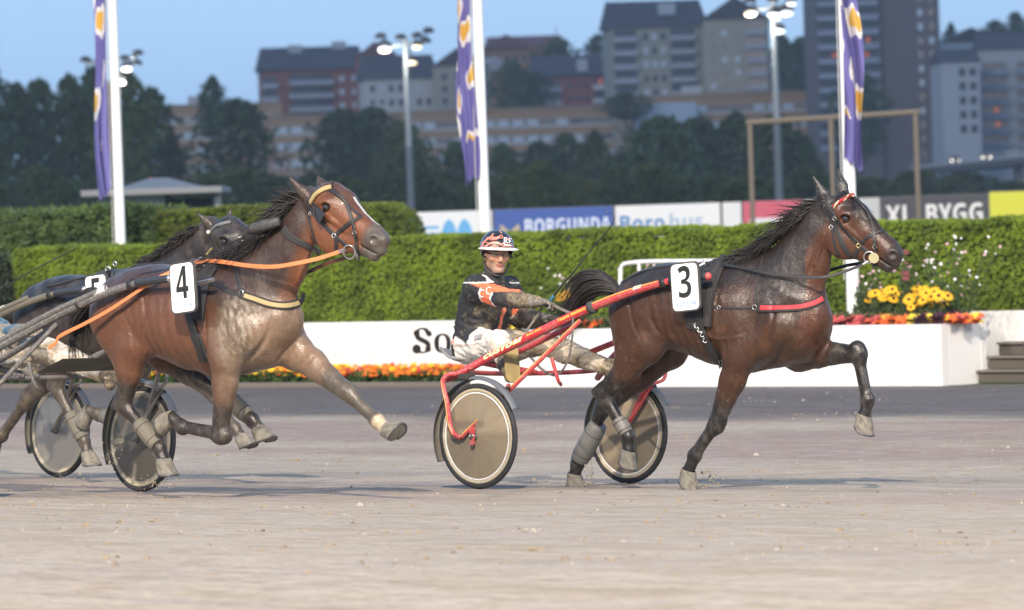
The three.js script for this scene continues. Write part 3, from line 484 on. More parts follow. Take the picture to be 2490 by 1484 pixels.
const b4 = bridle(horse4, 'black bridle with gold glitter browband and square side blinker', [
  ['cheek_strap', leather, [[748, 498], [767, 523], [806, 565], [843, 598]], 0.026, 0.007], ['throat_strap', leather, [[750, 505], [756, 546], [765, 580], [778, 616]], 0.018, 0.006],
  ['face_strap', leather, [[800, 462], [836, 488], [856, 535], [865, 571], [870, 608]], 0.02, 0.008, 0.004], ['face_strap', leather, [[812, 462], [832, 482], [852, 505], [878, 527]], 0.018, 0.007],
  ['noseband', leather, [[818, 612], [820, 570], [836, 554], [855, 540], [880, 528]], 0.024, 0.007, 0.002], ['crown_strap', leather, [[748, 500], [757, 482], [775, 462], [800, 458]], 0.03, 0.006], ['browband', goldBand, [[758, 492], [770, 474], [788, 462], [806, 457]], 0.034, 0.012, 0.006],
]);
{ const q = [[765, 494], [799, 519], [792, 546], [767, 524]].map(([u, v], i) => pos(horse4, u, v, i === 1 || i === 2 ? 0.05 : 0.012)); const gg = new THREE.BufferGeometry(), n = nrm(horse4, 778, 520).multiplyScalar(0.006), P = [...q, ...q.map((p) => p.clone().sub(n))]; gg.setAttribute('position', new THREE.Float32BufferAttribute(P.flatMap((p) => p.toArray()), 3)); gg.setIndex([0, 1, 2, 0, 2, 3, 4, 6, 5, 4, 7, 6, 0, 4, 5, 0, 5, 1, 1, 5, 6, 1, 6, 2, 2, 6, 7, 2, 7, 3, 3, 7, 4, 3, 4, 0]); part('blinker', (() => { const t = gg.toNonIndexed(); t.computeVertexNormals(); return t; })(), mat(0.03, 0.032, 0.034, 0.35), b4);
  part('blinker_edge', tube([...q, q[0]], 0.005, 6), leather, b4); for (const [u, v] of [[770, 526], [756, 520], [813, 573], [864, 566]]) part('buckle', buckle(horse4, u, v), steel, b4);
  const n0 = nrm(horse4, 835, 590); part('bit_ring', ring(pos(horse4, 852, 610, 0.014), 0.042, 0.0055, n0), steel, b4); part('bit_bar', rod(pos(horse4, 862, 596, 0.014), pos(horse4, 872, 620, 0.014), 0.007), steel, b4);
  part('chin_strap', lay(horse4.list, H4, [[871, 610], [872, 625], [868, 634]], 0.024, 0.008), leather, b4);
  part('terret', tube([pos(horse4, 806, 458, 0), pos(horse4, 808, 455, 0.03), H4.at(808, 440, 0.02)], 0.006, 6), leather, b4); }
const b5 = bridle(horse5, 'dark bridle with grey browband on the black-brown horse', [
  ['browband', mat(0.12, 0.13, 0.14, 0.6), [[513, 562], [525, 550], [545, 543], [560, 540]], 0.026, 0.007], ['cheek_strap', leather, [[508, 566], [520, 590], [532, 612], [545, 630]], 0.024, 0.007], ['throat_strap', leather, [[508, 566], [512, 600], [516, 625]], 0.02, 0.006],
]);
part('rosette', ball(pos(horse5, 509, 565, 0.008), 0.016), mat(0.6, 0.58, 0.5, 0.4), b5); part('buckle', rod(pos(horse5, 524, 602, 0.03), pos(horse5, 516, 620, 0.05), 0.008), brass, b5);

function harness(h, label, list) {
  const g = thing('harness', label, 'harness', h.fr, V(0.4, 1.4, 0), 'racing harnesses');
  for (const [n, m, tr, w, th, lift] of list) part(n, lay(h.list, h.fr, tr, w, th, lift), m, g);
  return g;
}
const h3 = harness(horse3, 'black saddle harness with red breast collar on front horse', [
  ['saddle_pad', padMat, [[1752, 634], [1735, 672], [1718, 730], [1714, 792]], 0.11, 0.02], ['saddle_pad_edge', mat(0.028, 0.026, 0.028, 0.75), [[1762, 630], [1740, 670], [1728, 730], [1725, 792]], 0.045, 0.035], ['pad_flap', padMat, [[1690, 752], [1688, 800]], 0.11, 0.018],
  ['girth', leather, [[1702, 756], [1708, 800], [1730, 842], [1758, 886]], 0.055, 0.01, 0.018], ['girth_keeper', mat(0.03, 0.03, 0.03, 0.6), [[1722, 838], [1742, 868], [1757, 888]], 0.075, 0.006],
  ['back_strap', leather, [[1745, 640], [1690, 642], [1640, 646], [1590, 654], [1545, 668], [1510, 690]], 0.025, 0.007], ['neck_strap', leather, [[1856, 622], [1846, 660], [1839, 702], [1837, 746]], 0.016, 0.006],
  ['trace_strap', leather, [[1722, 748], [1780, 749], [1835, 748]], 0.016, 0.007], ['breast_collar', padMat, [[1842, 749], [1890, 751], [1940, 749], [1975, 740], [2000, 726]], 0.056, 0.012], ['breast_collar_band', redBand, [[1852, 749], [1890, 751], [1940, 749], [1975, 740], [1998, 727]], 0.032, 0.006, 0.012],
]);
for (const r of [ring(pos(horse3, 1718, 748, 0.01), 0.014, 0.003, V(0, 0, 1)), ring(pos(horse3, 1750, 748, 0.01), 0.012, 0.003, V(0, 0, 1)), ring(pos(horse3, 1837, 748, 0.01), 0.016, 0.0035, V(0, 0, 1)), ring(H3.at(1716, 638, 0.1), 0.02, 0.004, V(0.3, 0, 1))]) part('ring', r, steel, h3);
part('hook', tube([H3.at(1690, 655, 0.2), H3.at(1702, 646, 0.14), H3.at(1714, 640, 0.1)], 0.008, 6), mat(0.7, 0.7, 0.7, 0.5), h3);
{ const pts = []; for (let i = 0; i < 9; i++) pts.push(pos(horse3, lerp(1693, 1722, i / 8), lerp(785, 826, i / 8), 0.03)); for (let i = 0; i < 8; i++) part('chain_link', ring(pts[i].clone().lerp(pts[i + 1], 0.5), 0.011, 0.003, i % 2 ? V(0.7, 0.3, 0.7) : V(-0.5, 0.5, 0.7), 8), steel, h3); }
const h4 = harness(horse4, 'black saddle harness with gold breast collar on bay horse', [
  ['saddle_pad', padMat, [[520, 642], [498, 680], [484, 735], [480, 778]], 0.11, 0.02], ['girth', leather, [[458, 755], [470, 793], [483, 833], [496, 876]], 0.06, 0.012, 0.01], ['girth_buckle_strap', mat(0.035, 0.035, 0.035, 0.6), [[474, 812], [486, 842], [497, 872]], 0.09, 0.01],
  ['back_strap', leather, [[500, 640], [430, 640], [370, 642], [330, 648]], 0.022, 0.007], ['neck_strap', leather, [[574, 628], [577, 669], [588, 713]], 0.032, 0.006], ['shoulder_strap', leather, [[500, 688], [530, 693], [560, 711], [586, 717]], 0.034, 0.007],
  ['breast_collar', padMat, [[585, 717], [622, 729], [663, 742], [700, 744], [730, 732], [737, 712]], 0.052, 0.011], ['breast_collar_band', goldBand, [[595, 721], [622, 729], [663, 742], [700, 744], [730, 732], [736, 716]], 0.028, 0.005, 0.011],
  ['throat_ribbon', mat(0.03, 0.03, 0.032, 0.7), [[690, 555], [702, 572], [745, 597], [780, 616]], (t) => 0.055 - 0.03 * t, 0.008],
]);
part('neck_roll', tube(smooth([H4.at(612, 557, 0.14), H4.at(645, 547, 0.14), H4.at(680, 537, 0.11)], 5), (t) => 0.03 + 0.004 * Math.sin(t * 3.1), 14), mat(0.075, 0.077, 0.08, 0.6), h4);
for (const r of [ring(H4.at(488, 634, 0.12), 0.02, 0.004, V(0.2, 0, 1)), ring(H4.at(500, 648, 0.12), 0.014, 0.004, V(0.4, 0.4, 1)), ring(pos(horse4, 588, 715, 0.012), 0.018, 0.004, V(0, 0, 1)), ring(H4.at(279, 642, 0.05), 0.015, 0.004, V(0, 0, 1))]) part('ring', r, steel, h4);
part('back_pad_screw', rod(H4.at(470, 692, 0.33), H4.at(520, 680, 0.3), 0.012, 0.014), steel, h4);
const h5 = harness(horse5, 'dark harness straps on the black-brown horse', [['back_strap', leather, [[270, 665], [230, 672], [170, 683], [115, 697]], 0.025, 0.008], ['saddle_pad', padMat, [[330, 650], [310, 690], [300, 730]], 0.1, 0.02]]);
for (const r of [ring(H5.at(252, 700, 0.25), 0.02, 0.005, V(0.2, 0, 1)), ring(H5.at(262, 655, 0.05), 0.02, 0.005, V(0.2, 0, 1))]) part('ring', r, steel, h5);
part('hitch_loop', tube(smooth([H5.at(262, 690, 0.1), H5.at(258, 662, 0.08), H5.at(272, 660, 0.08), H5.at(268, 686, 0.1)], 5), 0.008, 6), leather, h5);

// reins
const reinGeo = (fr, tr, w = 0.024) => { const p = smooth(onPlane(fr, tr), 6); return strap(p, p.map(() => V(-0.1, 0.25, 1).normalize()), w, 0.005); };
const rein = (name, fr, tr, m, label, w) => { const g = thing(name, label, 'rein', fr, fr.at(...tr[0]), 'driving reins'); part('strap', reinGeo(fr, tr, w), m, g); return g; };
const r3 = rein('rein', H3, [[2112, 636, 0.0], [2086, 649, 0.04], [2050, 662, 0.1], [2011, 673, 0.15], [1968, 675, 0.17], [1880, 667, 0.19], [1846, 660, 0.19], [1767, 645, 0.15], [1716, 640, 0.11]], leather, 'black leather rein from bit to saddle of front horse', 0.02);
part('rein_buckle', rod(H3.at(2112, 636, 0.01), H3.at(2098, 643, 0.03), 0.009), steel, r3);
rein('rein', H3, [[2100, 640, -0.1], [2060, 646, -0.14], [2018, 658, -0.17]], leather, 'far black rein under the chin of front horse', 0.022);
rein('rein', H4, [[838, 608, 0.13], [778, 628, 0.16], [720, 641, 0.2], [666, 649, 0.22], [600, 646, 0.2], [567, 641, 0.18], [520, 635, 0.14], [488, 636, 0.12], [467, 642, 0.14], [420, 660, 0.2], [378, 680, 0.27], [330, 712, 0.31], [270, 752, 0.33], [205, 788, 0.34], [160, 810, 0.34], [141, 822, 0.34], [136, 834, 0.34], [118, 846, 0.34]], orangeRein, 'long orange leather rein along the bay horse', 0.026);
part('rein_clip', rod(H4.at(838, 608, 0.135), H4.at(826, 612, 0.135), 0.012), steel, scene.children[scene.children.length - 1]);
rein('rein', H4, [[846, 626, -0.02], [800, 640, -0.1], [745, 664, -0.16]], brownRein, 'brown far rein below the head of the bay horse', 0.024);

// boots on hind legs: hard shells round the cannon
const bootMat = mat(0.13, 0.13, 0.125, 0.5), bootMud = mat(0.14, 0.128, 0.1, 0.7);
function boot(fr, a, b, r, label, m = bootMat) {
  const ax = b.clone().sub(a), g = thing('leg_boot', label, 'leg boot', fr, a, 'protective boots on the horses legs');
  part('shell', tube(smooth([a, a.clone().lerp(b, 0.3), a.clone().lerp(b, 0.75), b], 7), (t) => r * (0.86 + 0.14 * Math.sin(t * 2.6 + 0.3) + (t > 0.93 || t < 0.07 ? -0.05 : 0)), 18), m, g);
  for (const t of [0.25, 0.8]) part('strap', ring(a.clone().lerp(b, t), r * (0.86 + 0.14 * Math.sin(t * 2.6 + 0.3)), 0.0035, ax), mat(0.06, 0.06, 0.06, 0.7), g);
}
boot(H3, J3(1456, 1032, -0.135), J3(1407, 1122, -0.13), 0.068, 'grey boot on far hind leg of front horse');
boot(H3, J3(1503, 1018, 0.13), J3(1524, 1054, 0.12), 0.05, 'short grey boot on raised near hind leg of front horse', mat(0.2, 0.19, 0.17, 0.5));
boot(H4, J4(553, 965, -0.135), J4(605, 1015, -0.13), 0.056, 'pale muddy boot on far hind leg of bay horse', bootMud);
boot(H4, J4(338, 1028, 0.135), J4(384, 1084, 0.13), 0.06, 'muddy boot on near hind leg of bay horse', bootMud);
boot(H5, J5(172, 1005, 0.135), J5(202, 1068, 0.13), 0.06, 'sandy boot on hind leg of black-brown horse', bootMud);
boot(H5, J5(292, 1018, 0.14), J5(250, 1012, 0.14), 0.06, 'dark boot on folded foreleg of black-brown horse', mat(0.13, 0.125, 0.115, 0.6));

// number plates
function plate(fr, u, v, z, num, label, roll = 0) {
  const W = 0.225, Hh = 0.3, cv = document.createElement('canvas'); cv.width = 384; cv.height = 512; const c = cv.getContext('2d');
  c.fillStyle = '#f2f2f0'; c.fillRect(0, 0, 384, 512); c.fillStyle = '#20211f'; c.textAlign = 'center'; c.save(); c.translate(192, 372); c.scale(1.0, 1.24); c.font = 'bold 390px sans-serif'; c.fillText(num, 0, 0); c.restore();
  for (let i = 0; i < 150; i++) { c.fillStyle = 'rgba(225,222,215,' + rnd(0.2, 0.6) + ')'; c.fillRect(rnd(60, 320), rnd(40, 380), rnd(2, 9), 2); } for (let i = 0; i < 120; i++) { c.fillStyle = 'rgba(120,110,95,' + rnd(0.1, 0.4) + ')'; c.fillRect(rnd(0, 384), rnd(0, 512), rnd(1, 5), 2); }
  c.save(); c.translate(196, 462); c.transform(1, 0, -0.25, 1, 0, 0); c.fillStyle = '#2f6fc0'; c.font = 'bold 62px sans-serif'; c.scale(1.15, 0.85); c.fillText('CUSTOM', 0, 0); c.restore();
  const t = new THREE.CanvasTexture(cv); t.colorSpace = THREE.SRGBColorSpace; t.anisotropy = 8;
  const p = fr.at(u, v, z), g = thing('number_plate', label, 'number plate', fr, p, 'saddle number plates');
  const turn = new THREE.Matrix4().makeRotationZ(roll).setPosition(p.x, p.y, p.z);
  const s = new THREE.ShapeGeometry(roundRect(W, Hh, 0.04), 6), q = s.attributes.position, uv = s.attributes.uv; for (let i = 0; i < q.count; i++) uv.setXY(i, q.getX(i) / W + 0.5, q.getY(i) / Hh + 0.5);
  part('panel', s.translate(0, 0, 0.009).applyMatrix4(turn), new THREE.MeshPhysicalMaterial({ map: t, roughness: 0.55 }), g);
  part('frame', new THREE.ExtrudeGeometry(roundRect(W + 0.016, Hh + 0.016, 0.046), { depth: 0.012, bevelEnabled: true, bevelSize: 0.003, bevelThickness: 0.003, bevelSegments: 2 }).translate(0, 0, -0.007).applyMatrix4(turn), mat(0.05, 0.05, 0.05, 0.6), g);
}
plate(S3, 1668, 698, 0.44, '3', 'white number plate with black 3 on front horse saddle', rad(4));
plate(S4, 446, 700, 0.44, '4', 'white number plate with black 4 on bay horse saddle', rad(5));
plate(S5, 236, 722, 0.42, '5', 'white number plate with black 5 half hidden by tail', rad(5));
/* ---------- sulkies ---------- */
const s3 = (u, v, z) => S3.at(u, v, z);
const SUL = {                                     // measured on the red one, used for all three
  shaft: [s3(1082, 924, 0.76), s3(1118, 908, 0.71), s3(1195, 866, 0.62), s3(1287, 820, 0.55), s3(1394, 768, 0.48), s3(1470, 735, 0.44), s3(1528, 713, 0.415), s3(1600, 691, 0.395), s3(1650, 680, 0.39), s3(1722, 672, 0.385)],
  fork: [s3(1112, 909, 0.76), s3(1088, 912, 0.8), s3(1077, 926, 0.815), s3(1080, 950, 0.815), s3(1087, 980, 0.815), s3(1094, 1032, 0.81), s3(1104, 1056, 0.81), s3(1121, 1065, 0.8)],
  strut: [s3(1412, 779, 0.475), s3(1232, 947, 0.73), s3(1123, 1063, 0.81)],
};
SUL.hub = V(0, 0.352, 0.75); SUL.bar = s3(1290, 905, 0); SUL.seat = s3(1158, 872, 0.02);
const flipZ = (p) => V(p.x, p.y, -p.z);
const RW = 0.35;
const latheZ = (pts, n = 56) => new THREE.LatheGeometry(pts.map(([r, z]) => new THREE.Vector2(r, z)), n).rotateX(Math.PI / 2);
const wheelParts = { tyre: new THREE.TorusGeometry(RW - 0.018, 0.019, 10, 64), rim: latheZ([[RW - 0.034, -0.014], [RW - 0.032, 0.012], [RW - 0.04, 0.016], [RW - 0.058, 0.013], [RW - 0.058, -0.013], [RW - 0.034, -0.014]]), line: latheZ([[RW - 0.0575, 0.013], [RW - 0.0585, 0.016], [RW - 0.066, 0.0155], [RW - 0.067, 0.012]]), disc: latheZ([[0, 0.034], [0.03, 0.033], [0.05, 0.029], [RW - 0.058, 0.0105], [RW - 0.058, -0.0105], [0.05, -0.029], [0, -0.034]]), hub: latheZ([[0, 0.075], [0.016, 0.075], [0.018, 0.05], [0.026, 0.04], [0.026, -0.04], [0.018, -0.05], [0.016, -0.075], [0, -0.075]], 20) };
const tyreMat = mat(0.022, 0.023, 0.026, 0.75);
{ // sandy film and scratches on the discs
  const S = 256, b = new Uint8Array(S * S * 4); for (let j = 0; j < S; j++) for (let i = 0; i < S; i++) { const v = 0.5 + 0.16 * fbm(i / 60, j / 40, 4, 3) + 0.06 * n2(i / 4, j / 4), o = (j * S + i) * 4; b[o] = 255 * clamp(0.62 + 0.3 * v); b[o + 1] = 255 * clamp(0.6 + 0.3 * v); b[o + 2] = 255 * clamp(0.56 + 0.3 * v); b[o + 3] = 255; }
  const t = new THREE.DataTexture(b, S, S); t.colorSpace = THREE.SRGBColorSpace; t.wrapS = t.wrapT = THREE.RepeatWrapping; t.magFilter = THREE.LinearFilter; t.repeat.set(3, 1); t.needsUpdate = true; wheelParts.film = t;
}
function sulky(fr, label, o) {
  const g = thing('racing_sulky', label, 'sulky', fr, V(0, 0, 0), 'racing sulkies');
  const tubeMat = o.tube;
  for (const s of [1, -1]) {
    const F = s > 0 ? (p) => p.clone() : flipZ, name = '';
    const sh = smooth(SUL.shaft.map(F), 5);
    part('shaft', tube(sh, (t) => t > 0.86 ? 0.022 : 0.022 + 0.008 * Math.sin(Math.PI * clamp(t * 1.15)), 14), tubeMat, g);
    const tip = sh.slice(Math.floor(sh.length * 0.84));
    part('shaft_tip', tube(tip, 0.0255, 10), o.tip || mat(0.03, 0.035, 0.045, 0.5), g);
    part('tip_knob', ball(F(SUL.shaft[9]), 0.026), o.knob || tubeMat, g);
    part('shaft_band', tube([sh[Math.floor(sh.length * 0.8)].clone(), sh[Math.floor(sh.length * 0.8) + 1].clone()], 0.036, 10), leather, g);
    part('wheel_fork', tube(smooth(SUL.fork.map(F), 5), 0.0175, 10), tubeMat, g);
    part('hub_plate', new THREE.ExtrudeGeometry(roundRect(0.035, 0.12, 0.016), { depth: 0.008, bevelEnabled: true, bevelSize: 0.002, bevelThickness: 0.002 }).translate(0, 0.352, s > 0 ? 0.806 : -0.812), tubeMat, g);
    part('bolt', ball(V(-0.008, 0.352, s * 0.822), 0.009, 8, 6), steel, g); part('bolt', ball(V(0.016, 0.356, s * 0.822), 0.008, 8, 6), steel, g);
    part('strut', tube([SUL.strut[0], SUL.strut[2]].map(F), 0.0155, 10), tubeMat, g);
    part('strut', tube([F(SUL.strut[1].clone().add(V(0.01, 0.03, -0.01))), F(V(0.01, 0.36, 0.685))], 0.0145, 10), tubeMat, g);
    part('strut_clamp', ring(F(SUL.strut[1]), 0.021, 0.007, V(0.5, -0.5, 0.2)), mat(0.08, 0.075, 0.07, 0.5, { metalness: 0.5 }), g);
    // wheel
    const w = new THREE.Group(); w.name = 'wheel'; w.position.set(0, 0.352, s * 0.75); w.rotation.x = s * rad(1.5); w.rotation.z = o.spin || 0; g.add(w);
    const sub = (n, ge, m) => { const k = shade(new THREE.Mesh(ge, m)); k.name = n; w.add(k); };
    sub('tyre', wheelParts.tyre, tyreMat); sub('rim', wheelParts.rim, o.rim); sub('rim_line', wheelParts.line, o.line); sub('disc', wheelParts.disc, o.disc); sub('hub', wheelParts.hub, mat(0.1, 0.1, 0.1, 0.5));
    if (o.spokes) for (let k = 0; k < 5; k++) sub('spoke', box(0, 0.16, 0, 0.045, 0.3, 0.04, 0.012).rotateZ(k * 1.2566), o.spokes);
    // mudguard: a trough round the back and top of the wheel
    const gu = []; for (const [a0, a1, m, n] of [[rad(28), rad(128), o.guard, 'mudguard'], [rad(125), rad(206), o.guard2 || o.guard, 'rear_mudguard']]) {
      const P = [], I = [], N = 18; for (let i = 0; i <= N; i++) { const a = lerp(a0, a1, i / N); for (const [dr, dz] of [[0.03, -0.032], [0.045, -0.022], [0.05, 0], [0.045, 0.022], [0.03, 0.032], [0.026, 0.032], [0.041, 0.02], [0.046, 0], [0.041, -0.02], [0.026, -0.032]]) P.push(Math.cos(a) * (RW + dr), 0.352 + Math.sin(a) * (RW + dr), s * 0.75 + dz); }
      for (let i = 0; i < N; i++) for (let k = 0; k < 10; k++) { const A = i * 10 + k, B = i * 10 + (k + 1) % 10; I.push(A, B, A + 10, B, B + 10, A + 10); }
      const ge = new THREE.BufferGeometry(); ge.setAttribute('position', new THREE.Float32BufferAttribute(P, 3)); ge.setIndex(I); ge.computeVertexNormals(); part(n, ge, m, g); }
    part('guard_clamp', box(-0.1, 0.745, s * 0.75, 0.09, 0.045, 0.09, 0.015), mat(0.03, 0.03, 0.03, 0.8), g);
    part('foot_rest', tube(smooth([V(0.5, 0.87, s * 0.57), V(0.52, 0.72, s * 0.53), V(0.49, 0.69, s * 0.47)], 4), 0.012, 8), tubeMat, g);
    part('seat_brace', tube([s3(1240, 866, 0.36), s3(1404, 786, 0.43)].map(F), 0.02, 10), tubeMat, g);
  }
  const b = SUL.bar; part('axle_bar', tube(smooth([V(-0.06, b.y + 0.03, 0.76), V(b.x, b.y, 0.55), V(b.x, b.y, -0.55), V(-0.06, b.y + 0.03, -0.76)], 6), 0.0165, 10), tubeMat, g);
  part('seat_post', tube([V(b.x, b.y, 0.06), SUL.seat.clone().add(V(0, -0.02, 0.05))], 0.014, 8), tubeMat, g); part('seat_post', tube([V(b.x, b.y, -0.06), SUL.seat.clone().add(V(0, -0.02, -0.05))], 0.014, 8), tubeMat, g);
  { // moulded seat: shallow bowl with a raised back
    const P = [], I = [], N = 14, Mm = 14, c = SUL.seat; for (let i = 0; i <= N; i++) for (let k = 0; k <= Mm; k++) { const x = (i / N - 0.5) * 0.34, z = (k / Mm - 0.5) * 0.36 * (1 - 0.25 * (i / N)), y = 0.9 * z * z + (x < -0.06 ? 5.5 * (x + 0.06) ** 2 : 0.5 * x * x); P.push(c.x + x, c.y + y - 0.01, c.z + z); }
    const top = P.length / 3; for (let i = 0; i < top; i++) P.push(P[i * 3], P[i * 3 + 1] - 0.022, P[i * 3 + 2]); const w = Mm + 1; for (let i = 0; i < N; i++) for (let k = 0; k < Mm; k++) { const a = i * w + k; I.push(a, a + 1, a + w, a + 1, a + w + 1, a + w, top + a, top + a + w, top + a + 1, top + a + 1, top + a + w, top + a + w + 1); }
    const edge = []; for (let k = 0; k < w; k++) edge.push(k); for (let i = 1; i <= N; i++) edge.push(i * w + Mm); for (let k = Mm - 1; k >= 0; k--) edge.push(N * w + k); for (let i = N - 1; i > 0; i--) edge.push(i * w); for (let i = 0; i < edge.length; i++) { const a = edge[i], d = edge[(i + 1) % edge.length]; I.push(a, top + a, d, d, top + a, top + d); }
    const ge = new THREE.BufferGeometry(); ge.setAttribute('position', new THREE.Float32BufferAttribute(P, 3)); ge.setIndex(I); ge.computeVertexNormals(); part('seat', ge, mat(0.22, 0.23, 0.24, 0.5), g); }
  return g;
}
const redPaint = mat(0.42, 0.035, 0.04, 0.42, { clearcoat: 0.25, clearcoatRoughness: 0.4 });
{ // sand on the paint
  const S = 512, b = new Uint8Array(S * S * 4), c = new Uint8Array(S * S * 4); for (let j = 0; j < S; j++) for (let i = 0; i < S; i++) { const k = clamp(fbm(i / 26, j / 26, 9, 4) * 1.3 + 0.05 + (n2(i / 2.1, j / 2.1) > 0.7 ? 0.45 : 0), 0, 0.85), o = (j * S + i) * 4; const m = mix3([0.47, 0.03, 0.04], [0.36, 0.27, 0.22], k * 0.8); for (let n = 0; n < 3; n++) b[o + n] = 255 * Math.pow(m[n], 1 / 2.2); b[o + 3] = 255; c[o] = c[o + 1] = c[o + 2] = 255 * clamp(0.3 + k * 0.6); c[o + 3] = 255; const d = mix3([0.03, 0.036, 0.055], [0.27, 0.25, 0.21], clamp(k * 0.8 + 0.3)); c[o] = 255 * Math.pow(d[0], 1 / 2.2); c[o + 1] = 255 * Math.pow(d[1], 1 / 2.2); c[o + 2] = 255 * Math.pow(d[2], 1 / 2.2); }
  const mk = (a) => { const t = new THREE.DataTexture(a, S, S); t.colorSpace = THREE.SRGBColorSpace; t.wrapS = t.wrapT = THREE.RepeatWrapping; t.magFilter = THREE.LinearFilter; t.repeat.set(2.2, 0.4); t.needsUpdate = true; return t; };
  redPaint.map = mk(b); redPaint.color.setRGB(1, 1, 1); wheelParts.blueMap = mk(c);
}
const bluePaint = new THREE.MeshPhysicalMaterial({ map: wheelParts.blueMap, roughness: 0.6 });
const greyTube = mat(0.24, 0.235, 0.21, 0.5, { map: wheelParts.film });
const discMat = mat(0.4, 0.35, 0.27, 0.62, { map: wheelParts.film }), rimCream = mat(0.42, 0.37, 0.26, 0.5), guardBlue = mat(0.1, 0.115, 0.13, 0.6), guardMud = mat(0.14, 0.13, 0.1, 0.8);
const sul3 = sulky(S3, 'red racing sulky with taupe wheel discs behind front horse', { tube: redPaint, rim: rimCream, line: mat(0.72, 0.72, 0.7, 0.5), disc: discMat, guard: guardBlue, guard2: guardMud, knob: redPaint });
const hazy = mat(0.4, 0.38, 0.33, 0.45, { transmission: 0.55, thickness: 0, map: wheelParts.film }), clearDisc = mat(0.62, 0.6, 0.56, 0.3, { transmission: 0.75, thickness: 0 });
const sul4 = sulky(S4, 'muddy dark blue sulky pulled by the bay horse', { tube: bluePaint, rim: mat(0.36, 0.33, 0.25, 0.6), line: mat(0.3, 0.28, 0.22, 0.6), disc: hazy, guard: guardBlue, guard2: guardMud, spokes: mat(0.2, 0.19, 0.15, 0.7), knob: steel, spin: 0.4 });
const sul5 = sulky(S5, 'grey sandy sulky at left edge behind the black-brown horse', { tube: greyTube, rim: mat(0.42, 0.38, 0.29, 0.6), line: mat(0.35, 0.33, 0.28, 0.6), disc: clearDisc, guard: mat(0.07, 0.08, 0.1, 0.6), guard2: guardMud, knob: steel });
// yellow stripe and lettering on the red shaft
{ const sh = smooth(SUL.shaft, 12), cut = (a, b) => sh.slice(Math.floor(a * sh.length), Math.floor(b * sh.length)), R = (t) => 0.022 + 0.008 * Math.sin(Math.PI * clamp(t * 1.15)) + 0.001;
  const side = V(0.1, 0.28, 1).normalize();
  const sheet = (a, b, half, m, up0 = 0) => { const pts = cut(a, b), P = [], U = [], I = [], K = 6; pts.forEach((p, i) => { const t = pts[Math.min(pts.length - 1, i + 1)].clone().sub(pts[Math.max(0, i - 1)]).normalize(), n = side.clone().addScaledVector(t, -side.dot(t)).normalize(), u = n.clone().cross(t).multiplyScalar(1).normalize(); if (u.y < 0) u.negate(); const r = R(lerp(a, b, i / (pts.length - 1))); for (let k = 0; k <= K; k++) { const an = up0 + lerp(-half, half, k / K); const q = p.clone().addScaledVector(n, Math.cos(an) * (r + 0.001)).addScaledVector(u, Math.sin(an) * (r + 0.001)); P.push(q.x, q.y, q.z); U.push(i / (pts.length - 1), k / K); } }); const w = K + 1; for (let i = 0; i < pts.length - 1; i++) for (let k = 0; k < K; k++) { const A = i * w + k; I.push(A, A + w, A + 1, A + 1, A + w, A + w + 1); } const ge = new THREE.BufferGeometry(); ge.setAttribute('position', new THREE.Float32BufferAttribute(P, 3)); ge.setAttribute('uv', new THREE.Float32BufferAttribute(U, 2)); ge.setIndex(I); ge.computeVertexNormals(); return ge; };
  const text = (txt, w, h, style) => { const cv = document.createElement('canvas'); cv.width = w; cv.height = h; const c = cv.getContext('2d'); c.fillStyle = '#b5313a'; c.fillRect(0, 0, w, h); style(c); const t = new THREE.CanvasTexture(cv); t.colorSpace = THREE.SRGBColorSpace; return new THREE.MeshPhysicalMaterial({ map: t, roughness: 0.4 }); };
  part('shaft_lettering', sheet(0.2, 0.385, 0.75, text('', 640, 120, (c) => { c.save(); c.transform(1, 0, -0.35, 1, 40, 0); c.fillStyle = '#f6efd0'; c.strokeStyle = '#e8c23a'; c.lineWidth = 10; c.font = 'bold 104px sans-serif'; c.strokeText('CUSTOM', 10, 98); c.fillText('CUSTOM', 10, 98); c.fillStyle = '#e8c23a'; c.font = 'bold 52px sans-serif'; c.fillText('MCIII', 478, 72); c.restore(); })), redPaint, sul3); sul3.children[sul3.children.length - 1].material = text('', 640, 120, (c) => { c.save(); c.transform(1, 0, -0.35, 1, 40, 0); c.fillStyle = '#f6efd0'; c.strokeStyle = '#e8c23a'; c.lineWidth = 10; c.font = 'bold 104px sans-serif'; c.strokeText('CUSTOM', 10, 98); c.fillText('CUSTOM', 10, 98); c.fillStyle = '#e8c23a'; c.font = 'bold 52px sans-serif'; c.fillText('MCIII', 478, 72); c.restore(); });
  part('shaft_lettering', sheet(0.41, 0.505, 0.7, null), text('', 400, 110, (c) => { c.fillStyle = '#ecc83c'; c.font = 'italic bold 72px sans-serif'; c.fillText('Team Walmann', 4, 82, 392); }), sul3);
  part('shaft_stripe', sheet(0.52, 0.79, 0.17, null, 0.35), mat(0.62, 0.36, 0.06, 0.45), sul3);
  part('strut_stripe', tube([SUL.strut[0], SUL.strut[2]].map((p) => p.clone().add(V(-0.004, 0.004, 0.0125))), 0.0045, 6), mat(0.6, 0.36, 0.08, 0.5), sul3);
  part('fork_stripe', tube(smooth(SUL.fork.slice(2, 7).map((p) => p.clone().add(V(0, 0, 0.0145))), 5), 0.0045, 6), mat(0.6, 0.36, 0.1, 0.5), sul3);
  part('shaft_sticker', sheet(0.69, 0.73, 0.6, null, 0.5), mat(0.7, 0.68, 0.66, 0.5), sul3);
  part('rein_wrap', tube(smooth(cut(0.5, 0.525), 1), 0.043, 10), mat(0.05, 0.05, 0.05, 0.8), sul3); }
part('lash_band', tube(smooth(SUL.shaft, 12).slice(60, 62), 0.04, 10), leather, sul4);
part('upper_tube', tube(smooth([s3(1090, 900, 0.74), s3(1195, 854, 0.63), s3(1394, 756, 0.5), s3(1545, 695, 0.42)], 6), 0.02, 10), bluePaint, sul4);
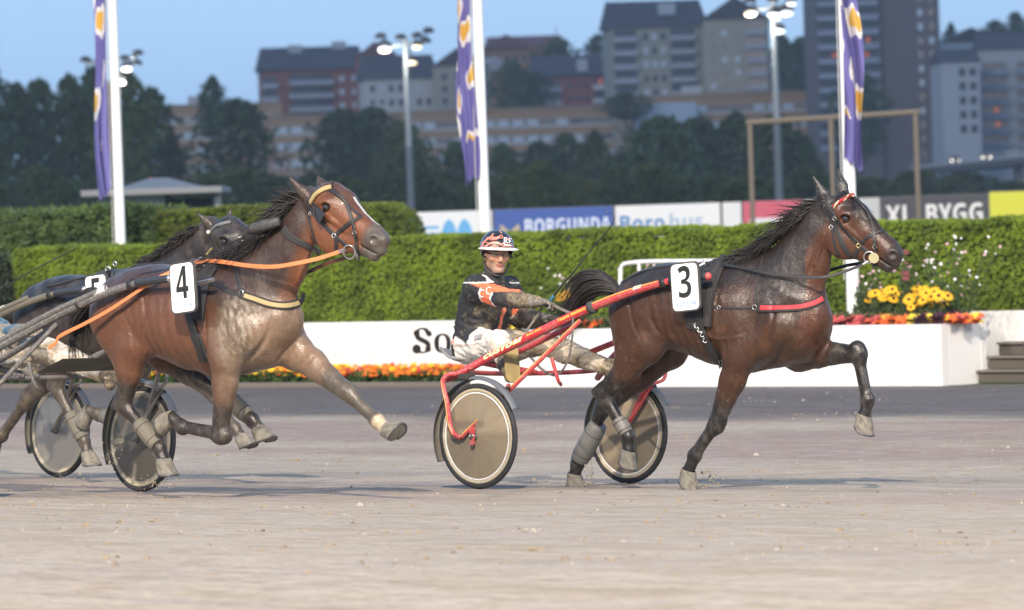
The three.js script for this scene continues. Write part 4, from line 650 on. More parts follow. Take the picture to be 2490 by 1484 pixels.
part('white_tape', tube(smooth([s3(1515, 708, 0.432), s3(1545, 695, 0.42)], 2), 0.0225, 10), mat(0.7, 0.69, 0.66, 0.6), sul4);
part('upper_tube', tube(smooth([s3(1090, 900, 0.74), s3(1195, 854, 0.63), s3(1394, 756, 0.5), s3(1545, 695, 0.42)], 6), 0.02, 10), greyTube, sul5);
part('white_tape', tube(smooth([s3(1440, 736, 0.47), s3(1475, 722, 0.45)], 2), 0.0225, 10), mat(0.66, 0.64, 0.56, 0.6), sul5);
{ // splash apron hung between the shafts of the blue sulky
  const q = [[205, 893, 0.45], [120, 905, 0.45], [150, 870, 0.3], [275, 872, -0.2], [415, 868, -0.5], [300, 892, 0]].map(([u, v, z]) => S4.at(u, v, z)), P = [], I = [], N = 10;
  const a = S4.at(85, 908, 0.42), b = S4.at(310, 900, -0.3), c = S4.at(128, 873, 0.5), d = S4.at(420, 866, -0.55); for (let i = 0; i <= N; i++) for (let k = 0; k <= N; k++) { const p = a.clone().lerp(b, i / N).lerp(c.clone().lerp(d, i / N), k / N); p.x += 0.1 * (k / N); p.y += 0.02 * Math.sin(i * 1.1) * Math.sin(k / N * 3.1); P.push(p.x, p.y, p.z); } for (let i = 0; i < N; i++) for (let k = 0; k < N; k++) { const A = i * (N + 1) + k; I.push(A, A + 1, A + N + 1, A + 1, A + N + 2, A + N + 1); }
  const ge = new THREE.BufferGeometry(); ge.setAttribute('position', new THREE.Float32BufferAttribute(P, 3)); ge.setIndex(I); ge.computeVertexNormals(); part('splash_apron', ge, mat(0.065, 0.065, 0.05, 0.75, { side: THREE.DoubleSide }), sul4); }
/* ---------- drivers ---------- */
function hand(L, W, F, U, side, open = 0) {        // wrist, forwards, back of the hand up, towards the thumb
  const at = (f, u, s) => W.clone().addScaledVector(F, f).addScaledVector(U, u).addScaledVector(side, s);
  for (let i = 0; i < 4; i++) L.push(seg(at(0, 0, (i - 1.5) * 0.014), at(0.085, 0.004, (1.5 - i) * 0.021), 0.02, 0.0135, 0.02, 0.0135, 0.018));
  for (let i = 0; i < 4; i++) { const ln = [0.036, 0.04, 0.037, 0.029][i], s = (1.5 - i) * 0.0215; let p = at(0.085, 0.004, s), a = -0.5 - open; for (let k = 0; k < 3; k++) { const q = p.clone().addScaledVector(F, Math.cos(a) * ln * (1 - 0.18 * k)).addScaledVector(U, Math.sin(a) * ln * (1 - 0.18 * k)); L.push(seg(p, q, 0.0112 - k * 0.0008, 0.0104 - k * 0.001, 0.0112 - k * 0.0008, 0.0104 - k * 0.001, 0.006)); p = q; a -= 1.15; } }
  const t0 = at(0.025, -0.008, 0.032), t1 = at(0.055, -0.02, 0.05), t2 = at(0.085, -0.032, 0.036), t3 = at(0.098, -0.04, 0.014); L.push(seg(at(0.0, 0, 0.012), t0, 0.018, 0.016, 0.018, 0.016, 0.015), seg(t0, t1, 0.015, 0.0125, 0.015, 0.0125, 0.01), seg(t1, t2, 0.0125, 0.0115, 0.0125, 0.0115, 0.006), seg(t2, t3, 0.0115, 0.0095, 0.0115, 0.0095, 0.006));
}
function driver(fr, o) {
  const L = [], P = o.joints, W = V(0, 0, 1);
  const pel = P.pelvis, ch = P.chest, nk = P.neck, hd = P.head;
  L.push(seg(pel, pel.clone().lerp(ch, 0.5), 0.138, 0.14, 0.18, 0.178, 0.06), seg(pel.clone().lerp(ch, 0.5), ch, 0.145, 0.148, 0.18, 0.2, 0.06), seg(ch, nk.clone().lerp(ch, 0.35), 0.135, 0.08, 0.185, 0.115, 0.07), seg(nk.clone().lerp(ch, 0.3), nk, 0.065, 0.058, 0.065, 0.058, 0.05), seg(nk, hd.clone().lerp(nk, 0.4), 0.058, 0.06, 0.06, 0.062, 0.03));
  for (const s of [1, -1]) {
    const A = s > 0 ? P.armR : P.armL, G = s > 0 ? P.legR : P.legL, sh = A[0];
    L.push(seg(nk.clone().lerp(ch, 0.3), sh, 0.06, 0.075, 0.06, 0.075, 0.08), seg(sh, A[1], 0.084, 0.068, 0.082, 0.068, 0.05), seg(A[1], A[1].clone().lerp(A[2], 0.35), 0.061, 0.058, 0.061, 0.058, 0.02), seg(A[1].clone().lerp(A[2], 0.35), A[2], 0.058, 0.04, 0.058, 0.04, 0.03));
    L.push(seg(pel.clone().lerp(G[0], 0.8), G[0].clone().lerp(G[1], 0.5), 0.115, 0.098, 0.115, 0.098, 0.06), seg(G[0].clone().lerp(G[1], 0.5), G[1], 0.098, 0.078, 0.098, 0.078, 0.04), seg(G[1], G[1].clone().lerp(G[2], 0.35), 0.079, 0.078, 0.079, 0.078, 0.03), seg(G[1].clone().lerp(G[2], 0.35), G[2], 0.078, 0.058, 0.078, 0.058, 0.03));
  }
  // creases of the cloth
  const fold = (p, n) => 0.006 * n3(p.x * 9 + p.y * 14, p.y * 12, p.z * 9) + 0.0028 * n3(p.x * 30, p.y * 34, p.z * 30) - 0.004 * Math.max(0, 1 - Math.abs(n3(p.x * 5 + 3, p.y * 11 + p.x * 5, p.z * 7)) * 6);
  const near2 = (p, a, b) => { const ba = b.clone().sub(a), h = p.clone().sub(a).dot(ba) / ba.lengthSq(), c = clamp(h); return [a.clone().addScaledVector(ba, c).distanceTo(p), h]; };
  const body = skin(L, 0.009, (p, n) => o.paint(p, n, near2, P), null, fold);
  // gloves
  const geos = [body]; const gl = (A, thumb) => { const H = [], F = A[3].clone().sub(A[2]).normalize(), U = V(0, 1, 0).addScaledVector(F, -F.y).normalize(), s = F.clone().cross(U).multiplyScalar(thumb).normalize(); H.push(seg(A[2].clone().addScaledVector(F, -0.03), A[2], 0.042, 0.032, 0.042, 0.032, 0.02)); hand(H, A[2], F, U, s); geos.push(skin(H, 0.0038, (p) => { const k = clamp(0.45 + fbm(p.x * 40, p.y * 40, p.z * 40, 2)); return mix3(o.glove[0], o.glove[1], k); })); };
  gl(P.armR, -1); gl(P.armL, 1);
  // boots
  for (const G of [P.legR, P.legL]) { const B = [], ank = G[2], toe = G[3], F = toe.clone().sub(G[4]).normalize(), N = G[5]; B.push(seg(ank, G[4].clone().addScaledVector(N, -0.045).addScaledVector(F, 0.05), 0.062, 0.05, 0.062, 0.05, 0.03), seg(G[4].clone().addScaledVector(N, -0.04), G[4].clone().lerp(toe, 0.55).addScaledVector(N, -0.035), 0.038, 0.043, 0.038, 0.043, 0.02), seg(G[4].clone().lerp(toe, 0.55).addScaledVector(N, -0.035), toe.clone().addScaledVector(N, -0.03).addScaledVector(F, -0.02), 0.043, 0.03, 0.046, 0.036, 0.02)); geos.push(skin(B, 0.006, (p) => mix3([0.05, 0.045, 0.04], [0.25, 0.2, 0.13], clamp(0.5 + fbm(p.x * 20, p.y * 20, p.z * 20, 3))))); }
  // head and face
  const f = o.face.clone().normalize(), up = o.up.clone().addScaledVector(f, -o.up.dot(f)).normalize(), r = f.clone().cross(up).normalize(), X = (a, b, c) => hd.clone().addScaledVector(f, a).addScaledVector(up, b).addScaledVector(r, c);
  const Hd = [], Q = new THREE.Quaternion().setFromRotationMatrix(new THREE.Matrix4().makeBasis(f, up, r));
  Hd.push(blob(X(-0.005, 0.025, 0), 0.098, 0.1, 0.078, 0.03, Q), seg(X(0.03, -0.03, 0), X(0.055, -0.095, 0), 0.06, 0.035, 0.058, 0.034, 0.03, r), seg(X(-0.01, -0.06, 0.045), X(0.05, -0.1, 0.018), 0.024, 0.018, 0.016, 0.016, 0.03, r), seg(X(-0.01, -0.06, -0.045), X(0.05, -0.1, -0.018), 0.024, 0.018, 0.016, 0.016, 0.03, r), seg(X(-0.03, -0.05, 0), nk, 0.055, 0.056, 0.055, 0.056, 0.03));
  for (const s of [1, -1]) { Hd.push(blob(X(0.062, -0.022, s * 0.042), 0.026, 0.02, 0.024, 0.02, Q), seg(X(0.084, 0.026, s * 0.012), X(0.072, 0.027, s * 0.05), 0.011, 0.01, 0.011, 0.01, 0.015)); const e = blob(X(0.09, 0.005, s * 0.031), 0.02, 0.013, 0.018, 0.012, Q); e.cut = true; Hd.push(e); Hd.push(blob(X(0.079, 0.004, s * 0.031), 0.013, 0.012, 0.013, 0.003, Q)); Hd.push(blob(X(-0.01, -0.012, s * 0.078), 0.02, 0.03, 0.01, 0.01, Q)); }
  Hd.push(seg(X(0.09, 0.012, 0), X(0.115, -0.032, 0), 0.0105, 0.0145, 0.009, 0.013, 0.012, r), blob(X(0.102, -0.036, 0.012), 0.011, 0.009, 0.009, 0.008, Q), blob(X(0.102, -0.036, -0.012), 0.011, 0.009, 0.009, 0.008, Q), blob(X(0.09, -0.061, 0), 0.013, 0.006, 0.024, 0.006, Q), blob(X(0.088, -0.072, 0), 0.013, 0.007, 0.021, 0.006, Q), blob(X(0.083, -0.102, 0), 0.017, 0.016, 0.021, 0.015, Q)); const mo = blob(X(0.1, -0.0665, 0), 0.014, 0.0018, 0.021, 0.003, Q); mo.cut = true; Hd.push(mo);
  const scarf = o.scarf || [0.035, 0.034, 0.033];
  const face = skin(Hd, 0.0036, (p) => { const q = p.clone().sub(hd), a = q.dot(f), b = q.dot(up), c = q.dot(r); let col = [0.44, 0.235, 0.155]; col = mix3(col, [0.5, 0.21, 0.15], 0.5 * sst(0.03, 0.0, Math.hypot(b + 0.03, Math.abs(c) - 0.045)));
    col = mix3(col, [0.24, 0.165, 0.125], 0.6 * sst(-0.035, -0.06, b) * sst(-0.02, 0.03, a)); if (Math.hypot((b + 0.0665) * 2.6, c) < 0.027 && a > 0.07) col = [0.36, 0.13, 0.11]; const ed = Math.hypot(b - 0.004, Math.abs(c) - 0.031); if (ed < 0.0125 && a > 0.07) col = ed < 0.0062 ? [0.03, 0.035, 0.04] : [0.5, 0.47, 0.44]; if (Math.abs(b - 0.029) < 0.006 && a > 0.06 && Math.abs(c) > 0.01 && Math.abs(c) < 0.052) col = mix3(col, [0.06, 0.035, 0.025], 0.75);
    if (speck(p, 210, 0.74)) col = mix3(col, [0.4, 0.36, 0.3], 0.6); if (b < -0.118 + 0.35 * Math.max(0, -a)) col = mix3(scarf, [0.2, 0.185, 0.15], clamp(fbm(p.x * 60, p.y * 60, p.z * 60, 2) * 1.6)); if (b > 0.04 || a < -0.02) col = mix3(col, [0.05, 0.03, 0.02], 0.7 * sst(-0.03, 0, -a)); return col; });
  geos.push(face);
  const root = thing('person', o.label, 'person', fr, V(pel.x, 0, 0), 'race drivers');
  part('body', mergeGeometries(geos), o.cloth, root);
  // helmet
  const HB = new THREE.Matrix4().makeBasis(f, up, r).setPosition(hd.x, hd.y, hd.z), put = (ge) => ge.applyMatrix4(HB);
  const shell = new THREE.SphereGeometry(1, 48, 32, 0, Math.PI * 2, 0, rad(112)); { const q = shell.attributes.position; for (let i = 0; i < q.count; i++) { let x = q.getX(i), y = q.getY(i), z = q.getZ(i); if (y < 0.0 && x > -0.1) y = lerp(y, 0.02, sst(-0.1, 0.45, x) * 1); x *= 0.135; z *= 0.116; y = y * 0.122 + 0.052; q.setXYZ(i, x, y, z); } shell.computeVertexNormals(); }
  part('helmet', put(shell), o.helmet, root);
  const vis = new THREE.BufferGeometry(); { const A = [], I = [], N = 18; for (let i = 0; i <= N; i++) { const a = lerp(-1.35, 1.35, i / N), e = Math.cos(a * 0.62); for (const [k, y] of [[0, 0], [1, 0], [1, -0.006], [0, -0.008]]) { const rr = k ? 0.046 * e : -0.004; A.push(Math.cos(a) * (0.135 + rr), 0.056 + y - k * 0.016 * e, Math.sin(a) * (0.118 + rr * 0.85)); } } for (let i = 0; i < N; i++) for (let k = 0; k < 4; k++) { const p0 = i * 4 + k, p1 = i * 4 + (k + 1) % 4; I.push(p0, p0 + 4, p1, p1, p0 + 4, p1 + 4); } vis.setAttribute('position', new THREE.Float32BufferAttribute(A, 3)); vis.setIndex(I); vis.computeVertexNormals(); }
  part('visor', put(vis), mat(0.72, 0.72, 0.7, 0.5), root);
  for (const s of [1, -1]) { const e = new THREE.Shape(); e.absellipse(0, 0, 0.042, 0.062, 0, 6.2832); const ho = new THREE.Path(); ho.absellipse(0.002, 0.01, 0.014, 0.026, 0, 6.2832); e.holes.push(ho); part('ear_guard', put(new THREE.ExtrudeGeometry(e, { depth: 0.014, bevelEnabled: true, bevelSize: 0.006, bevelThickness: 0.006, bevelSegments: 2, curveSegments: 16 }).translate(-0.022, -0.012, s > 0 ? 0.088 : -0.106)), mat(0.03, 0.032, 0.035, 0.6), root);
    part('chin_strap', put(tube(smooth([V(-0.015, -0.05, s * 0.09), V(0.02, -0.1, s * 0.07), V(0.06, -0.135, s * 0.02), V(0.065, -0.137, 0)], 4), 0.007, 6)), leather, root); part('glasses_arm', put(tube([V(-0.02, 0.016, s * 0.086), V(0.085, 0.014, s * 0.066)], 0.004, 6)), mat(0.02, 0.02, 0.02, 0.3), root);
    const ln = new THREE.SphereGeometry(0.075, 16, 10, 0, 1, 1.25, 0.62); const A = ln.attributes.position; for (let i = 0; i < A.count; i++) { const u = (i % 17) / 16, v = Math.floor(i / 17) / 10; const c = s * lerp(0.008, 0.066, u); A.setXYZ(i, 0.108 - 3.4 * c * c * 1.7, 0.022 - 0.044 * v * (1 - 0.3 * (1 - u) * 0.6), c); } ln.computeVertexNormals(); part('lens', put(ln), mat(0.95, 0.93, 0.9, 0.08, { transmission: 1, thickness: 0, side: THREE.DoubleSide }), root); }
  o.after?.(root, put, X, L);
  return { root, list: L, fr };
}
// helmet shell of the red sulky's driver: black with salmon swooshes and white lettering
function helmetMat(draw, base) { const cv = document.createElement('canvas'); cv.width = 1024; cv.height = 512; const c = cv.getContext('2d'); c.fillStyle = base; c.fillRect(0, 0, 1024, 512); draw(c); for (let i = 0; i < 500; i++) { c.fillStyle = 'rgba(190,180,165,' + rnd(0.15, 0.5) + ')'; c.fillRect(rnd(0, 1024), rnd(0, 512), rnd(1, 4), rnd(1, 3)); } const t = new THREE.CanvasTexture(cv); t.colorSpace = THREE.SRGBColorSpace; return new THREE.MeshPhysicalMaterial({ map: t, roughness: 0.25, clearcoat: 0.8, clearcoatRoughness: 0.15 }); }
const cloth = new THREE.MeshPhysicalMaterial({ vertexColors: true, roughness: 0.72 });
const A3 = (u, v, z) => S3.at(u, v, z);
const hel3 = helmetMat((c) => { const sw = (x, y, r, a0, a1, w, col) => { c.strokeStyle = col; c.lineWidth = w; c.beginPath(); c.arc(x, y, r, a0, a1); c.stroke(); }; const base = 420;
  for (const [x, col] of [[300, '#e89a86'], [320, '#d96f58'], [560, '#e89a86'], [900, '#e08a74']]) for (let k = 0; k < 4; k++) sw(x + k * 4, 480 - k * 6, 70 + k * 20, -2.4, -0.9, 6, k % 2 ? col : '#6d2a22'); for (let k = 0; k < 5; k++) sw(440 - k * 10, 180, 60 + k * 14, 0.6, 2.4, 9, k % 2 ? '#f0b4a4' : '#c9543f'); sw(560, 120, 40, 2, 4.6, 18, '#e7927e'); sw(600, 262, 24, 0, 6.3, 10, '#c9402f');
c.fillStyle = '#e58f7c'; c.fillRect(520, 372, 330, 12); }, '#16181d');
function paintDriver3(p, n, near2, P) {
  let col = [0.018, 0.019, 0.023]; const mud = [0.31, 0.25, 0.155], orange = [0.78, 0.17, 0.075], white = [0.72, 0.7, 0.66];
  const legR = [near2(p, P.legR[0], P.legR[1]), near2(p, P.legR[1], P.legR[2])], legL = [near2(p, P.legL[0], P.legL[1]), near2(p, P.legL[1], P.legL[2])], aR = near2(p, P.armR[0], P.armR[1]), aR2 = near2(p, P.armR[1], P.armR[2]), aL = near2(p, P.armL[0], P.armL[1]), aL2 = near2(p, P.armL[1], P.armL[2]);
  const tors = near2(p, P.pelvis, P.chest), dl = Math.min(...[...legR, ...legL].map((q) => q[0])), da = Math.min(aR[0], aR2[0], aL[0], aL2[0]), v = fbm(p.x * 7, p.y * 7, p.z * 7, 3), fine = fbm(p.x * 40, p.y * 40, p.z * 40, 2);
  const isLeg = dl < 0.13 && (tors[1] < 0.16 || p.x > P.pelvis.x + 0.16) && da > dl && p.y < P.pelvis.y + 0.14 && p.x > P.pelvis.x - 0.03;
  if (isLeg) { const right = Math.min(legR[0][0], legR[1][0]) < Math.min(legL[0][0], legL[1][0]); col = white; const along = right ? (legR[0][0] < legR[1][0] ? legR[0][1] * 0.5 : 0.5 + 0.5 * legR[1][1]) : 1; let k = right ? clamp(0.12 + 0.55 * sst(0.3, 1.0, along + 0.35 * v) + 0.35 * fine * sst(0.1, 0.6, along)) : clamp(0.86 + 0.4 * v + 0.3 * fine); col = mix3(col, mud, k); if (right && Math.abs(n.y - 0.02 - 0.0) < 0.05 && n.z > 0.7) col = mix3(col, [0.2, 0.05, 0.04], 0.5); return mix3(col, [0.6, 0.56, 0.48], 0.35 * sst(0.25, 0.5, fine) * k); }
  const band = (h) => (h > 0.5 && h < 0.86 ? 1 : 0), edge = (h) => ((h > 0.455 && h <= 0.5) || (h >= 0.86 && h < 0.905) ? 1 : 0);
  if (aR[0] < 0.1 && aR[0] <= aR2[0] + 0.004) { if (band(aR[1])) col = orange; else if (edge(aR[1])) col = white; } if (aL[0] < 0.1 && aL[0] <= aL2[0] + 0.004 && p.z < -0.1) { if (band(aL[1])) col = orange; else if (edge(aL[1])) col = white; }
  if (aR2[0] < 0.09 && aR2[0] < aR[0]) col = mix3(col, mud, clamp(sst(-0.1, 0.9, aR2[1] + 0.5 * v) * (0.5 + 0.8 * fine))); if (aL2[0] < 0.09 && aL2[0] < aL[0]) col = mix3(col, mud, 0.35 * clamp(0.3 + v));
  const yn = P.neck.y - p.y; if (da > 0.045 && yn < 0.14 && yn > -0.05) { const w = p.z + 0.3 * (p.x - P.neck.x); if (yn > 0.035 && yn < 0.095 && n.y > 0.45) col = orange; else if (n.y > 0.4 && yn > 0.025 && yn < 0.035) col = white; if (Math.hypot(p.x - P.neck.x, p.z) < 0.085) col = mix3([0.03, 0.03, 0.03], mud, clamp(0.2 + 0.9 * fine)); }
  if (n.x > 0.5 && tors[1] > 0.05 && tors[1] < 1.2 && da > 0.06) { const k = clamp(sst(-0.1, 0.5, v + 0.1) * (0.5 + 0.8 * fine)); col = mix3(col, mud, 0.5 * k); if (Math.abs(p.z + 0.02) < 0.02) col = mix3(orange, mud, 0.3); }
  if (tors[1] < 0.08 && n.y < 0.6 && p.x < P.pelvis.x + 0.05) { if (Math.abs(p.y - P.pelvis.y - 0.02) < 0.02) col = [0.7, 0.3, 0.2]; }
  return mix3(col, mud, 0.6 * (speck(p, 150, 0.74) && n.x > -0.1 && v > -0.05 ? 1 : 0));
}
const jnt3 = {
  pelvis: A3(1158, 838, 0), chest: A3(1182, 737, 0), neck: A3(1198, 678, 0), head: A3(1208, 621, 0.02),
  armR: [A3(1156, 702, 0.18), A3(1222, 724, 0.27), A3(1306, 735, 0.24), A3(1345, 737, 0.2)], armL: [A3(1236, 704, -0.19), A3(1262, 772, -0.25), A3(1330, 776, -0.2), A3(1360, 772, -0.17)],
  legR: [A3(1142, 846, 0.1), A3(1214, 832, 0.3), A3(1228, 884, 0.44), A3(1240, 852, 0.47), A3(1246, 916, 0.47), V(0.93, 0.1, 0.35).normalize()], legL: [A3(1182, 846, -0.1), A3(1322, 836, -0.27), A3(1478, 894, -0.4), A3(1500, 872, -0.42), A3(1498, 915, -0.42), V(0.97, 0.1, -0.2).normalize()],
};
const man3 = driver(S3, { label: 'race driver in black and orange with patterned helmet holding a whip', joints: jnt3, face: V(1, -0.05, 0.62), up: V(0.02, 1, -0.02), paint: paintDriver3, cloth, glove: [[0.09, 0.085, 0.08], [0.24, 0.22, 0.18]], helmet: hel3 });
{ // lettering on sleeve and collar patch
  const wl = mat(0.75, 0.73, 0.7, 0.7), arc = (cx, cy, r, a0, a1, n = 8) => Array.from({ length: n }, (_, i) => { const a = lerp(a0, a1, i / (n - 1)); return [cx + Math.cos(a) * r * 0.8, cy - Math.sin(a) * r]; });
  part('sleeve_letter', lay(man3.list, S3, arc(1174, 714, 8, 0.8, 5.3), 0.008, 0.003, 0.003), wl, man3.root); part('sleeve_letter', lay(man3.list, S3, arc(1190, 708, 8, 0.8, 5.3), 0.008, 0.003, 0.003), wl, man3.root);
  part('shoulder_patch', lay(man3.list, S3, [[1176, 672], [1186, 680], [1194, 690]], 0.045, 0.004, 0.006), wl, man3.root); part('thigh_patch', lay(man3.list, S3, [[1155, 823], [1172, 818]], 0.04, 0.003, 0.004), mat(0.3, 0.3, 0.3, 0.7), man3.root);
  { const hd = jnt3.head, f0 = V(1, -0.05, 0.62).normalize(), up0 = V(0.02, 1, -0.02).addScaledVector(f0, -V(0.02, 1, -0.02).dot(f0)).normalize(), r0 = f0.clone().cross(up0).normalize(), Q0h = new THREE.Quaternion().setFromRotationMatrix(new THREE.Matrix4().makeBasis(f0, up0, r0)), hl = [blob(hd.clone().addScaledVector(up0, 0.052), 0.1352, 0.1222, 0.1162, 0.01, Q0h)], salmon = mat(0.6, 0.24, 0.17, 0.4);
    for (const tr of [[[1226, 579], [1227, 591]], [[1226, 579], [1231, 579], [1232, 584], [1227, 585]], [[1229, 585], [1234, 592]], [[1237, 580], [1238, 592]], [[1237, 580], [1243, 582]], [[1237, 586], [1242, 587]], [[1226, 595], [1243, 597]]]) part('helmet_letter', lay(hl, S3, tr, 0.0075, 0.001, 0.0015), wl, man3.root);
    for (const [tr, w] of [[[[1170, 606], [1178, 588], [1194, 576]], 0.016], [[[1174, 610], [1188, 594], [1206, 590], [1222, 596]], 0.013], [[[1182, 608], [1196, 599], [1212, 600]], 0.008], [[[1200, 568], [1196, 575], [1201, 582]], 0.01], [[[1214, 575], [1219, 572], [1222, 577], [1217, 580]], 0.007]]) part('helmet_stripe', lay(hl, S3, tr, w, 0.001, 0.001), salmon, man3.root); }
  part('boot_sole', new THREE.ExtrudeGeometry(roundRect(0.1, 0.255, 0.046), { depth: 0.014, bevelEnabled: true, bevelSize: 0.003, bevelThickness: 0.003 }).applyMatrix4((() => { const G = jnt3.legR, n = G[5], u = G[3].clone().sub(G[4]).normalize(), r = u.clone().cross(n).normalize(); const c = G[3].clone().lerp(G[4], 0.5).addScaledVector(n, 0.002); return new THREE.Matrix4().makeBasis(r, u, n.clone().addScaledVector(u, -n.dot(u)).normalize()).setPosition(c.x, c.y, c.z); })()), mat(0.32, 0.24, 0.1, 0.7), man3.root); }
// whips
function whip(fr, tr, label) { const p = smooth(onPlane(fr, tr), 8), g = thing('whip', label, 'whip', fr, p[0], 'drivers whips'); part('shaft', tube(p, (t) => lerp(0.0075, 0.0022, Math.min(1, t * 1.3)), 6), mat(0.035, 0.033, 0.03, 0.5), g); part('grip_tape', tube(p.slice(Math.floor(p.length * 0.06), Math.floor(p.length * 0.12) + 2), 0.0095, 8), mat(0.05, 0.2, 0.36, 0.5), g); part('knot', ball(p[p.length - 1], 0.007), mat(0.1, 0.1, 0.1, 0.5), g); }
whip(S3, [[1330, 742, 0.2], [1350, 715, 0.2], [1400, 655, 0.2], [1450, 592, 0.2], [1484, 552, 0.2], [1494, 530, 0.2], [1488, 519, 0.2], [1476, 516, 0.2]], 'thin black whip raised by the driver in black and orange');
rein('rein', S3, [[1345, 742, 0.2], [1365, 752, 0.25], [1392, 764, 0.36]], mat(0.2, 0.18, 0.15, 0.7), 'sandy rein from the gloved hand to the red shaft', 0.02);
rein('rein', S3, [[1318, 748, 0.18], [1302, 775, 0.18], [1280, 806, 0.2]], mat(0.2, 0.18, 0.15, 0.7), 'loose rein end hanging below the gloved hand', 0.02);
rein('rein', S3, [[1394, 768, 0.5], [1392, 820, 0.5], [1380, 880, 0.48], [1355, 912, 0.45], [1320, 900, 0.42], [1290, 868, 0.42]], mat(0.13, 0.12, 0.11, 0.7), 'dirty slack strap looping under the red shaft', 0.018);
// driver of the blue sulky: only gloves, sleeves and legs reach into the frame
const shift = (j, d) => { const o = {}; for (const k of Object.keys(j)) o[k] = Array.isArray(j[k]) ? j[k].map((p, i) => (i === 5 ? p.clone() : p.clone().add(d))) : j[k].clone().add(d); return o; };
const jnt4 = shift(jnt3, V(-0.05, -0.02, 0)); jnt4.chest.add(V(-0.3, -0.12, 0)); jnt4.neck.add(V(-0.48, -0.2, 0)); jnt4.head.add(V(-0.52, -0.26, 0)); jnt4.armR[0].add(V(-0.36, -0.16, 0)); jnt4.armL[0].add(V(-0.36, -0.16, 0)); jnt4.armR = [jnt4.armR[0], S4.at(-48, 815, 0.28), S4.at(-4, 821, 0.22), S4.at(26, 826, 0.18)]; jnt4.armL = [jnt4.armL[0], S4.at(20, 815, -0.12), S4.at(70, 802, -0.02), S4.at(104, 796, 0.02)];
const plain = (jack, pant, mudA) => (p, n, near2, P) => { const dl = Math.min(...[P.legR, P.legL].flatMap((G) => [near2(p, G[0], G[1])[0], near2(p, G[1], G[2])[0]])), da = Math.min(...[P.armR, P.armL].flatMap((G) => [near2(p, G[0], G[1])[0], near2(p, G[1], G[2])[0]])); const v = fbm(p.x * 9, p.y * 9, p.z * 9, 3); const leg = dl < 0.13 && da > dl && p.y < P.pelvis.y + 0.12 && p.x > P.pelvis.x - 0.02; return mix3(leg ? pant : jack, [0.3, 0.24, 0.15], clamp((leg ? 0.55 : mudA) + 1.1 * v)); };
const hel4 = helmetMat(() => {}, '#22304a');
driver(S4, { label: 'driver at left edge in muddy blue sleeves and sandy gloves', joints: jnt4, face: V(1, -0.05, 0.1), up: V(0, 1, 0), paint: plain([0.03, 0.1, 0.18], [0.62, 0.6, 0.56], 0.4), cloth, glove: [[0.2, 0.18, 0.14], [0.3, 0.26, 0.19]], helmet: hel4 });
const man5 = driver(S5, { label: 'driver of the grey sulky behind the left edge', joints: jnt3, face: V(1, -0.05, 0), up: V(0, 1, 0), paint: plain([0.1, 0.1, 0.11], [0.5, 0.48, 0.44], 0.1), cloth, glove: [[0.1, 0.09, 0.08], [0.2, 0.18, 0.14]], helmet: hel4 });
whip(S5, [[-112, 770, 0.2], [-90, 758, 0.2], [0, 703, 0.2], [90, 652, 0.2], [165, 614, 0.2], [182, 604, 0.2], [183, 600, 0.2], [181, 598, 0.2]], 'thin dark whip slanting across the hedge at left');
/* ---------- floodlights on the stand side, behind the photographer ---------- */
const lampGlow = new THREE.MeshStandardMaterial({ color: 0xffffff, emissive: 0xfff3e2, emissiveIntensity: 3 });
for (const [i, [x, y, z]] of [[-78, 60, 52], [-8, 68, 72], [92, 62, 44]].entries()) {
  const g = thing('floodlight_mast', ['floodlight mast on the stand side, leftmost', 'floodlight mast on the stand side, middle', 'floodlight mast on the stand side, rightmost'][i], 'floodlight', null, V(x, 0, z), 'floodlight masts beside the stand'); g.basePoint = null;
  part('pole', rod(V(0, 0, 0), V(0, y + 1, 0), 0.6, 0.3, 12), mat(0.4, 0.41, 0.42, 0.5, { metalness: 0.4 }), g); part('crossbar', box(0, y, 0, 9, 0.3, 0.3), mat(0.3, 0.3, 0.3, 0.5), g);
  for (let k = 0; k < 6; k++) { part('lamp_housing', box(-3.75 + k * 1.5, y + 0.02, -0.42, 1.2, 1.2, 0.4, 0.1), mat(0.06, 0.06, 0.06, 0.6), g); part('lamp_glass', box(-3.75 + k * 1.5, y + 0.02, -0.63, 1.1, 1.1, 0.012), lampGlow, g); }
  const s = new THREE.SpotLight(0xffeedb, FLOOD * [0.72, 1.6, 0.66][i], 0, 1.25, 0.5, 2); s.position.set(x, y, z - 3.2); s.target.position.set(x * 0.1, 0, -38); s.castShadow = true; s.shadow.radius = 48; s.shadow.mapSize.set(1024, 1024); s.name = 'flood_light'; scene.add(s, s.target);
}
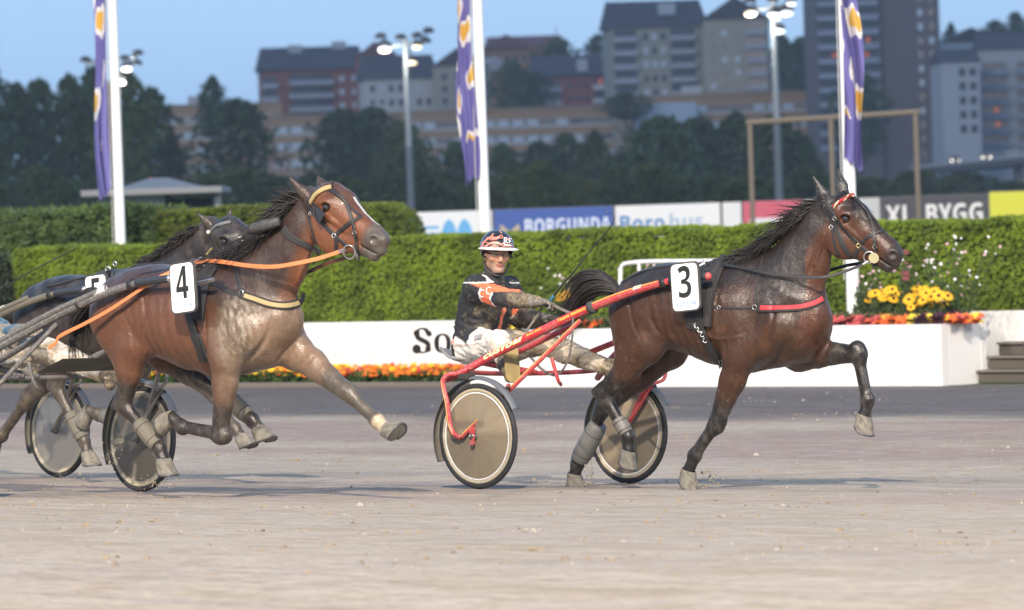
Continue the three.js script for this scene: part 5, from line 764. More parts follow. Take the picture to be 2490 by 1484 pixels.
/* ---------- track, infield ---------- */
const sheetSQ = (s0, s1, q0, q1, ns, nq, yf) => { const P = [], U = [], I = []; for (let i = 0; i <= ns; i++) for (let j = 0; j <= nq; j++) { const s = lerp(s0, s1, i / ns), q = lerp(q0, q1, j / nq), p = ST(s, q, yf(q, s)); P.push(p.x, p.y, p.z); U.push(s, q); } const w = nq + 1; for (let i = 0; i < ns; i++) for (let j = 0; j < nq; j++) { const a = i * w + j; I.push(a, a + w, a + 1, a + 1, a + w, a + w + 1); } const g = new THREE.BufferGeometry(); g.setAttribute('position', new THREE.Float32BufferAttribute(P, 3)); g.setAttribute('uv', new THREE.Float32BufferAttribute(U, 2)); g.setIndex(I); g.computeVertexNormals(); return g; };
const EDGE = 20.4;
{ const ruts = Array.from({ length: 26 }, (_, i) => [[-2.97, -1.47, 0, 1.51, 1.1, -0.4][i] ?? rnd(-11, 12), rnd(0.02, 0.045), rnd(0.1, 0.4), rnd(0, 99)]);
  const S = 2048, LS = 40, LQ = 34, Qa = -12.6, col = new Uint8Array(S * S * 4), bmp = new Uint8Array(S * S * 4);
  for (let i = 0; i < S; i++) { const a = i / S * 6.2832, lane = ruts.map(([rq, rw, ra, rs]) => [rq + 0.25 * Math.sin(a * 2 + rs) + 0.12 * Math.sin(a * 5 + rs * 2), rw, ra]); for (let j = 0; j < S; j++) { const q = Qa + (j + 0.5) / S * LQ;
    const cx = Math.cos(a) * 6.4, sx = Math.sin(a) * 6.4, o = (j * S + i) * 4;
    const st = 0.6 * n3(cx * 0.35, sx * 0.35, q * 1.5), st2 = n3(cx * 0.8 + 9, sx * 0.8, q * 6.5), big = n3(cx * 0.16, sx * 0.16, q * 0.45 + 5), gr = ((Math.imul(i * 73856093 ^ j * 19349663, 2654435761) >>> 8) & 255) / 255 - 0.5, fine = n3(cx * 9, sx * 9, q * 22);
    let c = [0.4, 0.352, 0.292]; const qq = q + 0.5 * st + 0.3 * st2;
    const pink = clamp(0.45 + 0.8 * big + 0.5 * st) * (sst(-3.2, -1.2, qq) * sst(1.6, 0.6, qq) * 0.8 + sst(5.5, 8.5, qq + 0.4 * big) * 1.4 + 0.15); c = mix3(c, [0.325, 0.25, 0.215], clamp(pink));
    c = mix3(c, [0.33, 0.285, 0.205], clamp(0.2 * sst(0.25, 0.6, st2) + 0.5 * sst(0.35, 0.7, n3(cx * 0.5 + 3, sx * 0.5, q * 1.6 + 2))) * (q < 13 ? 1 : 0.4));
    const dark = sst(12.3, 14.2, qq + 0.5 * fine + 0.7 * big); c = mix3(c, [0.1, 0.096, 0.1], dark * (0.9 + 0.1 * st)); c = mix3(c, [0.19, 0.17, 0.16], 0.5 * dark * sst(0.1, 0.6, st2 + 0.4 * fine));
    const laneBand = sst(0.75, 0.0, Math.abs(q - 0.75 + 0.25 * st)) * (0.35 + 0.4 * st2); c = mix3(c, [0.2, 0.19, 0.2], clamp(laneBand));  // darker grey band along the lane of the front horse
    const mid = n3(cx * 5 + 5, sx * 5, q * 5.2), mid2 = n3(cx * 2.2 + 1, sx * 2.2, q * 2.6 + 11); c = mix3(c, [0.27, 0.215, 0.155], 0.5 * sst(0.15, 0.75, mid * 0.7 + mid2 * 0.6) * (1 - 0.6 * dark)); c = mix3(c, [0.42, 0.39, 0.345], 0.35 * sst(0.1, 0.7, -mid2 - 0.3 * mid) * (1 - dark)); const k = 1 + 0.05 * st + 0.12 * fine + 0.2 * gr + 0.04 * st2 + 0.08 * mid; let rd = 0; for (let n = 0; n < 26; n++) { const rw = lane[n][1], ra = lane[n][2], dq = Math.abs(q - lane[n][0]); if (dq < rw * 2) rd = Math.max(rd, ra * sst(rw * 2, rw, dq) * (0.6 + 0.6 * mid)); } c = mix3(c, [0.2, 0.175, 0.15], clamp(rd)); for (let n = 0; n < 3; n++) col[o + n] = 255 * Math.pow(clamp(c[n] * k * 0.9), 1 / 2.2); col[o + 3] = 255;
    const wet = clamp(0.92 - 0.22 * sst(0.1, 0.55, big + 0.5 * st) - 0.1 * laneBand + 0.08 * gr, 0.35, 1); bmp[o] = 255 * clamp(0.5 - 0.3 * rd + 0.2 * mid + 0.15 * st2 + 0.2 * fine + 0.22 * gr + 0.15 * st); bmp[o + 1] = 255 * wet; bmp[o + 2] = 0; bmp[o + 3] = 255; } }
  const mk = (d, srgb) => { const t = new THREE.DataTexture(d, S, S); if (srgb) t.colorSpace = THREE.SRGBColorSpace; t.wrapS = THREE.RepeatWrapping; t.wrapT = THREE.ClampToEdgeWrapping; t.magFilter = t.minFilter = THREE.LinearFilter; t.repeat.set(1 / LS, 1 / LQ); t.offset.set(0, -Qa / LQ); t.needsUpdate = true; return t; };
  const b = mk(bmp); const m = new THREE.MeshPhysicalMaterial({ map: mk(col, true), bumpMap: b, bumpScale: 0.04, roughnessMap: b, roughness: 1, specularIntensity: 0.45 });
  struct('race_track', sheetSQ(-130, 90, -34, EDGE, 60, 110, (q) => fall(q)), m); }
reseed(501);
{ // clods of sand and dung kicked up on the track
  const ge = new THREE.IcosahedronGeometry(1, 1), q = ge.attributes.position; for (let i = 0; i < q.count; i++) { const k = 1 + 0.35 * n3(q.getX(i) * 2, q.getY(i) * 2, q.getZ(i) * 2); q.setXYZ(i, q.getX(i) * k, q.getY(i) * k, q.getZ(i) * k); } ge.computeVertexNormals();
  const N = 1100, im = new THREE.InstancedMesh(ge, mat(1, 1, 1, 0.95), N), M = new THREE.Matrix4(), Q = new THREE.Quaternion(), c = new THREE.Color(); let n = 0; const centers = []; for (let i = 0; i < 120; i++) { const D = 21 + 34 * rnd() ** 1.3; centers.push([rnd(-0.115, 0.115) * D, -D]); }
  while (n < N) { const D = 20.5 + 34 * rnd() ** 1.5; let [x, z] = rnd() < 0.62 ? centers[Math.floor(rnd(0, 120))] : [rnd(-0.115, 0.115) * D, -D]; const e = rnd() < 0.5 ? 0.22 : 0.08; x += TX * rnd(-e, e) * 2.2; z += TZ * rnd(-e, e) * 2.2; x += rnd(-e, e) * 0.4; z += rnd(-e, e) * 0.5; const qq = qOf(x, z); if (qq > EDGE - 0.3) continue; const r = rnd(0.003, 0.009) * (rnd() < 0.06 ? 1.7 : 1); Q.setFromEuler(new THREE.Euler(rnd(0, 6), rnd(0, 6), rnd(0, 6))); M.compose(V(x, fall(qq) + r * 0.15, z), Q, V(r * rnd(1, 1.9), r * rnd(0.5, 0.9), r * rnd(1, 1.9))); im.setMatrixAt(n, M); const k = rnd(); c.setRGB(...(k < 0.55 ? [0.25, 0.2, 0.13] : k < 0.8 ? [0.32, 0.29, 0.25] : [0.2, 0.17, 0.14])); im.setColorAt(n, c); n++; }
  im.name = 'sand_clods'; im.userData.kind = 'stuff'; tag(im, 'brown clods of sand scattered over the track', 'sand'); im.castShadow = im.receiveShadow = true; scene.add(im); }
{ // flying sand by the hooves
  const ge = new THREE.IcosahedronGeometry(1, 0), N = 420, im = new THREE.InstancedMesh(ge, mat(0.27, 0.23, 0.17, 0.95), N), M = new THREE.Matrix4(), Q = new THREE.Quaternion(); for (let i = 0; i < N; i++) { const [u, v, su, sv, fr] = [[1725, 1160, 45, 26, H3], [1700, 1182, 60, 10, H3], [1435, 1140, 14, 50, H3], [380, 1175, 60, 20, H4], [150, 1170, 90, 25, H4], [1420, 1178, 60, 9, H3], [260, 1120, 60, 50, H4]][i % 7]; const p = fr.out(fr.at(u + su * (rnd() + rnd() - 1), v + sv * (rnd() + rnd() - 1), rnd(-0.2, 0.3))), r = rnd(0.0015, 0.005) * (rnd() < 0.12 ? 1.8 : 1); p.y = Math.max(p.y, fall(qOf(p.x, p.z)) + r * 0.4); Q.setFromEuler(new THREE.Euler(rnd(0, 6), rnd(0, 6), rnd(0, 6))); M.compose(p, Q, V(r * rnd(1, 2), r, r)); im.setMatrixAt(i, M); }
  im.name = 'flying_sand'; im.userData.kind = 'stuff'; tag(im, 'specks of sand thrown up by the hooves', 'sand'); im.castShadow = true; scene.add(im); }
const grassFar = mat(0.045, 0.075, 0.03, 0.95);
struct('infield', sheetSQ(-260, 160, EDGE + 0.05, 170, 20, 10, () => INFIELD - 0.004), grassFar);
struct('ground', new THREE.PlaneGeometry(9000, 9000, 1, 1).rotateX(-Math.PI / 2).translate(0, INFIELD - 0.35, -2500), mat(0.05, 0.065, 0.035, 0.95));
const sAt = (u, q, v = 850) => { const d = sight(u, v), t = (q + Q0) / (d.x * NX + d.z * NZ); return sOf(d.x * t, d.z * t); };
const bandBox = (s0, s1, q0, q1, y0, y1, r = 0) => { const g = r ? new RoundedBoxGeometry(s1 - s0, y1 - y0, q1 - q0, 2, r) : new THREE.BoxGeometry(s1 - s0, y1 - y0, q1 - q0); g.rotateY(-TH); const c = ST((s0 + s1) / 2, (q0 + q1) / 2, (y0 + y1) / 2); return g.translate(c.x, c.y, c.z); };
const placed = (g, base) => g.translate(-base.x, -base.y, -base.z);
struct('track_kerb', bandBox(-90, sAt(1135, EDGE), EDGE - 0.12, EDGE + 0.1, INFIELD - 0.3, INFIELD + 0.06, 0.03), mat(0.16, 0.135, 0.115, 0.95));
struct('flower_bed_soil', bandBox(-90, sAt(1135, EDGE), EDGE + 0.1, EDGE + 0.85, INFIELD - 0.3, INFIELD + 0.045), mat(0.06, 0.045, 0.035, 1));
const plaster = mat(0.8, 0.8, 0.79, 0.85);
{ const S = 512, b = new Uint8Array(S * S * 4), d = new Uint8Array(S * S * 4); for (let j = 0; j < S; j++) for (let i = 0; i < S; i++) { const x = i / S * 6.2832, y = j / S * 6.2832, v = fbm(Math.cos(x) * 2, Math.sin(x) * 2 + Math.cos(y) * 2, Math.sin(y) * 2, 5), g = n3(i / 3, j / 3, 2), o = (j * S + i) * 4, dirt = sst(0.25, 0.6, v + 0.15 * g); b[o] = 255 * clamp(0.97 - 0.04 * dirt + 0.02 * g); b[o + 1] = 255 * clamp(0.97 - 0.045 * dirt + 0.02 * g); b[o + 2] = 255 * clamp(0.965 - 0.06 * dirt + 0.02 * g); b[o + 3] = 255; d[o] = d[o + 1] = d[o + 2] = 128 + 70 * v + 40 * g; d[o + 3] = 255; } const mk = (a, s) => { const t = new THREE.DataTexture(a, S, S); if (s) t.colorSpace = THREE.SRGBColorSpace; t.wrapS = t.wrapT = THREE.RepeatWrapping; t.magFilter = THREE.LinearFilter; t.repeat.set(7, 1); t.needsUpdate = true; return t; }; plaster.map = mk(b, true); plaster.bumpMap = mk(d); plaster.bumpScale = 0.006; }
const WALLQ = EDGE + 0.9, WTOP = 0.565;
single('garden_wall', bandBox(-90, sAt(1500, WALLQ), WALLQ, WALLQ + 0.2, INFIELD - 0.3, WTOP, 0.012), plaster, 'long low white wall behind the marigold bed', 'wall');
single('garden_wall', bandBox(sAt(1990, WALLQ + 0.25), sAt(2700, WALLQ + 0.25), WALLQ + 0.25, WALLQ + 0.45, INFIELD - 0.3, WTOP + 0.005, 0.012), plaster, 'white wall behind the steps at right edge', 'wall');
{ // black lettering on the wall, cut off by the driver
  const cv = document.createElement('canvas'); cv.width = 768; cv.height = 256; const c = cv.getContext('2d'); c.fillStyle = '#f4f4f2'; c.fillRect(0, 0, 768, 256); c.fillStyle = '#1a1a1b'; c.font = 'bold 250px serif'; c.fillText('Sok', 8, 205); for (const [x, y, r] of [[38, 66, 26], [132, 70, 22], [34, 176, 34], [120, 176, 24]]) { c.beginPath(); c.arc(x, y, r, 0, 7); c.fill(); }
  const t = new THREE.CanvasTexture(cv); t.colorSpace = THREE.SRGBColorSpace; const s0 = sAt(1002, WALLQ, 820), w = 1.75, g = new THREE.PlaneGeometry(w, 0.46).rotateY(-TH), p = ST(s0 + w / 2, WALLQ - 0.006, WTOP - 0.265); single('wall_lettering', g.translate(p.x, p.y, p.z), new THREE.MeshPhysicalMaterial({ map: t, roughness: 0.85 }), 'ornate black lettering on the white wall beside the driver', 'lettering'); }
const PTOP = 0.47, PA = sAt(1140, EDGE - 0.25), PB = sAt(2402, EDGE + 0.62);
{ const b = ST((PA + PB) / 2, EDGE + 0.1, INFIELD), g = thing('planter', 'large white planter box in front of the hedge, flowers on top', 'planter', null, b); g.basePoint = b; g.position.copy(b);
  part('front_wall', bandBox(PA, PB, EDGE - 0.25, EDGE - 0.1, INFIELD - 0.3, PTOP, 0.012), plaster, g); part('back_wall', bandBox(PA, PB, EDGE + 0.5, EDGE + 0.62, INFIELD - 0.3, PTOP, 0.012), plaster, g); part('end_wall', bandBox(PB - 0.15, PB - 0.003, EDGE - 0.1, EDGE + 0.5, INFIELD - 0.3, PTOP, 0.012), plaster, g); part('end_wall', bandBox(PA + 0.003, PA + 0.15, EDGE - 0.1, EDGE + 0.5, INFIELD - 0.3, PTOP, 0.012), plaster, g); part('soil', bandBox(PA + 0.1, PB - 0.1, EDGE - 0.12, EDGE + 0.52, 0, PTOP - 0.06), mat(0.05, 0.04, 0.03, 1), g); }
{ const b = ST(PB + 0.4, EDGE + 0.4, INFIELD), g = thing('garden_steps', 'dark timber garden steps at right edge beside the planter', 'steps', null, b); g.basePoint = b; const wood = mat(0.095, 0.085, 0.07, 0.9); for (let k = 0; k < 3; k++) { part('riser', bandBox(PB + 0.004, PB + [1.05, 0.66, 0.33][k], EDGE + 0.42 + 0.2 * k, EDGE + 1.12, INFIELD + 0.15 * k, INFIELD + 0.15 * k + 0.118, 0.01), wood, g); part('tread', bandBox(PB + 0.004, PB + [1.08, 0.69, 0.36][k], EDGE + 0.38 + 0.2 * k, EDGE + 1.12, INFIELD + 0.15 * k + 0.12, INFIELD + 0.15 * k + 0.148, 0.008), mat(0.15, 0.135, 0.115, 0.9), g); } }

/* ---------- hedges ---------- */
const spray = (() => { const P = [], I = []; for (let k = 0; k < 5; k++) { const a = k * 1.2566 + 0.3, c = Math.cos(a), s = Math.sin(a), t = 0.55 + 0.25 * Math.sin(k * 2.3), b = P.length / 3; P.push(0, 0, 0, c * 0.5 - s * 0.24, t * 0.55, s * 0.5 + c * 0.24, c * 0.95, t + 0.25, s * 0.95, c * 0.5 + s * 0.24, t * 0.5, s * 0.5 - c * 0.24); I.push(b, b + 1, b + 2, b, b + 2, b + 3); } const g = new THREE.BufferGeometry(); g.setAttribute('position', new THREE.Float32BufferAttribute(P, 3)); g.setIndex(I); g.computeVertexNormals(); return g; })();
const leafMat = (r, g, b) => mat(r, g, b, 0.7, { side: THREE.DoubleSide, transmission: 0.25, thickness: 0 });
const leafWhite = leafMat(1, 1, 1);
function hedge(label, a, b, depth, y0, y1, dens, size, tint, o = {}) { // from a to b along the front foot line, depth to the right-hand side of a->b seen from above being away from the camera
  const L = Math.hypot(b.x - a.x, b.z - a.z), tx = (b.x - a.x) / L, tz = (b.z - a.z) / L, nx = tz, nz = -tx, h = y1 - y0, mid = a.clone().lerp(b, 0.5); mid.y = y0;
  const g = thing('hedge', label, 'hedge', null, mid, o.group); g.basePoint = null;
  const bulge = (s, t) => 0.05 * n3(s * 0.9 + (o.k || 0), t * 1.3, 5) + 0.025 * n3(s * 3, t * 3, 9), wav = (s) => 0.035 * n3(s * 0.7, 3 + (o.k || 0), 1) + 0.02 * n3(s * 2.6, 7, 2);
  const rnd2 = o.round || 0;
  const face = (s, t) => { const e = rnd2 ? Math.max(0, s - (L - rnd2)) / rnd2 : 0; return [s, e]; };
  const pt = (s, q, y) => V(a.x + tx * s + nx * q - mid.x, y - y0, a.z + tz * s + nz * q - mid.z);
  const topAt = (s) => { const e = rnd2 ? clamp((s - (L - rnd2)) / rnd2) : 0; return y1 + wav(s) - h * 0.45 * e * e * e; };
  part('core', (() => { const P = [], I = [], N = Math.ceil(L / 0.25); const prof = [[0.1, 0], [0.08, 0.4], [0.09, 0.75], [0.14, 0.93], [0.3, 0.965], [depth - 0.3, 0.965], [depth - 0.1, 0.9], [depth - 0.08, 0]]; for (let i = 0; i <= N; i++) { const s = 0.05 + (L - 0.1) * i / N, T = topAt(s) - y0; for (const [q, t] of prof) { const p = pt(s, q + (q < depth / 2 ? -bulge(s, t * 2) : 0), y0 + t * T - 0.02); P.push(p.x, p.y, p.z); } } const w = prof.length; for (let i = 0; i < N; i++) for (let k = 0; k < w - 1; k++) { const A = i * w + k; I.push(A, A + 1, A + w, A + 1, A + w + 1, A + w); } for (const e of [0, N]) for (let k = 1; k < w - 1; k++) I.push(e * w, e * w + k, e * w + k + 1); const ge = new THREE.BufferGeometry(); ge.setAttribute('position', new THREE.Float32BufferAttribute(P, 3)); ge.setIndex(I); ge.computeVertexNormals(); return ge; })(), mat(0.04, 0.07, 0.008, 0.95, { side: THREE.DoubleSide }), g);
  const N = Math.round(dens * (L * (h + depth * 0.8) + h * depth * 2)), im = new THREE.InstancedMesh(spray, leafWhite, N), M = new THREE.Matrix4(), Q = new THREE.Quaternion(), c = new THREE.Color(), up = V(0, 1, 0);
  for (let i = 0; i < N; i++) { const r = rnd() * (L * (h + depth * 0.8) + h * depth * 2); let p, n; if (r < L * h) { const s = rnd(0, L), t = rnd(); p = pt(s, 0.07 - bulge(s, t * 2) + rnd(-0.05, 0.05), lerp(y0, topAt(s), t)); n = V(-nx, rnd(0.1, 1.1), -nz); } else if (r < L * (h + depth * 0.8)) { const s = rnd(0, L); p = pt(s, rnd(0, depth), topAt(s) + rnd(-0.07, 0.01)); n = V(rnd(-0.4, 0.4), 1, rnd(-0.4, 0.4)); } else { const e = rnd() < 0.5 ? 0.03 : L - 0.03; p = pt(e + rnd(-0.04, 0.04), rnd(0, depth), lerp(y0, topAt(e), rnd())); n = V((e > 1 ? tx : -tx), 0.6, (e > 1 ? tz : -tz)); }
    n.x += rnd(-0.5, 0.5); n.z += rnd(-0.5, 0.5); Q.setFromUnitVectors(up, n.normalize()); Q.multiply(new THREE.Quaternion().setFromAxisAngle(up, rnd(0, 6.28))); const z = size * rnd(0.6, 1.4); M.compose(p, Q, V(z, z * 1.2, z)); im.setMatrixAt(i, M); const k = clamp(0.5 + 0.7 * n3((p.x + p.z) * 1.1, p.y * 1.6, 4) + 0.25 * n3((p.x + p.z) * 4, p.y * 4, 8) + rnd(-0.25, 0.25)); const m = mix3(tint[0], tint[1], k); c.setRGB(...m); im.setColorAt(i, c); }
  im.name = 'foliage'; im.userData.kind = 'stuff'; im.castShadow = im.receiveShadow = true; g.add(im); return g;
}
const thuja = [[0.12, 0.185, 0.008], [0.23, 0.33, 0.012]], olive = [[0.08, 0.115, 0.01], [0.15, 0.21, 0.014]], broad = [[0.035, 0.075, 0.018], [0.1, 0.17, 0.04]];
const HQ = WALLQ + 0.55;
hedge('clipped green hedge along the white wall, its long right section', ST(sAt(272, HQ), HQ), ST(sAt(2640, HQ), HQ), 1.0, INFIELD, 1.61, 1700, 0.031, thuja, { group: 'clipped hedges', k: 3 });
hedge('short clipped hedge section at left behind the whip', ST(sAt(36, HQ), HQ + 0.03), ST(sAt(268, HQ), HQ + 0.03), 1.0, INFIELD, 1.61, 1700, 0.031, thuja, { group: 'clipped hedges', k: 8 });
{ const a = onDepth(-160, 560, 71.5), b = onDepth(372, 560, 70.6); hedge('taller leafy hedge at the left, behind the clipped hedge', V(a.x, 0, a.z), V(b.x, 0, b.z), 1.6, INFIELD, 2.12, 330, 0.09, broad, { group: 'clipped hedges', k: 14 }); const c = onDepth(372, 560, 70.6), d = onDepth(1018, 560, 70); hedge('taller yellow-green hedge with rounded right end', V(c.x + 0.02, 0, c.z), V(d.x, 0, d.z), 1.6, INFIELD, 2.1, 800, 0.045, olive, { group: 'clipped hedges', k: 19, round: 0.7 }); }
{ // dark shrub at the left edge
  const c = ST(sAt(-30, HQ - 0.2), HQ - 0.2, INFIELD), g = thing('laurel_shrub', 'dark glossy shrub at the far left edge', 'shrub', null, c); g.basePoint = null; part('stem', rod(V(0, 0, 0), V(0.05, 0.8, 0), 0.03, 0.02, 7), mat(0.06, 0.045, 0.03, 0.9), g); const im = new THREE.InstancedMesh(spray, leafWhite, 900), M = new THREE.Matrix4(), Q = new THREE.Quaternion(), cc = new THREE.Color(); for (let i = 0; i < 900; i++) { const a = rnd(0, 6.28), y = rnd(0, 1.75), r = 0.42 * Math.sqrt(rnd()) * (1 - 0.25 * Math.abs(y / 1.75 - 0.4)); Q.setFromEuler(new THREE.Euler(rnd(0, 6), rnd(0, 6), rnd(0, 6))); const z = rnd(0.06, 0.11); M.compose(V(Math.cos(a) * r, y, Math.sin(a) * r), Q, V(z, z, z)); im.setMatrixAt(i, M); cc.setRGB(...mix3([0.012, 0.022, 0.01], [0.03, 0.06, 0.02], rnd())); im.setColorAt(i, cc); } im.name = 'foliage'; im.userData.kind = 'stuff'; im.castShadow = true; g.add(im); }

/* ---------- flowers ---------- */
const bloom = (n, r, d) => { const P = [0, d, 0], I = []; for (let k = 0; k < n; k++) { const a = k / n * 6.2832, e = 3.1416 / n; P.push(Math.cos(a - e) * r * 0.45, d * 0.6, Math.sin(a - e) * r * 0.45, Math.cos(a - e * 0.55) * r, 0, Math.sin(a - e * 0.55) * r, Math.cos(a + e * 0.55) * r, 0, Math.sin(a + e * 0.55) * r, Math.cos(a + e) * r * 0.45, d * 0.6, Math.sin(a + e) * r * 0.45); const b = 1 + k * 4; I.push(0, b + 1, b, 0, b + 2, b + 1, 0, b + 3, b + 2); } const g = new THREE.BufferGeometry(); g.setAttribute('position', new THREE.Float32BufferAttribute(P, 3)); g.setIndex(I); g.computeVertexNormals(); return g; };
const petalMat = mat(1, 1, 1, 0.7, { side: THREE.DoubleSide });
function bed(name, label, spots, N, ge, sz, cols, y) { const im = new THREE.InstancedMesh(ge, petalMat, N), M = new THREE.Matrix4(), Q = new THREE.Quaternion(), c = new THREE.Color(); for (let i = 0; i < N; i++) { const [s, q, h] = spots(i), p = ST(s, q, y + h); Q.setFromUnitVectors(V(0, 1, 0), V(rnd(-0.5, 0.5) - 0.1, 1, rnd(-0.2, 0.9)).normalize()); const z = sz * rnd(0.7, 1.3); M.compose(p, Q, V(z, z, z)); im.setMatrixAt(i, M); c.setRGB(...cols(s, q, h)); im.setColorAt(i, c); } im.name = name; im.userData.kind = 'stuff'; tag(im, label, 'flowers'); im.castShadow = im.receiveShadow = true; scene.add(im); }
const mg = (() => { const o = [bloom(9, 1, 0.1), bloom(8, 0.75, 0.35).translate(0, 0.12, 0), bloom(6, 0.45, 0.5).translate(0, 0.22, 0)].map((g) => g.toNonIndexed()); return mergeGeometries(o); })();
const S0 = sAt(-120, EDGE + 0.4), S1 = sAt(1150, EDGE + 0.4);
bed('marigold_leaves', 'green leaves of the marigold bed', () => [rnd(S0, S1), EDGE + rnd(0.12, 0.8), rnd(0.0, 0.13)], 7000, spray, 0.05, () => mix3([0.02, 0.05, 0.01], [0.06, 0.12, 0.02], rnd()), INFIELD + 0.03);
bed('marigolds', 'row of orange and yellow marigolds before the white wall', () => { const q = rnd(0.12, 0.8); return [rnd(S0, S1), EDGE + q, 0.13 + rnd(-0.03, 0.06) + 0.04 * Math.min(1, q)]; }, 1900, mg, 0.042, (s, q) => { const k = n3(s * 0.9, 0, 3) + rnd(-0.55, 0.55), yel = q > EDGE + 0.45 ? 0.25 : -0.1; return k + yel > 0.15 ? [0.82, 0.52, 0.02] : k > -0.55 ? [0.8, 0.2, 0.015] : [0.5, 0.05, 0.02]; }, INFIELD + 0.03);
const P0 = sAt(2035, EDGE + 0.1), P1 = sAt(2372, EDGE + 0.1);
bed('planter_leaves', 'green and bronze leaves along the planter top', () => [rnd(PA + 0.3, PB - 0.2), EDGE + rnd(-0.08, 0.45), rnd(-0.05, 0.09)], 2600, spray, 0.055, () => mix3([0.03, 0.06, 0.015], [0.12, 0.08, 0.03], rnd() * rnd()), PTOP);
bed('planter_blooms', 'orange and yellow blooms along the planter top', () => { const s = rnd() < 0.7 ? rnd(P0, P1) : rnd(PA + 0.4, P0); return [s, EDGE + rnd(-0.14, 0.3), rnd(0.0, 0.09)]; }, 620, mg, 0.05, (s, q) => { const k = n3(s * 1.7, q, 6) + rnd(-0.4, 0.4); return k > 0.3 ? [0.75, 0.6, 0.06] : k > -0.35 ? [0.78, 0.16, 0.035] : [0.55, 0.1, 0.1]; }, PTOP);
{ // dark purple foliage at the right end
  bed('purple_leaves', 'dark purple leaves at the right end of the planter', () => [PB - rnd(0.05, 0.42), EDGE + rnd(-0.22, 0.3), rnd(-0.08, 0.09)], 260, spray, 0.05, () => mix3([0.02, 0.006, 0.015], [0.06, 0.015, 0.04], rnd()), PTOP); }
const daisy = bloom(11, 1, 0.05), eyeGeo = new THREE.SphereGeometry(0.33, 8, 5).translate(0, 0.1, 0), yellowP = mat(0.85, 0.48, 0.015, 0.65, { side: THREE.DoubleSide }), brownEye = mat(0.12, 0.05, 0.02, 0.9), whiteP = mat(0.75, 0.7, 0.72, 0.7, { side: THREE.DoubleSide }), pinkP = mat(0.6, 0.36, 0.42, 0.7, { side: THREE.DoubleSide }), stemG = mat(0.05, 0.09, 0.025, 0.9);
function plantClump(name, label, u, q, v0, spots, petals, size, eye, lean = 0) { // flower heads read off the photo, standing at depth q of the planter
  const s = sAt(u, q, v0), b = ST(s, q, PTOP - 0.06), g = thing(name, label, 'flowers', null, b, 'tall flowers in the planter'); g.basePoint = null; const stems = [];
  spots.forEach(([pu, pv], i) => { const qq = q + rnd(-0.18, 0.18), d = sight(pu, pv), t = (qq + Q0) / (d.x * NX + d.z * NZ), p = V(d.x * t - b.x, EYE + d.y * t - b.y, d.z * t - b.z); const k = size * rnd(0.8, 1.2); const n = V(rnd(-0.6, 0.5), rnd(0.3, 0.9), rnd(0.4, 1)).normalize(); const m = part('flower_head', daisy, petals[Math.floor(rnd(0, petals.length))], g); m.position.copy(p); m.quaternion.setFromUnitVectors(V(0, 1, 0), n); m.scale.setScalar(k); if (eye) { const e = shade(new THREE.Mesh(eyeGeo, eye)); e.name = 'flower_centre'; m.add(e); } const foot = V(p.x * 0.35 + rnd(-0.05, 0.05), 0, p.z * 0.35 + rnd(-0.05, 0.05)); stems.push(tube(smooth([foot, V(lerp(foot.x, p.x, 0.5), p.y * 0.6, lerp(foot.z, p.z, 0.5)), p], 3), 0.004, 4, false)); });
  part('stems', join(stems), stemG, g).userData.kind = 'stuff'; const fol = new THREE.InstancedMesh(spray, leafWhite, 260), M = new THREE.Matrix4(), Q = new THREE.Quaternion(), c = new THREE.Color(); for (let i = 0; i < 260; i++) { const [pu, pv] = spots[i % spots.length], d = sight(pu, pv), t = (q + Q0) / (d.x * NX + d.z * NZ), p = V(d.x * t - b.x, EYE + d.y * t - b.y, d.z * t - b.z), w = rnd(0, 0.85); Q.setFromEuler(new THREE.Euler(rnd(0, 6), rnd(0, 6), rnd(0, 6))); const z = rnd(0.02, 0.05); M.compose(V(p.x * (0.35 + 0.65 * w) + rnd(-0.06, 0.06), p.y * w, p.z * (0.35 + 0.65 * w) + rnd(-0.06, 0.06)), Q, V(z, z, z)); fol.setMatrixAt(i, M); c.setRGB(...mix3([0.025, 0.05, 0.012], [0.07, 0.12, 0.025], rnd())); fol.setColorAt(i, c); } fol.name = 'leaves'; fol.userData.kind = 'stuff'; fol.castShadow = true; g.add(fol); }
const scat = (n, u, v, su, sv) => Array.from({ length: n }, () => [u + su * (rnd() + rnd() - 1), v + sv * (rnd() + rnd() - 1)]);
plantClump('coneflower_plant', 'yellow coneflowers in the planter, right clump', 2252, EDGE + 0.15, 770, scat(34, 2252, 728, 60, 36), [yellowP], 0.062, brownEye);
plantClump('coneflower_plant', 'yellow coneflowers in the planter, beside the flagpole', 2150, EDGE + 0.2, 770, scat(20, 2155, 716, 48, 26), [yellowP], 0.056, brownEye);
plantClump('coneflower_plant', 'yellow coneflowers showing behind the dark tail', 1378, EDGE + 0.2, 770, scat(12, 1376, 722, 28, 14), [yellowP], 0.05, brownEye);
plantClump('cosmos_plant', 'white and pink cosmos against the hedge, right of the flagpole', 2310, EDGE + 0.35, 770, [...scat(38, 2330, 640, 115, 100), ...scat(16, 2250, 650, 100, 60)], [whiteP, whiteP, pinkP], 0.018, null);
plantClump('cosmos_plant', 'white cosmos at the foot of the right flagpole', 2090, EDGE + 0.35, 770, scat(22, 2110, 690, 45, 60), [whiteP, pinkP], 0.018, null);
plantClump('cosmos_plant', 'pale cosmos above the dark tail and whip', 1420, EDGE + 0.35, 770, [...scat(22, 1400, 690, 90, 40), ...scat(10, 1560, 660, 60, 30)], [whiteP, whiteP, pinkP], 0.018, null);
plantClump('grass_plume', 'reddish plume grass between the yellow coneflowers', 2197, EDGE + 0.15, 770, scat(6, 2197, 660, 10, 60), [mat(0.2, 0.05, 0.06, 0.8, { side: THREE.DoubleSide })], 0.04, null);

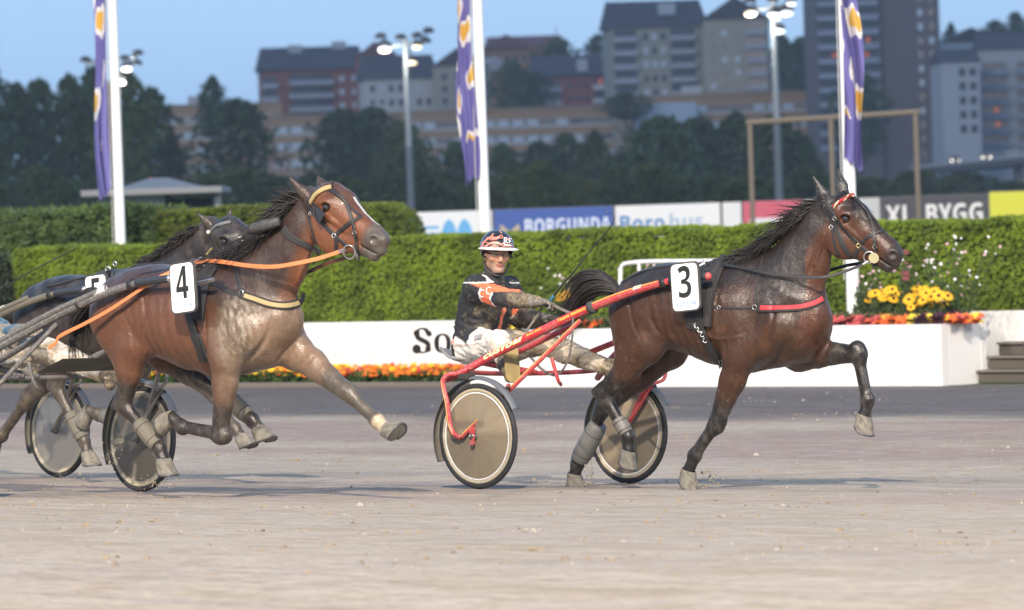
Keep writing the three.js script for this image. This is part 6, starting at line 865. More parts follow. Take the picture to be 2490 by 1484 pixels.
/* ---------- railing, flagpoles, flags ---------- */
const whiteMetal = mat(0.75, 0.77, 0.77, 0.4);
{ const q = EDGE + 0.4, s0 = sAt(1510, q, 700), s1 = sAt(1996, q, 700), b = ST(s0, q, PTOP), y = 1.235, g = thing('railing', 'white bent tube railing behind the front horse', 'railing', null, b); g.basePoint = b; part('rail', tube(smooth([ST(s0, q, PTOP - 0.05), ST(s0, q, y - 0.12), ST(s0 + 0.03, q, y - 0.03), ST(s0 + 0.13, q, y), ST((s0 + s1) / 2, q, y), ST(s1 - 0.13, q, y), ST(s1 - 0.03, q, y - 0.03), ST(s1, q, y - 0.12), ST(s1, q, PTOP - 0.05)], 5), 0.026, 10), whiteMetal, g); const sp = sAt(1556, q, 700); part('post', rod(ST(sp, q, PTOP - 0.05), ST(sp, q, y), 0.024, 0.024), whiteMetal, g); part('mid_rail', rod(ST(s0, q, 0.9), ST(s1, q, 0.9), 0.018, 0.018), whiteMetal, g); }
const flagTex = (() => { const cv = document.createElement('canvas'); cv.width = 512; cv.height = 1024; const c = cv.getContext('2d'); c.fillStyle = '#63619e'; c.fillRect(0, 0, 512, 1024); for (let k = 0; k < 9; k++) { const y = 70 + k * 112, x = [130, 330, 210, 400, 110, 300, 430, 170, 350][k]; c.fillStyle = '#d2d0d2'; c.beginPath(); c.ellipse(x, y, 78, 66, 0.5, 0, 7); c.fill(); c.fillStyle = '#cba24a'; c.beginPath(); c.ellipse(x + 14, y - 4, 50, 40, 0.5, 0, 7); c.fill(); } c.fillStyle = '#63619e'; c.fillRect(0, 830, 512, 194); const t = new THREE.CanvasTexture(cv); t.colorSpace = THREE.SRGBColorSpace; return t; })();
const flagMat = new THREE.MeshPhysicalMaterial({ map: flagTex, roughness: 0.75, side: THREE.DoubleSide });
function flagpole(label, foot, u, v, top, flag) {
  const g = thing('flagpole', label, 'flagpole', null, foot, 'white flagpoles behind the hedge'); g.basePoint = null; part('pole', rod(V(0, 0, 0), V(0, top, 0), 0.08, 0.055, 16), mat(0.78, 0.8, 0.8, 0.4), g); part('finial', ball(V(0, top + 0.06, 0), 0.08), mat(0.7, 0.6, 0.2, 0.3, { metalness: 0.8 }), g); part('halyard', rod(V(-0.1, 1.2, 0.05), V(-0.075, top - 0.1, 0.05), 0.005, 0.005, 5), mat(0.6, 0.6, 0.58, 0.8), g);
  const [y0, len, w, side, fl, ph, off = 0.085, zf = 0] = flag, f = thing('flag', fl, 'flag', null, V(foot.x, foot.y + y0, foot.z), 'limp purple flags on the poles'); f.basePoint = null; const P = [], U = [], I = [], N = 28, M = 70;
  for (let j = 0; j <= M; j++) { const t = j / M; for (let i = 0; i <= N; i++) { const a = i / N, fold = a * 3.2 + ph + 0.5 * Math.sin(t * 5 + ph * 2); const ww = w * (0.65 + 0.5 * t + 0.12 * Math.sin(t * 9 + ph)) * (1 - 0.25 * t * t); P.push(side * (off + a * ww + 0.035 * Math.sin(fold * 2)) + 0.03 * Math.sin(t * 6 + ph), -t * len + 0.12 * a * (j === M ? -1 : -t) + 0.03 * Math.sin(i * 0.9), 0.085 * Math.sin(fold * 3.1) * (0.5 + 0.5 * t) + 0.03 * Math.cos(fold * 7) + zf); U.push(a * 0.55 + 0.1 * ph % 0.4, 1 - t); } } const wd = N + 1; for (let j = 0; j < M; j++) for (let i = 0; i < N; i++) { const A = j * wd + i; I.push(A, A + wd, A + 1, A + 1, A + wd, A + wd + 1); }
  const ge = new THREE.BufferGeometry(); ge.setAttribute('position', new THREE.Float32BufferAttribute(P, 3)); ge.setAttribute('uv', new THREE.Float32BufferAttribute(U, 2)); ge.setIndex(I); ge.computeVertexNormals(); part('cloth', ge, flagMat, f);
}
const poleFoot = (u, q, v) => ST(sAt(u, q, v), q, INFIELD);
{ const q = HQ + 1.15, a = poleFoot(292, q, 575), b = poleFoot(1179, q, 560), c = poleFoot(2074, EDGE + 0.36, 700);
  const yAt = (p, v, u) => { const D = -p.z; return onDepth(u, v, D).y; };
  flagpole('left white flagpole with a limp purple flag', a, 0, 0, 9, [yAt(a, -120, 268) - INFIELD, yAt(a, -120, 268) - yAt(a, 462, 262), 0.21, -1, 'limp purple and yellow flag on the left flagpole', 0.4]);
  flagpole('middle white flagpole behind the driver', b, 0, 0, 9, [yAt(b, -70, 1150) - INFIELD, yAt(b, -70, 1150) - yAt(b, 428, 1150), 0.26, -1, 'limp purple and yellow flag on the middle flagpole', 2.1]);
  flagpole('right white flagpole standing in the planter behind the leading horse head', c, 0, 0, 9, [yAt(c, -180, 2060) - INFIELD, yAt(c, -180, 2060) - yAt(c, 388, 2085), 0.24, 1, 'limp purple and yellow flag on the right flagpole', 3.4, -0.06, 0.19]); }
/* ---------- advertising boards, frame, kiosk ---------- */
reseed(900);
function boards() {
  const D = 140, list = [ // u0, u1, label, paint
    [1013, 1197, 'white advertising board with two blue drops', '#dfe3e6', (c, w, h) => { c.fillStyle = '#5aa9dd'; c.fillRect(10, h * 0.38, w * 0.24, h * 0.08); c.fillRect(10, h * 0.56, w * 0.28, h * 0.08); for (const x of [0.42, 0.63]) { c.beginPath(); c.moveTo(w * x - 26, h); c.quadraticCurveTo(w * x - 30, h * 0.36, w * x, h * 0.2); c.quadraticCurveTo(w * x + 30, h * 0.36, w * x + 26, h); c.fill(); } }],
    [1199, 1492, 'blue advertising board with pale capital letters', '#2b52a0', (c, w, h) => { c.fillStyle = '#b9aa8c'; c.beginPath(); c.moveTo(14, h); c.lineTo(20, h * 0.38); c.lineTo(48, h * 0.6); c.lineTo(78, h * 0.38); c.lineTo(84, h); c.fill(); c.fillStyle = '#d9e3f2'; c.font = 'bold ' + h * 0.55 + 'px sans-serif'; c.fillText('BORGUNDA', 92, h * 0.68, w - 100); }],
    [1494, 1752, 'white advertising board with blue and grey lettering', '#dfe2e4', (c, w, h) => { c.font = 'bold ' + h * 0.6 + 'px sans-serif'; c.fillStyle = '#3f79b4'; c.fillText('Boro', 8, h * 0.7, w * 0.46); c.fillStyle = '#9db4c8'; c.fillText('hus', w * 0.5, h * 0.7, w * 0.42); }],
    [1755, 1803, 'narrow blank white advertising board', '#d9dcde', () => {}],
    [1805, 1952, 'pink and white advertising board', '#d9dbde', (c, w, h) => { c.fillStyle = '#c4566c'; c.fillRect(0, 0, w, h * 0.45); c.fillRect(0, 0, w * 0.1, h); }],
    [1954, 2085, 'white board hidden behind the leading horse', '#cfd2d4', () => {}],
    [2087, 2140, 'small grey-white board right of the leading horse head', '#b9bcbc', (c, w, h) => { c.fillStyle = '#7f8a92'; c.fillRect(w * 0.3, h * 0.35, w * 0.35, h * 0.5); }],
    [2142, 2402, 'charcoal advertising board with bold white capitals', '#3a3d46', (c, w, h) => { c.fillStyle = '#e6e6e4'; c.font = 'bold ' + h * 0.75 + 'px sans-serif'; c.fillText('XL', 12, h * 0.76, w * 0.26); c.fillText('BYGG', w * 0.4, h * 0.76, w * 0.57); }],
    [2404, 2600, 'yellow advertising board at the right edge', '#cfd03a', (c, w, h) => { c.fillStyle = '#eceadd'; c.beginPath(); c.moveTo(w * 0.2, h); c.lineTo(w * 0.32, h * 0.7); c.lineTo(w * 0.42, h); c.fill(); c.fillStyle = '#8d8c30'; c.fillRect(w * 0.6, h * 0.55, w * 0.4, h * 0.1); }],
  ];
  for (const [u0, u1, label, bg, draw] of list) {
    const vTop = 517 - (u0 - 1015) * 0.0325 - (u0 > 2390 ? 4 : 0), a = onDepth(u0, vTop, D), b = onDepth(u1, vTop - (u1 - u0) * 0.0325, D), w = b.x - a.x, h = 1.05, y1 = a.y, base = V((a.x + b.x) / 2, INFIELD, -D);
    const cv = document.createElement('canvas'); cv.width = Math.round(clamp(w * 110, 32, 512)); cv.height = 110; const c = cv.getContext('2d'); c.fillStyle = bg; c.fillRect(0, 0, cv.width, 110); draw(c, cv.width, 110); const t = new THREE.CanvasTexture(cv); t.colorSpace = THREE.SRGBColorSpace;
    const g = thing('advertising_board', label, 'billboard', null, base, 'advertising boards across the infield'); g.basePoint = null; const top = y1 - INFIELD;
    part('panel', new THREE.PlaneGeometry(w - 0.04, h).translate(0, top - h / 2, 0.032), new THREE.MeshPhysicalMaterial({ map: t, roughness: 0.5 }), g); part('backing', box(0, top - h / 2, 0, w - 0.02, h + 0.02, 0.06), mat(0.3, 0.3, 0.3, 0.7), g); for (const x of [-w / 2 + 0.15, w / 2 - 0.15]) part('post', box(x, (top - h) / 2, -0.06, 0.08, top - h, 0.08), mat(0.2, 0.2, 0.2, 0.8), g);
  }
}
boards();
{ const D = 128, P = (u, v) => onDepth(u, v, D), g = thing('timber_frame', 'tall weathered timber frame of three posts and a beam', 'frame', null, V(P(2030, 520).x, INFIELD, -D)), wood = mat(0.2, 0.17, 0.135, 0.9); g.basePoint = g.position.clone(); const a = P(1823, 298), m = P(2020, 284), b = P(2226, 272); b.z -= 0; const beam = [a, b].map((p) => p.clone()); part('beam', rod(beam[0].clone().add(V(-0.1, 0, 0)), beam[1].clone().add(V(0.1, 0, 0)), 0.08, 0.08, 6), wood, g); for (const p of [a, m, b]) part('post', rod(V(p.x, INFIELD, p.z + 0.02), V(p.x, p.y - 0.06, p.z + 0.02), 0.075, 0.075, 6), wood, g); }
{ const D = 118, P = (u, v) => onDepth(u, v, D), l = P(232, 500), r = P(528, 490), y1 = P(380, 474).y, g = thing('kiosk', 'low flat-roofed kiosk behind the hedge at left', 'kiosk', null, V((l.x + r.x) / 2, INFIELD, -D - 1.5)); g.basePoint = g.position.clone(); const cx = (l.x + r.x) / 2, w = r.x - l.x, mk = mat(0.42, 0.46, 0.5, 0.7); part('wall', box(cx - w * 0.22, (INFIELD + y1) / 2, -D - 1.5, w * 0.56, y1 - INFIELD, 2.6), mk, g); part('shutter', box(cx + w * 0.26, (INFIELD + y1) / 2 - 0.05, -D - 1.9, w * 0.38, y1 - INFIELD - 0.1, 2), mat(0.05, 0.06, 0.08, 0.6), g); part('corner_post', box(r.x, (INFIELD + y1) / 2, -D - 0.4, 0.14, y1 - INFIELD, 0.14), mat(0.35, 0.38, 0.4, 0.6), g);
  const rl = P(200, 486).x, rr = P(543, 474).x; part('roof', box((rl + rr) / 2, y1 + 0.08, -D - 1.4, rr - rl, 0.16, 3.8, 0.03), mat(0.22, 0.235, 0.25, 0.6), g); const cone = new THREE.CylinderGeometry(0.3, 1.5, 0.26, 4, 1).rotateY(Math.PI / 4).scale(1, 1, 0.9); part('roof_lantern', cone.translate(cx, y1 + 0.29, -D - 1.4), mat(0.2, 0.22, 0.25, 0.6), g); }
{ const p = onDepth(-30, 500, 112), g = thing('hut_roof', 'dark red hut with sloping roof at the left edge', 'hut', null, V(p.x - 0.6, INFIELD, p.z)); g.basePoint = null; part('wall', box(0, 1.0, 0, 2.6, 2.0, 2.4), mat(0.16, 0.05, 0.05, 0.8), g); const s = new THREE.Shape(); s.moveTo(-1.6, 2.0); s.lineTo(1.95, 2.0); s.lineTo(0.1, 3.0); s.closePath(); part('roof', new THREE.ExtrudeGeometry(s, { depth: 2.8, bevelEnabled: false }).translate(0, 0, -1.4), mat(0.12, 0.045, 0.055, 0.85), g); }
{ const p = onDepth(367, 442, 125), g = thing('lantern_post', 'small orange lantern above the kiosk', 'lamp', null, V(p.x, INFIELD, p.z)); g.basePoint = g.position.clone(); part('post', rod(V(p.x, INFIELD, p.z), p, 0.05, 0.04, 8), mat(0.1, 0.1, 0.1, 0.7), g); part('lamp_globe', ball(p, 0.11), new THREE.MeshStandardMaterial({ color: 0x552211, emissive: 0xff7722, emissiveIntensity: 0.35 }), g); }

/* ---------- floodlight masts across the infield ---------- */
const dimHead = mat(0.02, 0.022, 0.03, 0.6);
function mast(label, u, v, D, rw, heads) {
  const top = onDepth(u, v, D), base = V(top.x, INFIELD, -D), h = top.y - INFIELD, k = D / FOC, g = thing('light_mast', label, 'light mast', null, base, 'floodlight masts behind the infield'); g.basePoint = null; const steelM = mat(0.3, 0.34, 0.36, 0.5, { metalness: 0.3 });
  part('pole', rod(V(0, 0, 0), V(0, h * 0.5, 0), rw * 1.2, rw, 10), mat(0.14, 0.17, 0.2, 0.6), g); part('pole_upper', rod(V(0, h * 0.5, 0), V(0, h, 0), rw, rw * 0.6, 10), steelM, g);
  const roll = (du, dv) => V(du * k, -dv * k, 0); const ys = heads.map((q) => -q[1] * k); part('crossbar', rod(V(Math.min(...heads.map((q) => q[0])) * k, h - 22 * k, 0), V(Math.max(...heads.map((q) => q[0])) * k, h - 10 * k, 0), 0.12, 0.12, 6), steelM, g);
  for (const [du, dv, lit, s = 1] of heads) { const p = V(0, h, 0).add(roll(du, dv)), hd = new THREE.SphereGeometry(0.38 * s, 12, 8, 0, 6.2832, 0, 1.9).scale(1.1, 0.8, 1).translate(p.x, p.y, p.z); part('lamp_head', hd, dimHead, g); part('lamp_arm', rod(p.clone().add(V(0, 0, 0)), V(p.x * 0.6, h - 16 * k, 0), 0.05, 0.05, 5), dimHead, g); if (lit) { const e = new THREE.MeshStandardMaterial({ color: 0xffffff, emissive: lit === 2 ? 0xffe39a : 0xf6fbff, emissiveIntensity: 1.3 }); part('lamp_glass', new THREE.SphereGeometry(0.33 * s, 14, 8).scale(1.15, 0.5, 0.8).translate(p.x, p.y - 0.26 * s, p.z + 0.2), e, g); } }
  const first = heads.find((q) => q[2]); if (first) { const p = V(0, h, 0).add(roll(first[0], first[1])), l = new THREE.PointLight(0xfff6e6, 50, 0, 2); l.position.set(base.x + p.x, base.y + p.y - 1.0, base.z + 0.9); l.castShadow = true; l.shadow.radius = 20; scene.add(l); }
}
mast('left light mast half hidden by the flagpole', 283, 130, 360, 0.2, [[-76, 14, 0], [20, 14, 0], [52, 2, 0], [48, 26, 0], [24, 30, 1], [6, 64, 1]]);
mast('middle light mast with one white and two yellow lamps', 986, 92, 345, 0.24, [[-60, -4, 0], [-12, 0, 0], [28, -3, 0], [56, -14, 0], [48, 10, 0], [-52, 16, 1, 1.15], [28, 16, 2, 0.9], [14, 54, 2, 0.9]]);
mast('right light mast with bright lit lamps', 1880, 2, 320, 0.24, [[-56, -2, 0], [0, -2, 0], [40, -10, 0], [-56, 20, 2, 1.05], [2, 26, 1], [32, 22, 1, 1.1], [12, 66, 1], [44, 2, 1, 0.8], [10, 40, 1, 0.5]]);

/* ---------- far buildings ---------- */
const glassFar = mat(0.4, 0.48, 0.56, 0.3), darkGlass = mat(0.05, 0.06, 0.08, 0.2), roofSlate = mat(0.05, 0.055, 0.07, 0.85), concrete = mat(0.34, 0.335, 0.31, 0.85), brickRed = mat(0.22, 0.085, 0.07, 0.9), brickBrown = mat(0.33, 0.22, 0.135, 0.9), greyWall = mat(0.27, 0.275, 0.245, 0.9), paleWall = mat(0.42, 0.44, 0.45, 0.9), brownTower = mat(0.12, 0.112, 0.125, 0.9), balcM = mat(0.3, 0.34, 0.4, 0.6), warmWin = new THREE.MeshStandardMaterial({ color: 0x662200, emissive: 0xff8a4a, emissiveIntensity: 0.3 });  // glassFar: reflected sky is put into the pale colour of the panes
const unit = new THREE.BoxGeometry(1, 1, 1);
function block(name, label, u0, u1, v0, v1, D, depth, yaw, wall, fn) { // front face from (u0, v0) to (u1, v1), turned by yaw about its left edge
  const a = onDepth(u0, v1, D), w = (u1 - u0) * D / FOC / Math.cos(yaw), top = onDepth((u0 + u1) / 2, v0, D).y, y0 = INFIELD - 1, h = top - y0;
  const g = thing(name, label, 'building', null, V(a.x, y0, -D)); g.basePoint = null; g.rotation.y = yaw; const k = FOC / D;
  const pc = (n, x, y, z, sx, sy, sz, m) => { const q = shade(new THREE.Mesh(unit, m)); q.name = n; q.position.set(x, y, z); q.scale.set(sx, sy, sz); g.add(q); return q; };
  pc('wall', w / 2, h / 2, -depth / 2, w, h, depth, wall); fn?.({ g, w, h, k, pc, depth }); return g;
}
const grid = ({ pc, w, h }, x0, x1, y0, y1, nx, ny, ww, wh, m, z = 0.03, skip = () => false, name = 'window') => { for (let j = 0; j < ny; j++) for (let i = 0; i < nx; i++) { if (skip(i, j)) continue; const x = lerp(x0, x1, (i + 0.5) / nx), y = lerp(y0, y1, (j + 0.5) / ny); pc(name, x, y, z, ww, wh, 0.12, typeof m === 'function' ? m(i, j) : m); } };
const gable = (g, w, h, depth, rise, m, over = 0.5, ridgeAlong = true) => { const s = new THREE.Shape(); if (ridgeAlong) { s.moveTo(over, 0); s.lineTo(-depth / 2, rise); s.lineTo(-depth - over, 0); s.closePath(); const ge = new THREE.ExtrudeGeometry(s, { depth: w + over * 2, bevelEnabled: false }).rotateY(Math.PI / 2); ge.rotateY(-Math.PI); ge.scale(-1, 1, 1); const q = part('roof', (() => { const P = [[-over, 0, over], [w + over, 0, over], [w + over, 0, -depth - over], [-over, 0, -depth - over], [0, rise, -depth / 2], [w, rise, -depth / 2]]; const b = new THREE.BufferGeometry(); b.setAttribute('position', new THREE.Float32BufferAttribute(P.flat(), 3)); b.setIndex([0, 1, 5, 0, 5, 4, 2, 3, 4, 2, 4, 5, 3, 0, 4, 1, 2, 5, 0, 3, 2, 0, 2, 1]); const n = b.toNonIndexed(); n.computeVertexNormals(); return n; })(), m, g); q.position.set(0, h, 0); return q; } const P = [[-over, 0, over], [w + over, 0, over], [w + over, 0, -depth], [-over, 0, -depth], [w / 2, rise, over], [w / 2, rise, -depth]]; const b = new THREE.BufferGeometry(); b.setAttribute('position', new THREE.Float32BufferAttribute(P.flat(), 3)); b.setIndex([0, 1, 4, 2, 3, 5, 0, 4, 5, 0, 5, 3, 1, 2, 5, 1, 5, 4, 0, 3, 2, 0, 2, 1]); const n = b.toNonIndexed(); n.computeVertexNormals(); const q = part('roof', n, m, g); q.position.set(0, h, 0); return q; };
const sillM = mat(0.5, 0.52, 0.54, 0.8);
// office block with brick bands and ribbon windows
function office(label, u0, u1, v0, v1, D, rows, seed2) { block('office_building', label, u0, u1, v0, v1, D, 16, rad(3), brickBrown, ({ g, w, h, pc, k }) => { reseed(seed2); const st = 3.3, n = Math.round(w / 3.1); for (let r = 0; r < rows; r++) { const y = h - 2.6 - r * st; pc('window_band', w / 2, y, 0.05, w - 1, 1.45, 0.12, mat(0.2, 0.19, 0.18, 0.8)); for (let i = 0; i < n; i++) { if (rnd() < 0.12) continue; pc('window', lerp(1, w - 1, (i + 0.5) / n), y, 0.13, (w - 2) / n * 0.74, 1.2, 0.08, rnd() < 0.72 ? glassFar : darkGlass); } pc('sill_band', w / 2, y - 0.85, 0.07, w - 0.8, 0.35, 0.16, sillM); } pc('parapet', w / 2, h + 0.2, 0.02, w + 0.3, 0.5, 0.6, mat(0.3, 0.22, 0.15, 0.9)); pc('roof_unit', w * 0.3, h + 1.2, -6, 4, 2, 3, mat(0.4, 0.42, 0.44, 0.7)); }); }
office('brown brick office wing between the trees at left', 398, 690, 256, 440, 1010, 5, 61);
office('long brown brick office building with ribbon windows', 660, 1546, 272, 470, 1000, 5, 62);
office('taller brown brick office wing at right with pale upper windows', 1540, 2062, 230, 480, 985, 6, 63);
block('glass_pavilion', 'pale glass rooftop pavilion on the office building', 1548, 1695, 250, 300, 978, 6, rad(3), mat(0.3, 0.42, 0.55, 0.3), ({ w, h, pc }) => { for (let i = 0; i < 8; i++) pc('mullion', (i + 0.5) * w / 8, h - 2, 0.06, 0.15, 4, 0.12, sillM); });
// apartment houses on the hill
const balconies = (o, x0, x1, y0, n, st, m = balcM, warm = 0.1) => { for (let j = 0; j < n; j++) { const y = y0 - j * st; o.pc('balcony', (x0 + x1) / 2, y - 0.45, 0.6, x1 - x0, 1.05, 1.2, m); o.pc('balcony_opening', (x0 + x1) / 2, y + 0.75, 0.05, x1 - x0 - 0.5, 1.5, 0.12, darkGlass); if (rnd() < warm) o.pc('lit_window', lerp(x0, x1, rnd(0.25, 0.75)), y + 0.8, 0.13, 0.8, 0.9, 0.06, warmWin); } };
reseed(71);
block('apartment_house', 'red brick apartment house with dark hipped roof', 645, 885, 168, 300, 1080, 14, rad(8), brickRed, (o) => { gable(o.g, o.w, o.h, 14, 5.2, roofSlate, 0.8); balconies(o, o.w * 0.25, o.w * 0.7, o.h - 2.5, 3, 2.9); balconies(o, -0.5, 3, o.h - 3, 3, 2.9); grid(o, o.w * 0.72, o.w - 0.5, o.h - 9.5, o.h - 0.8, 2, 3, 1.2, 1.3, glassFar); o.pc('chimney', o.w * 0.35, o.h + 4.6, -6, 3, 2, 2, mat(0.35, 0.38, 0.42, 0.7)); o.pc('chimney', o.w * 0.8, o.h + 5.2, -7, 3, 2, 2, mat(0.35, 0.38, 0.42, 0.7)); });
block('apartment_house', 'red brick gabled house end beside the middle light mast', 868, 966, 140, 300, 1060, 12, rad(-6), brickRed, (o) => { gable(o.g, o.w, o.h, 12, 3.4, mat(0.12, 0.055, 0.06, 0.9), 0.3, false); grid(o, 1, o.w - 1, o.h - 9, o.h - 1, 2, 3, 1.3, 1.3, darkGlass); });
block('apartment_house', 'pale grey apartment house with dark roof behind the mast', 888, 1062, 190, 300, 1030, 12, rad(7), paleWall, (o) => { gable(o.g, o.w, o.h, 12, 5, roofSlate, 0.7); grid(o, 0.8, o.w - 0.6, o.h - 9.5, o.h - 0.6, 7, 3, 1.0, 1.35, () => (rnd() < 0.5 ? glassFar : darkGlass)); });
block('apartment_house', 'grey gable end left of the middle flag', 1056, 1180, 160, 300, 1025, 12, rad(-5), greyWall, (o) => { gable(o.g, o.w, o.h, 12, 3.8, roofSlate, 0.3, false); grid(o, 1, o.w - 1, o.h - 11, o.h - 1, 3, 4, 1.1, 1.3, darkGlass); });
block('apartment_house', 'brown gabled house on the hilltop right of the middle flag', 1172, 1300, 120, 260, 1180, 12, rad(6), mat(0.24, 0.14, 0.09, 0.9), (o) => { gable(o.g, o.w, o.h, 12, 3.6, mat(0.13, 0.07, 0.08, 0.9), 0.6, false); grid(o, 1, o.w - 1, o.h - 7, o.h - 0.6, 5, 2, 1.2, 1.4, darkGlass); });
block('apartment_house', 'low red-roofed house on the hilltop', 1190, 1372, 108, 240, 1260, 12, rad(2), mat(0.22, 0.1, 0.08, 0.9), (o) => { gable(o.g, o.w, o.h, 12, 2.4, mat(0.15, 0.06, 0.07, 0.9), 0.5); o.pc('aerial', o.w * 0.93, o.h + 3, -5, 0.2, 4, 0.2, roofSlate); });
block('apartment_house', 'small brick house with sloping pale gutters on the slope', 1165, 1260, 172, 300, 1110, 10, rad(14), mat(0.26, 0.15, 0.1, 0.9), (o) => { gable(o.g, o.w, o.h, 10, 3.2, mat(0.3, 0.3, 0.33, 0.8), 0.6, false); });
block('apartment_house', 'red brick house with dark roof below the grey block', 1302, 1494, 184, 300, 1050, 13, rad(4), brickRed, (o) => { gable(o.g, o.w, o.h, 13, 4.6, roofSlate, 0.8); balconies(o, 1, o.w * 0.35, o.h - 2.4, 3, 2.9); balconies(o, o.w * 0.74, o.w - 0.6, o.h - 2.2, 3, 2.9, mat(0.45, 0.48, 0.52, 0.7)); grid(o, o.w * 0.4, o.w * 0.72, o.h - 9, o.h - 0.6, 3, 3, 1.1, 1.3, darkGlass); o.pc('dormer', o.w * 0.62, o.h + 2.2, -1.6, 2.2, 2.6, 3, mat(0.35, 0.38, 0.42, 0.7)); });
block('apartment_block', 'large grey apartment block with dark roof and balconies', 1492, 1722, 64, 300, 1000, 16, rad(5), greyWall, (o) => { gable(o.g, o.w, o.h, 16, 5.6, roofSlate, 0.7); balconies(o, 0.4, o.w * 0.28, o.h - 2, 6, 2.8); balconies(o, o.w * 0.62, o.w * 0.9, o.h - 2, 6, 2.8); grid(o, o.w * 0.32, o.w * 0.6, o.h - 17.5, o.h - 0.6, 3, 6, 1.0, 1.3, () => (rnd() < 0.4 ? glassFar : darkGlass)); o.pc('roof_hatch', o.w * 0.62, o.h + 3.6, -3.4, 3.4, 2.4, 2.6, mat(0.34, 0.4, 0.46, 0.6)); });
block('apartment_block', 'grey gable wing of the large block behind the right light mast', 1716, 1874, 46, 300, 996, 16, rad(-4), mat(0.3, 0.3, 0.26, 0.9), (o) => { gable(o.g, o.w, o.h, 16, 4.6, roofSlate, 0.4, false); grid(o, 0.6, o.w * 0.62, o.h - 20, o.h - 1.5, 3, 7, 1.0, 1.2, () => (rnd() < 0.35 ? glassFar : darkGlass), 0.03, (i, j) => rnd() < 0.15); balconies(o, o.w * 0.66, o.w - 0.3, o.h - 2.4, 6, 2.8); });
block('apartment_tower', 'tall dark tower block with stacked balconies', 1992, 2152, -60, 420, 960, 16, rad(4), mat(0.13, 0.12, 0.13, 0.9), (o) => { balconies(o, 0.5, o.w * 0.44, o.h - 2.2, 12, 2.8, mat(0.24, 0.28, 0.36, 0.6), 0.18); balconies(o, o.w * 0.56, o.w - 0.4, o.h - 2.2, 12, 2.8, mat(0.24, 0.28, 0.36, 0.6), 0.18); });
block('apartment_tower', 'dark brown windowless side of the tower block', 2150, 2292, -60, 420, 962, 16, rad(-6), brownTower, (o) => { grid(o, o.w * 0.6, o.w - 0.3, o.h - 36, o.h - 0.5, 2, 13, 1.0, 1.3, () => (rnd() < 0.5 ? glassFar : darkGlass)); });
block('apartment_house', 'pale house with hipped dark roof right of the tower', 2296, 2390, 150, 380, 930, 12, rad(5), mat(0.36, 0.39, 0.43, 0.9), (o) => { gable(o.g, o.w, o.h, 12, 2.6, roofSlate, 0.4); grid(o, o.w * 0.4, o.w - 0.3, o.h - 14, o.h - 0.6, 2, 5, 1.2, 1.5, darkGlass); });
block('apartment_house', 'pale apartment house with dark roof at the right edge', 2386, 2560, 118, 400, 945, 14, rad(-3), mat(0.32, 0.34, 0.38, 0.9), (o) => { gable(o.g, o.w, o.h, 14, 3.4, roofSlate, 0.6); balconies(o, 0.6, o.w * 0.42, o.h - 4, 6, 2.8, mat(0.2, 0.24, 0.3, 0.7), 0.1); balconies(o, o.w * 0.52, o.w - 0.4, o.h - 4, 6, 2.8, mat(0.2, 0.24, 0.3, 0.7), 0.35); });
block('apartment_house', 'white gabled house behind the hipped house at right', 2300, 2440, 100, 300, 1000, 10, rad(2), mat(0.42, 0.45, 0.5, 0.9), (o) => { gable(o.g, o.w, o.h, 10, 2.8, roofSlate, 0.5, false); });

/* ---------- hill, bridge, cars ---------- */
{ const P = [], I = [], U = [], N = 80, Mz = 14; for (let j = 0; j <= Mz; j++) for (let i = 0; i <= N; i++) { const x = lerp(-260, 260, i / N), D = lerp(1000, 1800, j / Mz); const k = x / D * FOC + 1245; const crest = lerp(10, 44, sst(500, 1500, k)) + 8 * n2(x / 60, D / 80); const y = INFIELD - 2 + sst(1035, 1330, D) * crest; P.push(x * D / 1000 * 1.4, y, -D); U.push(x, D); } for (let j = 0; j < Mz; j++) for (let i = 0; i < N; i++) { const a = j * (N + 1) + i; I.push(a, a + 1, a + N + 1, a + 1, a + N + 2, a + N + 1); } const g = new THREE.BufferGeometry(); g.setAttribute('position', new THREE.Float32BufferAttribute(P, 3)); g.setIndex(I); g.computeVertexNormals(); struct('hill', g, mat(0.04, 0.062, 0.028, 0.95, { side: THREE.DoubleSide })); }
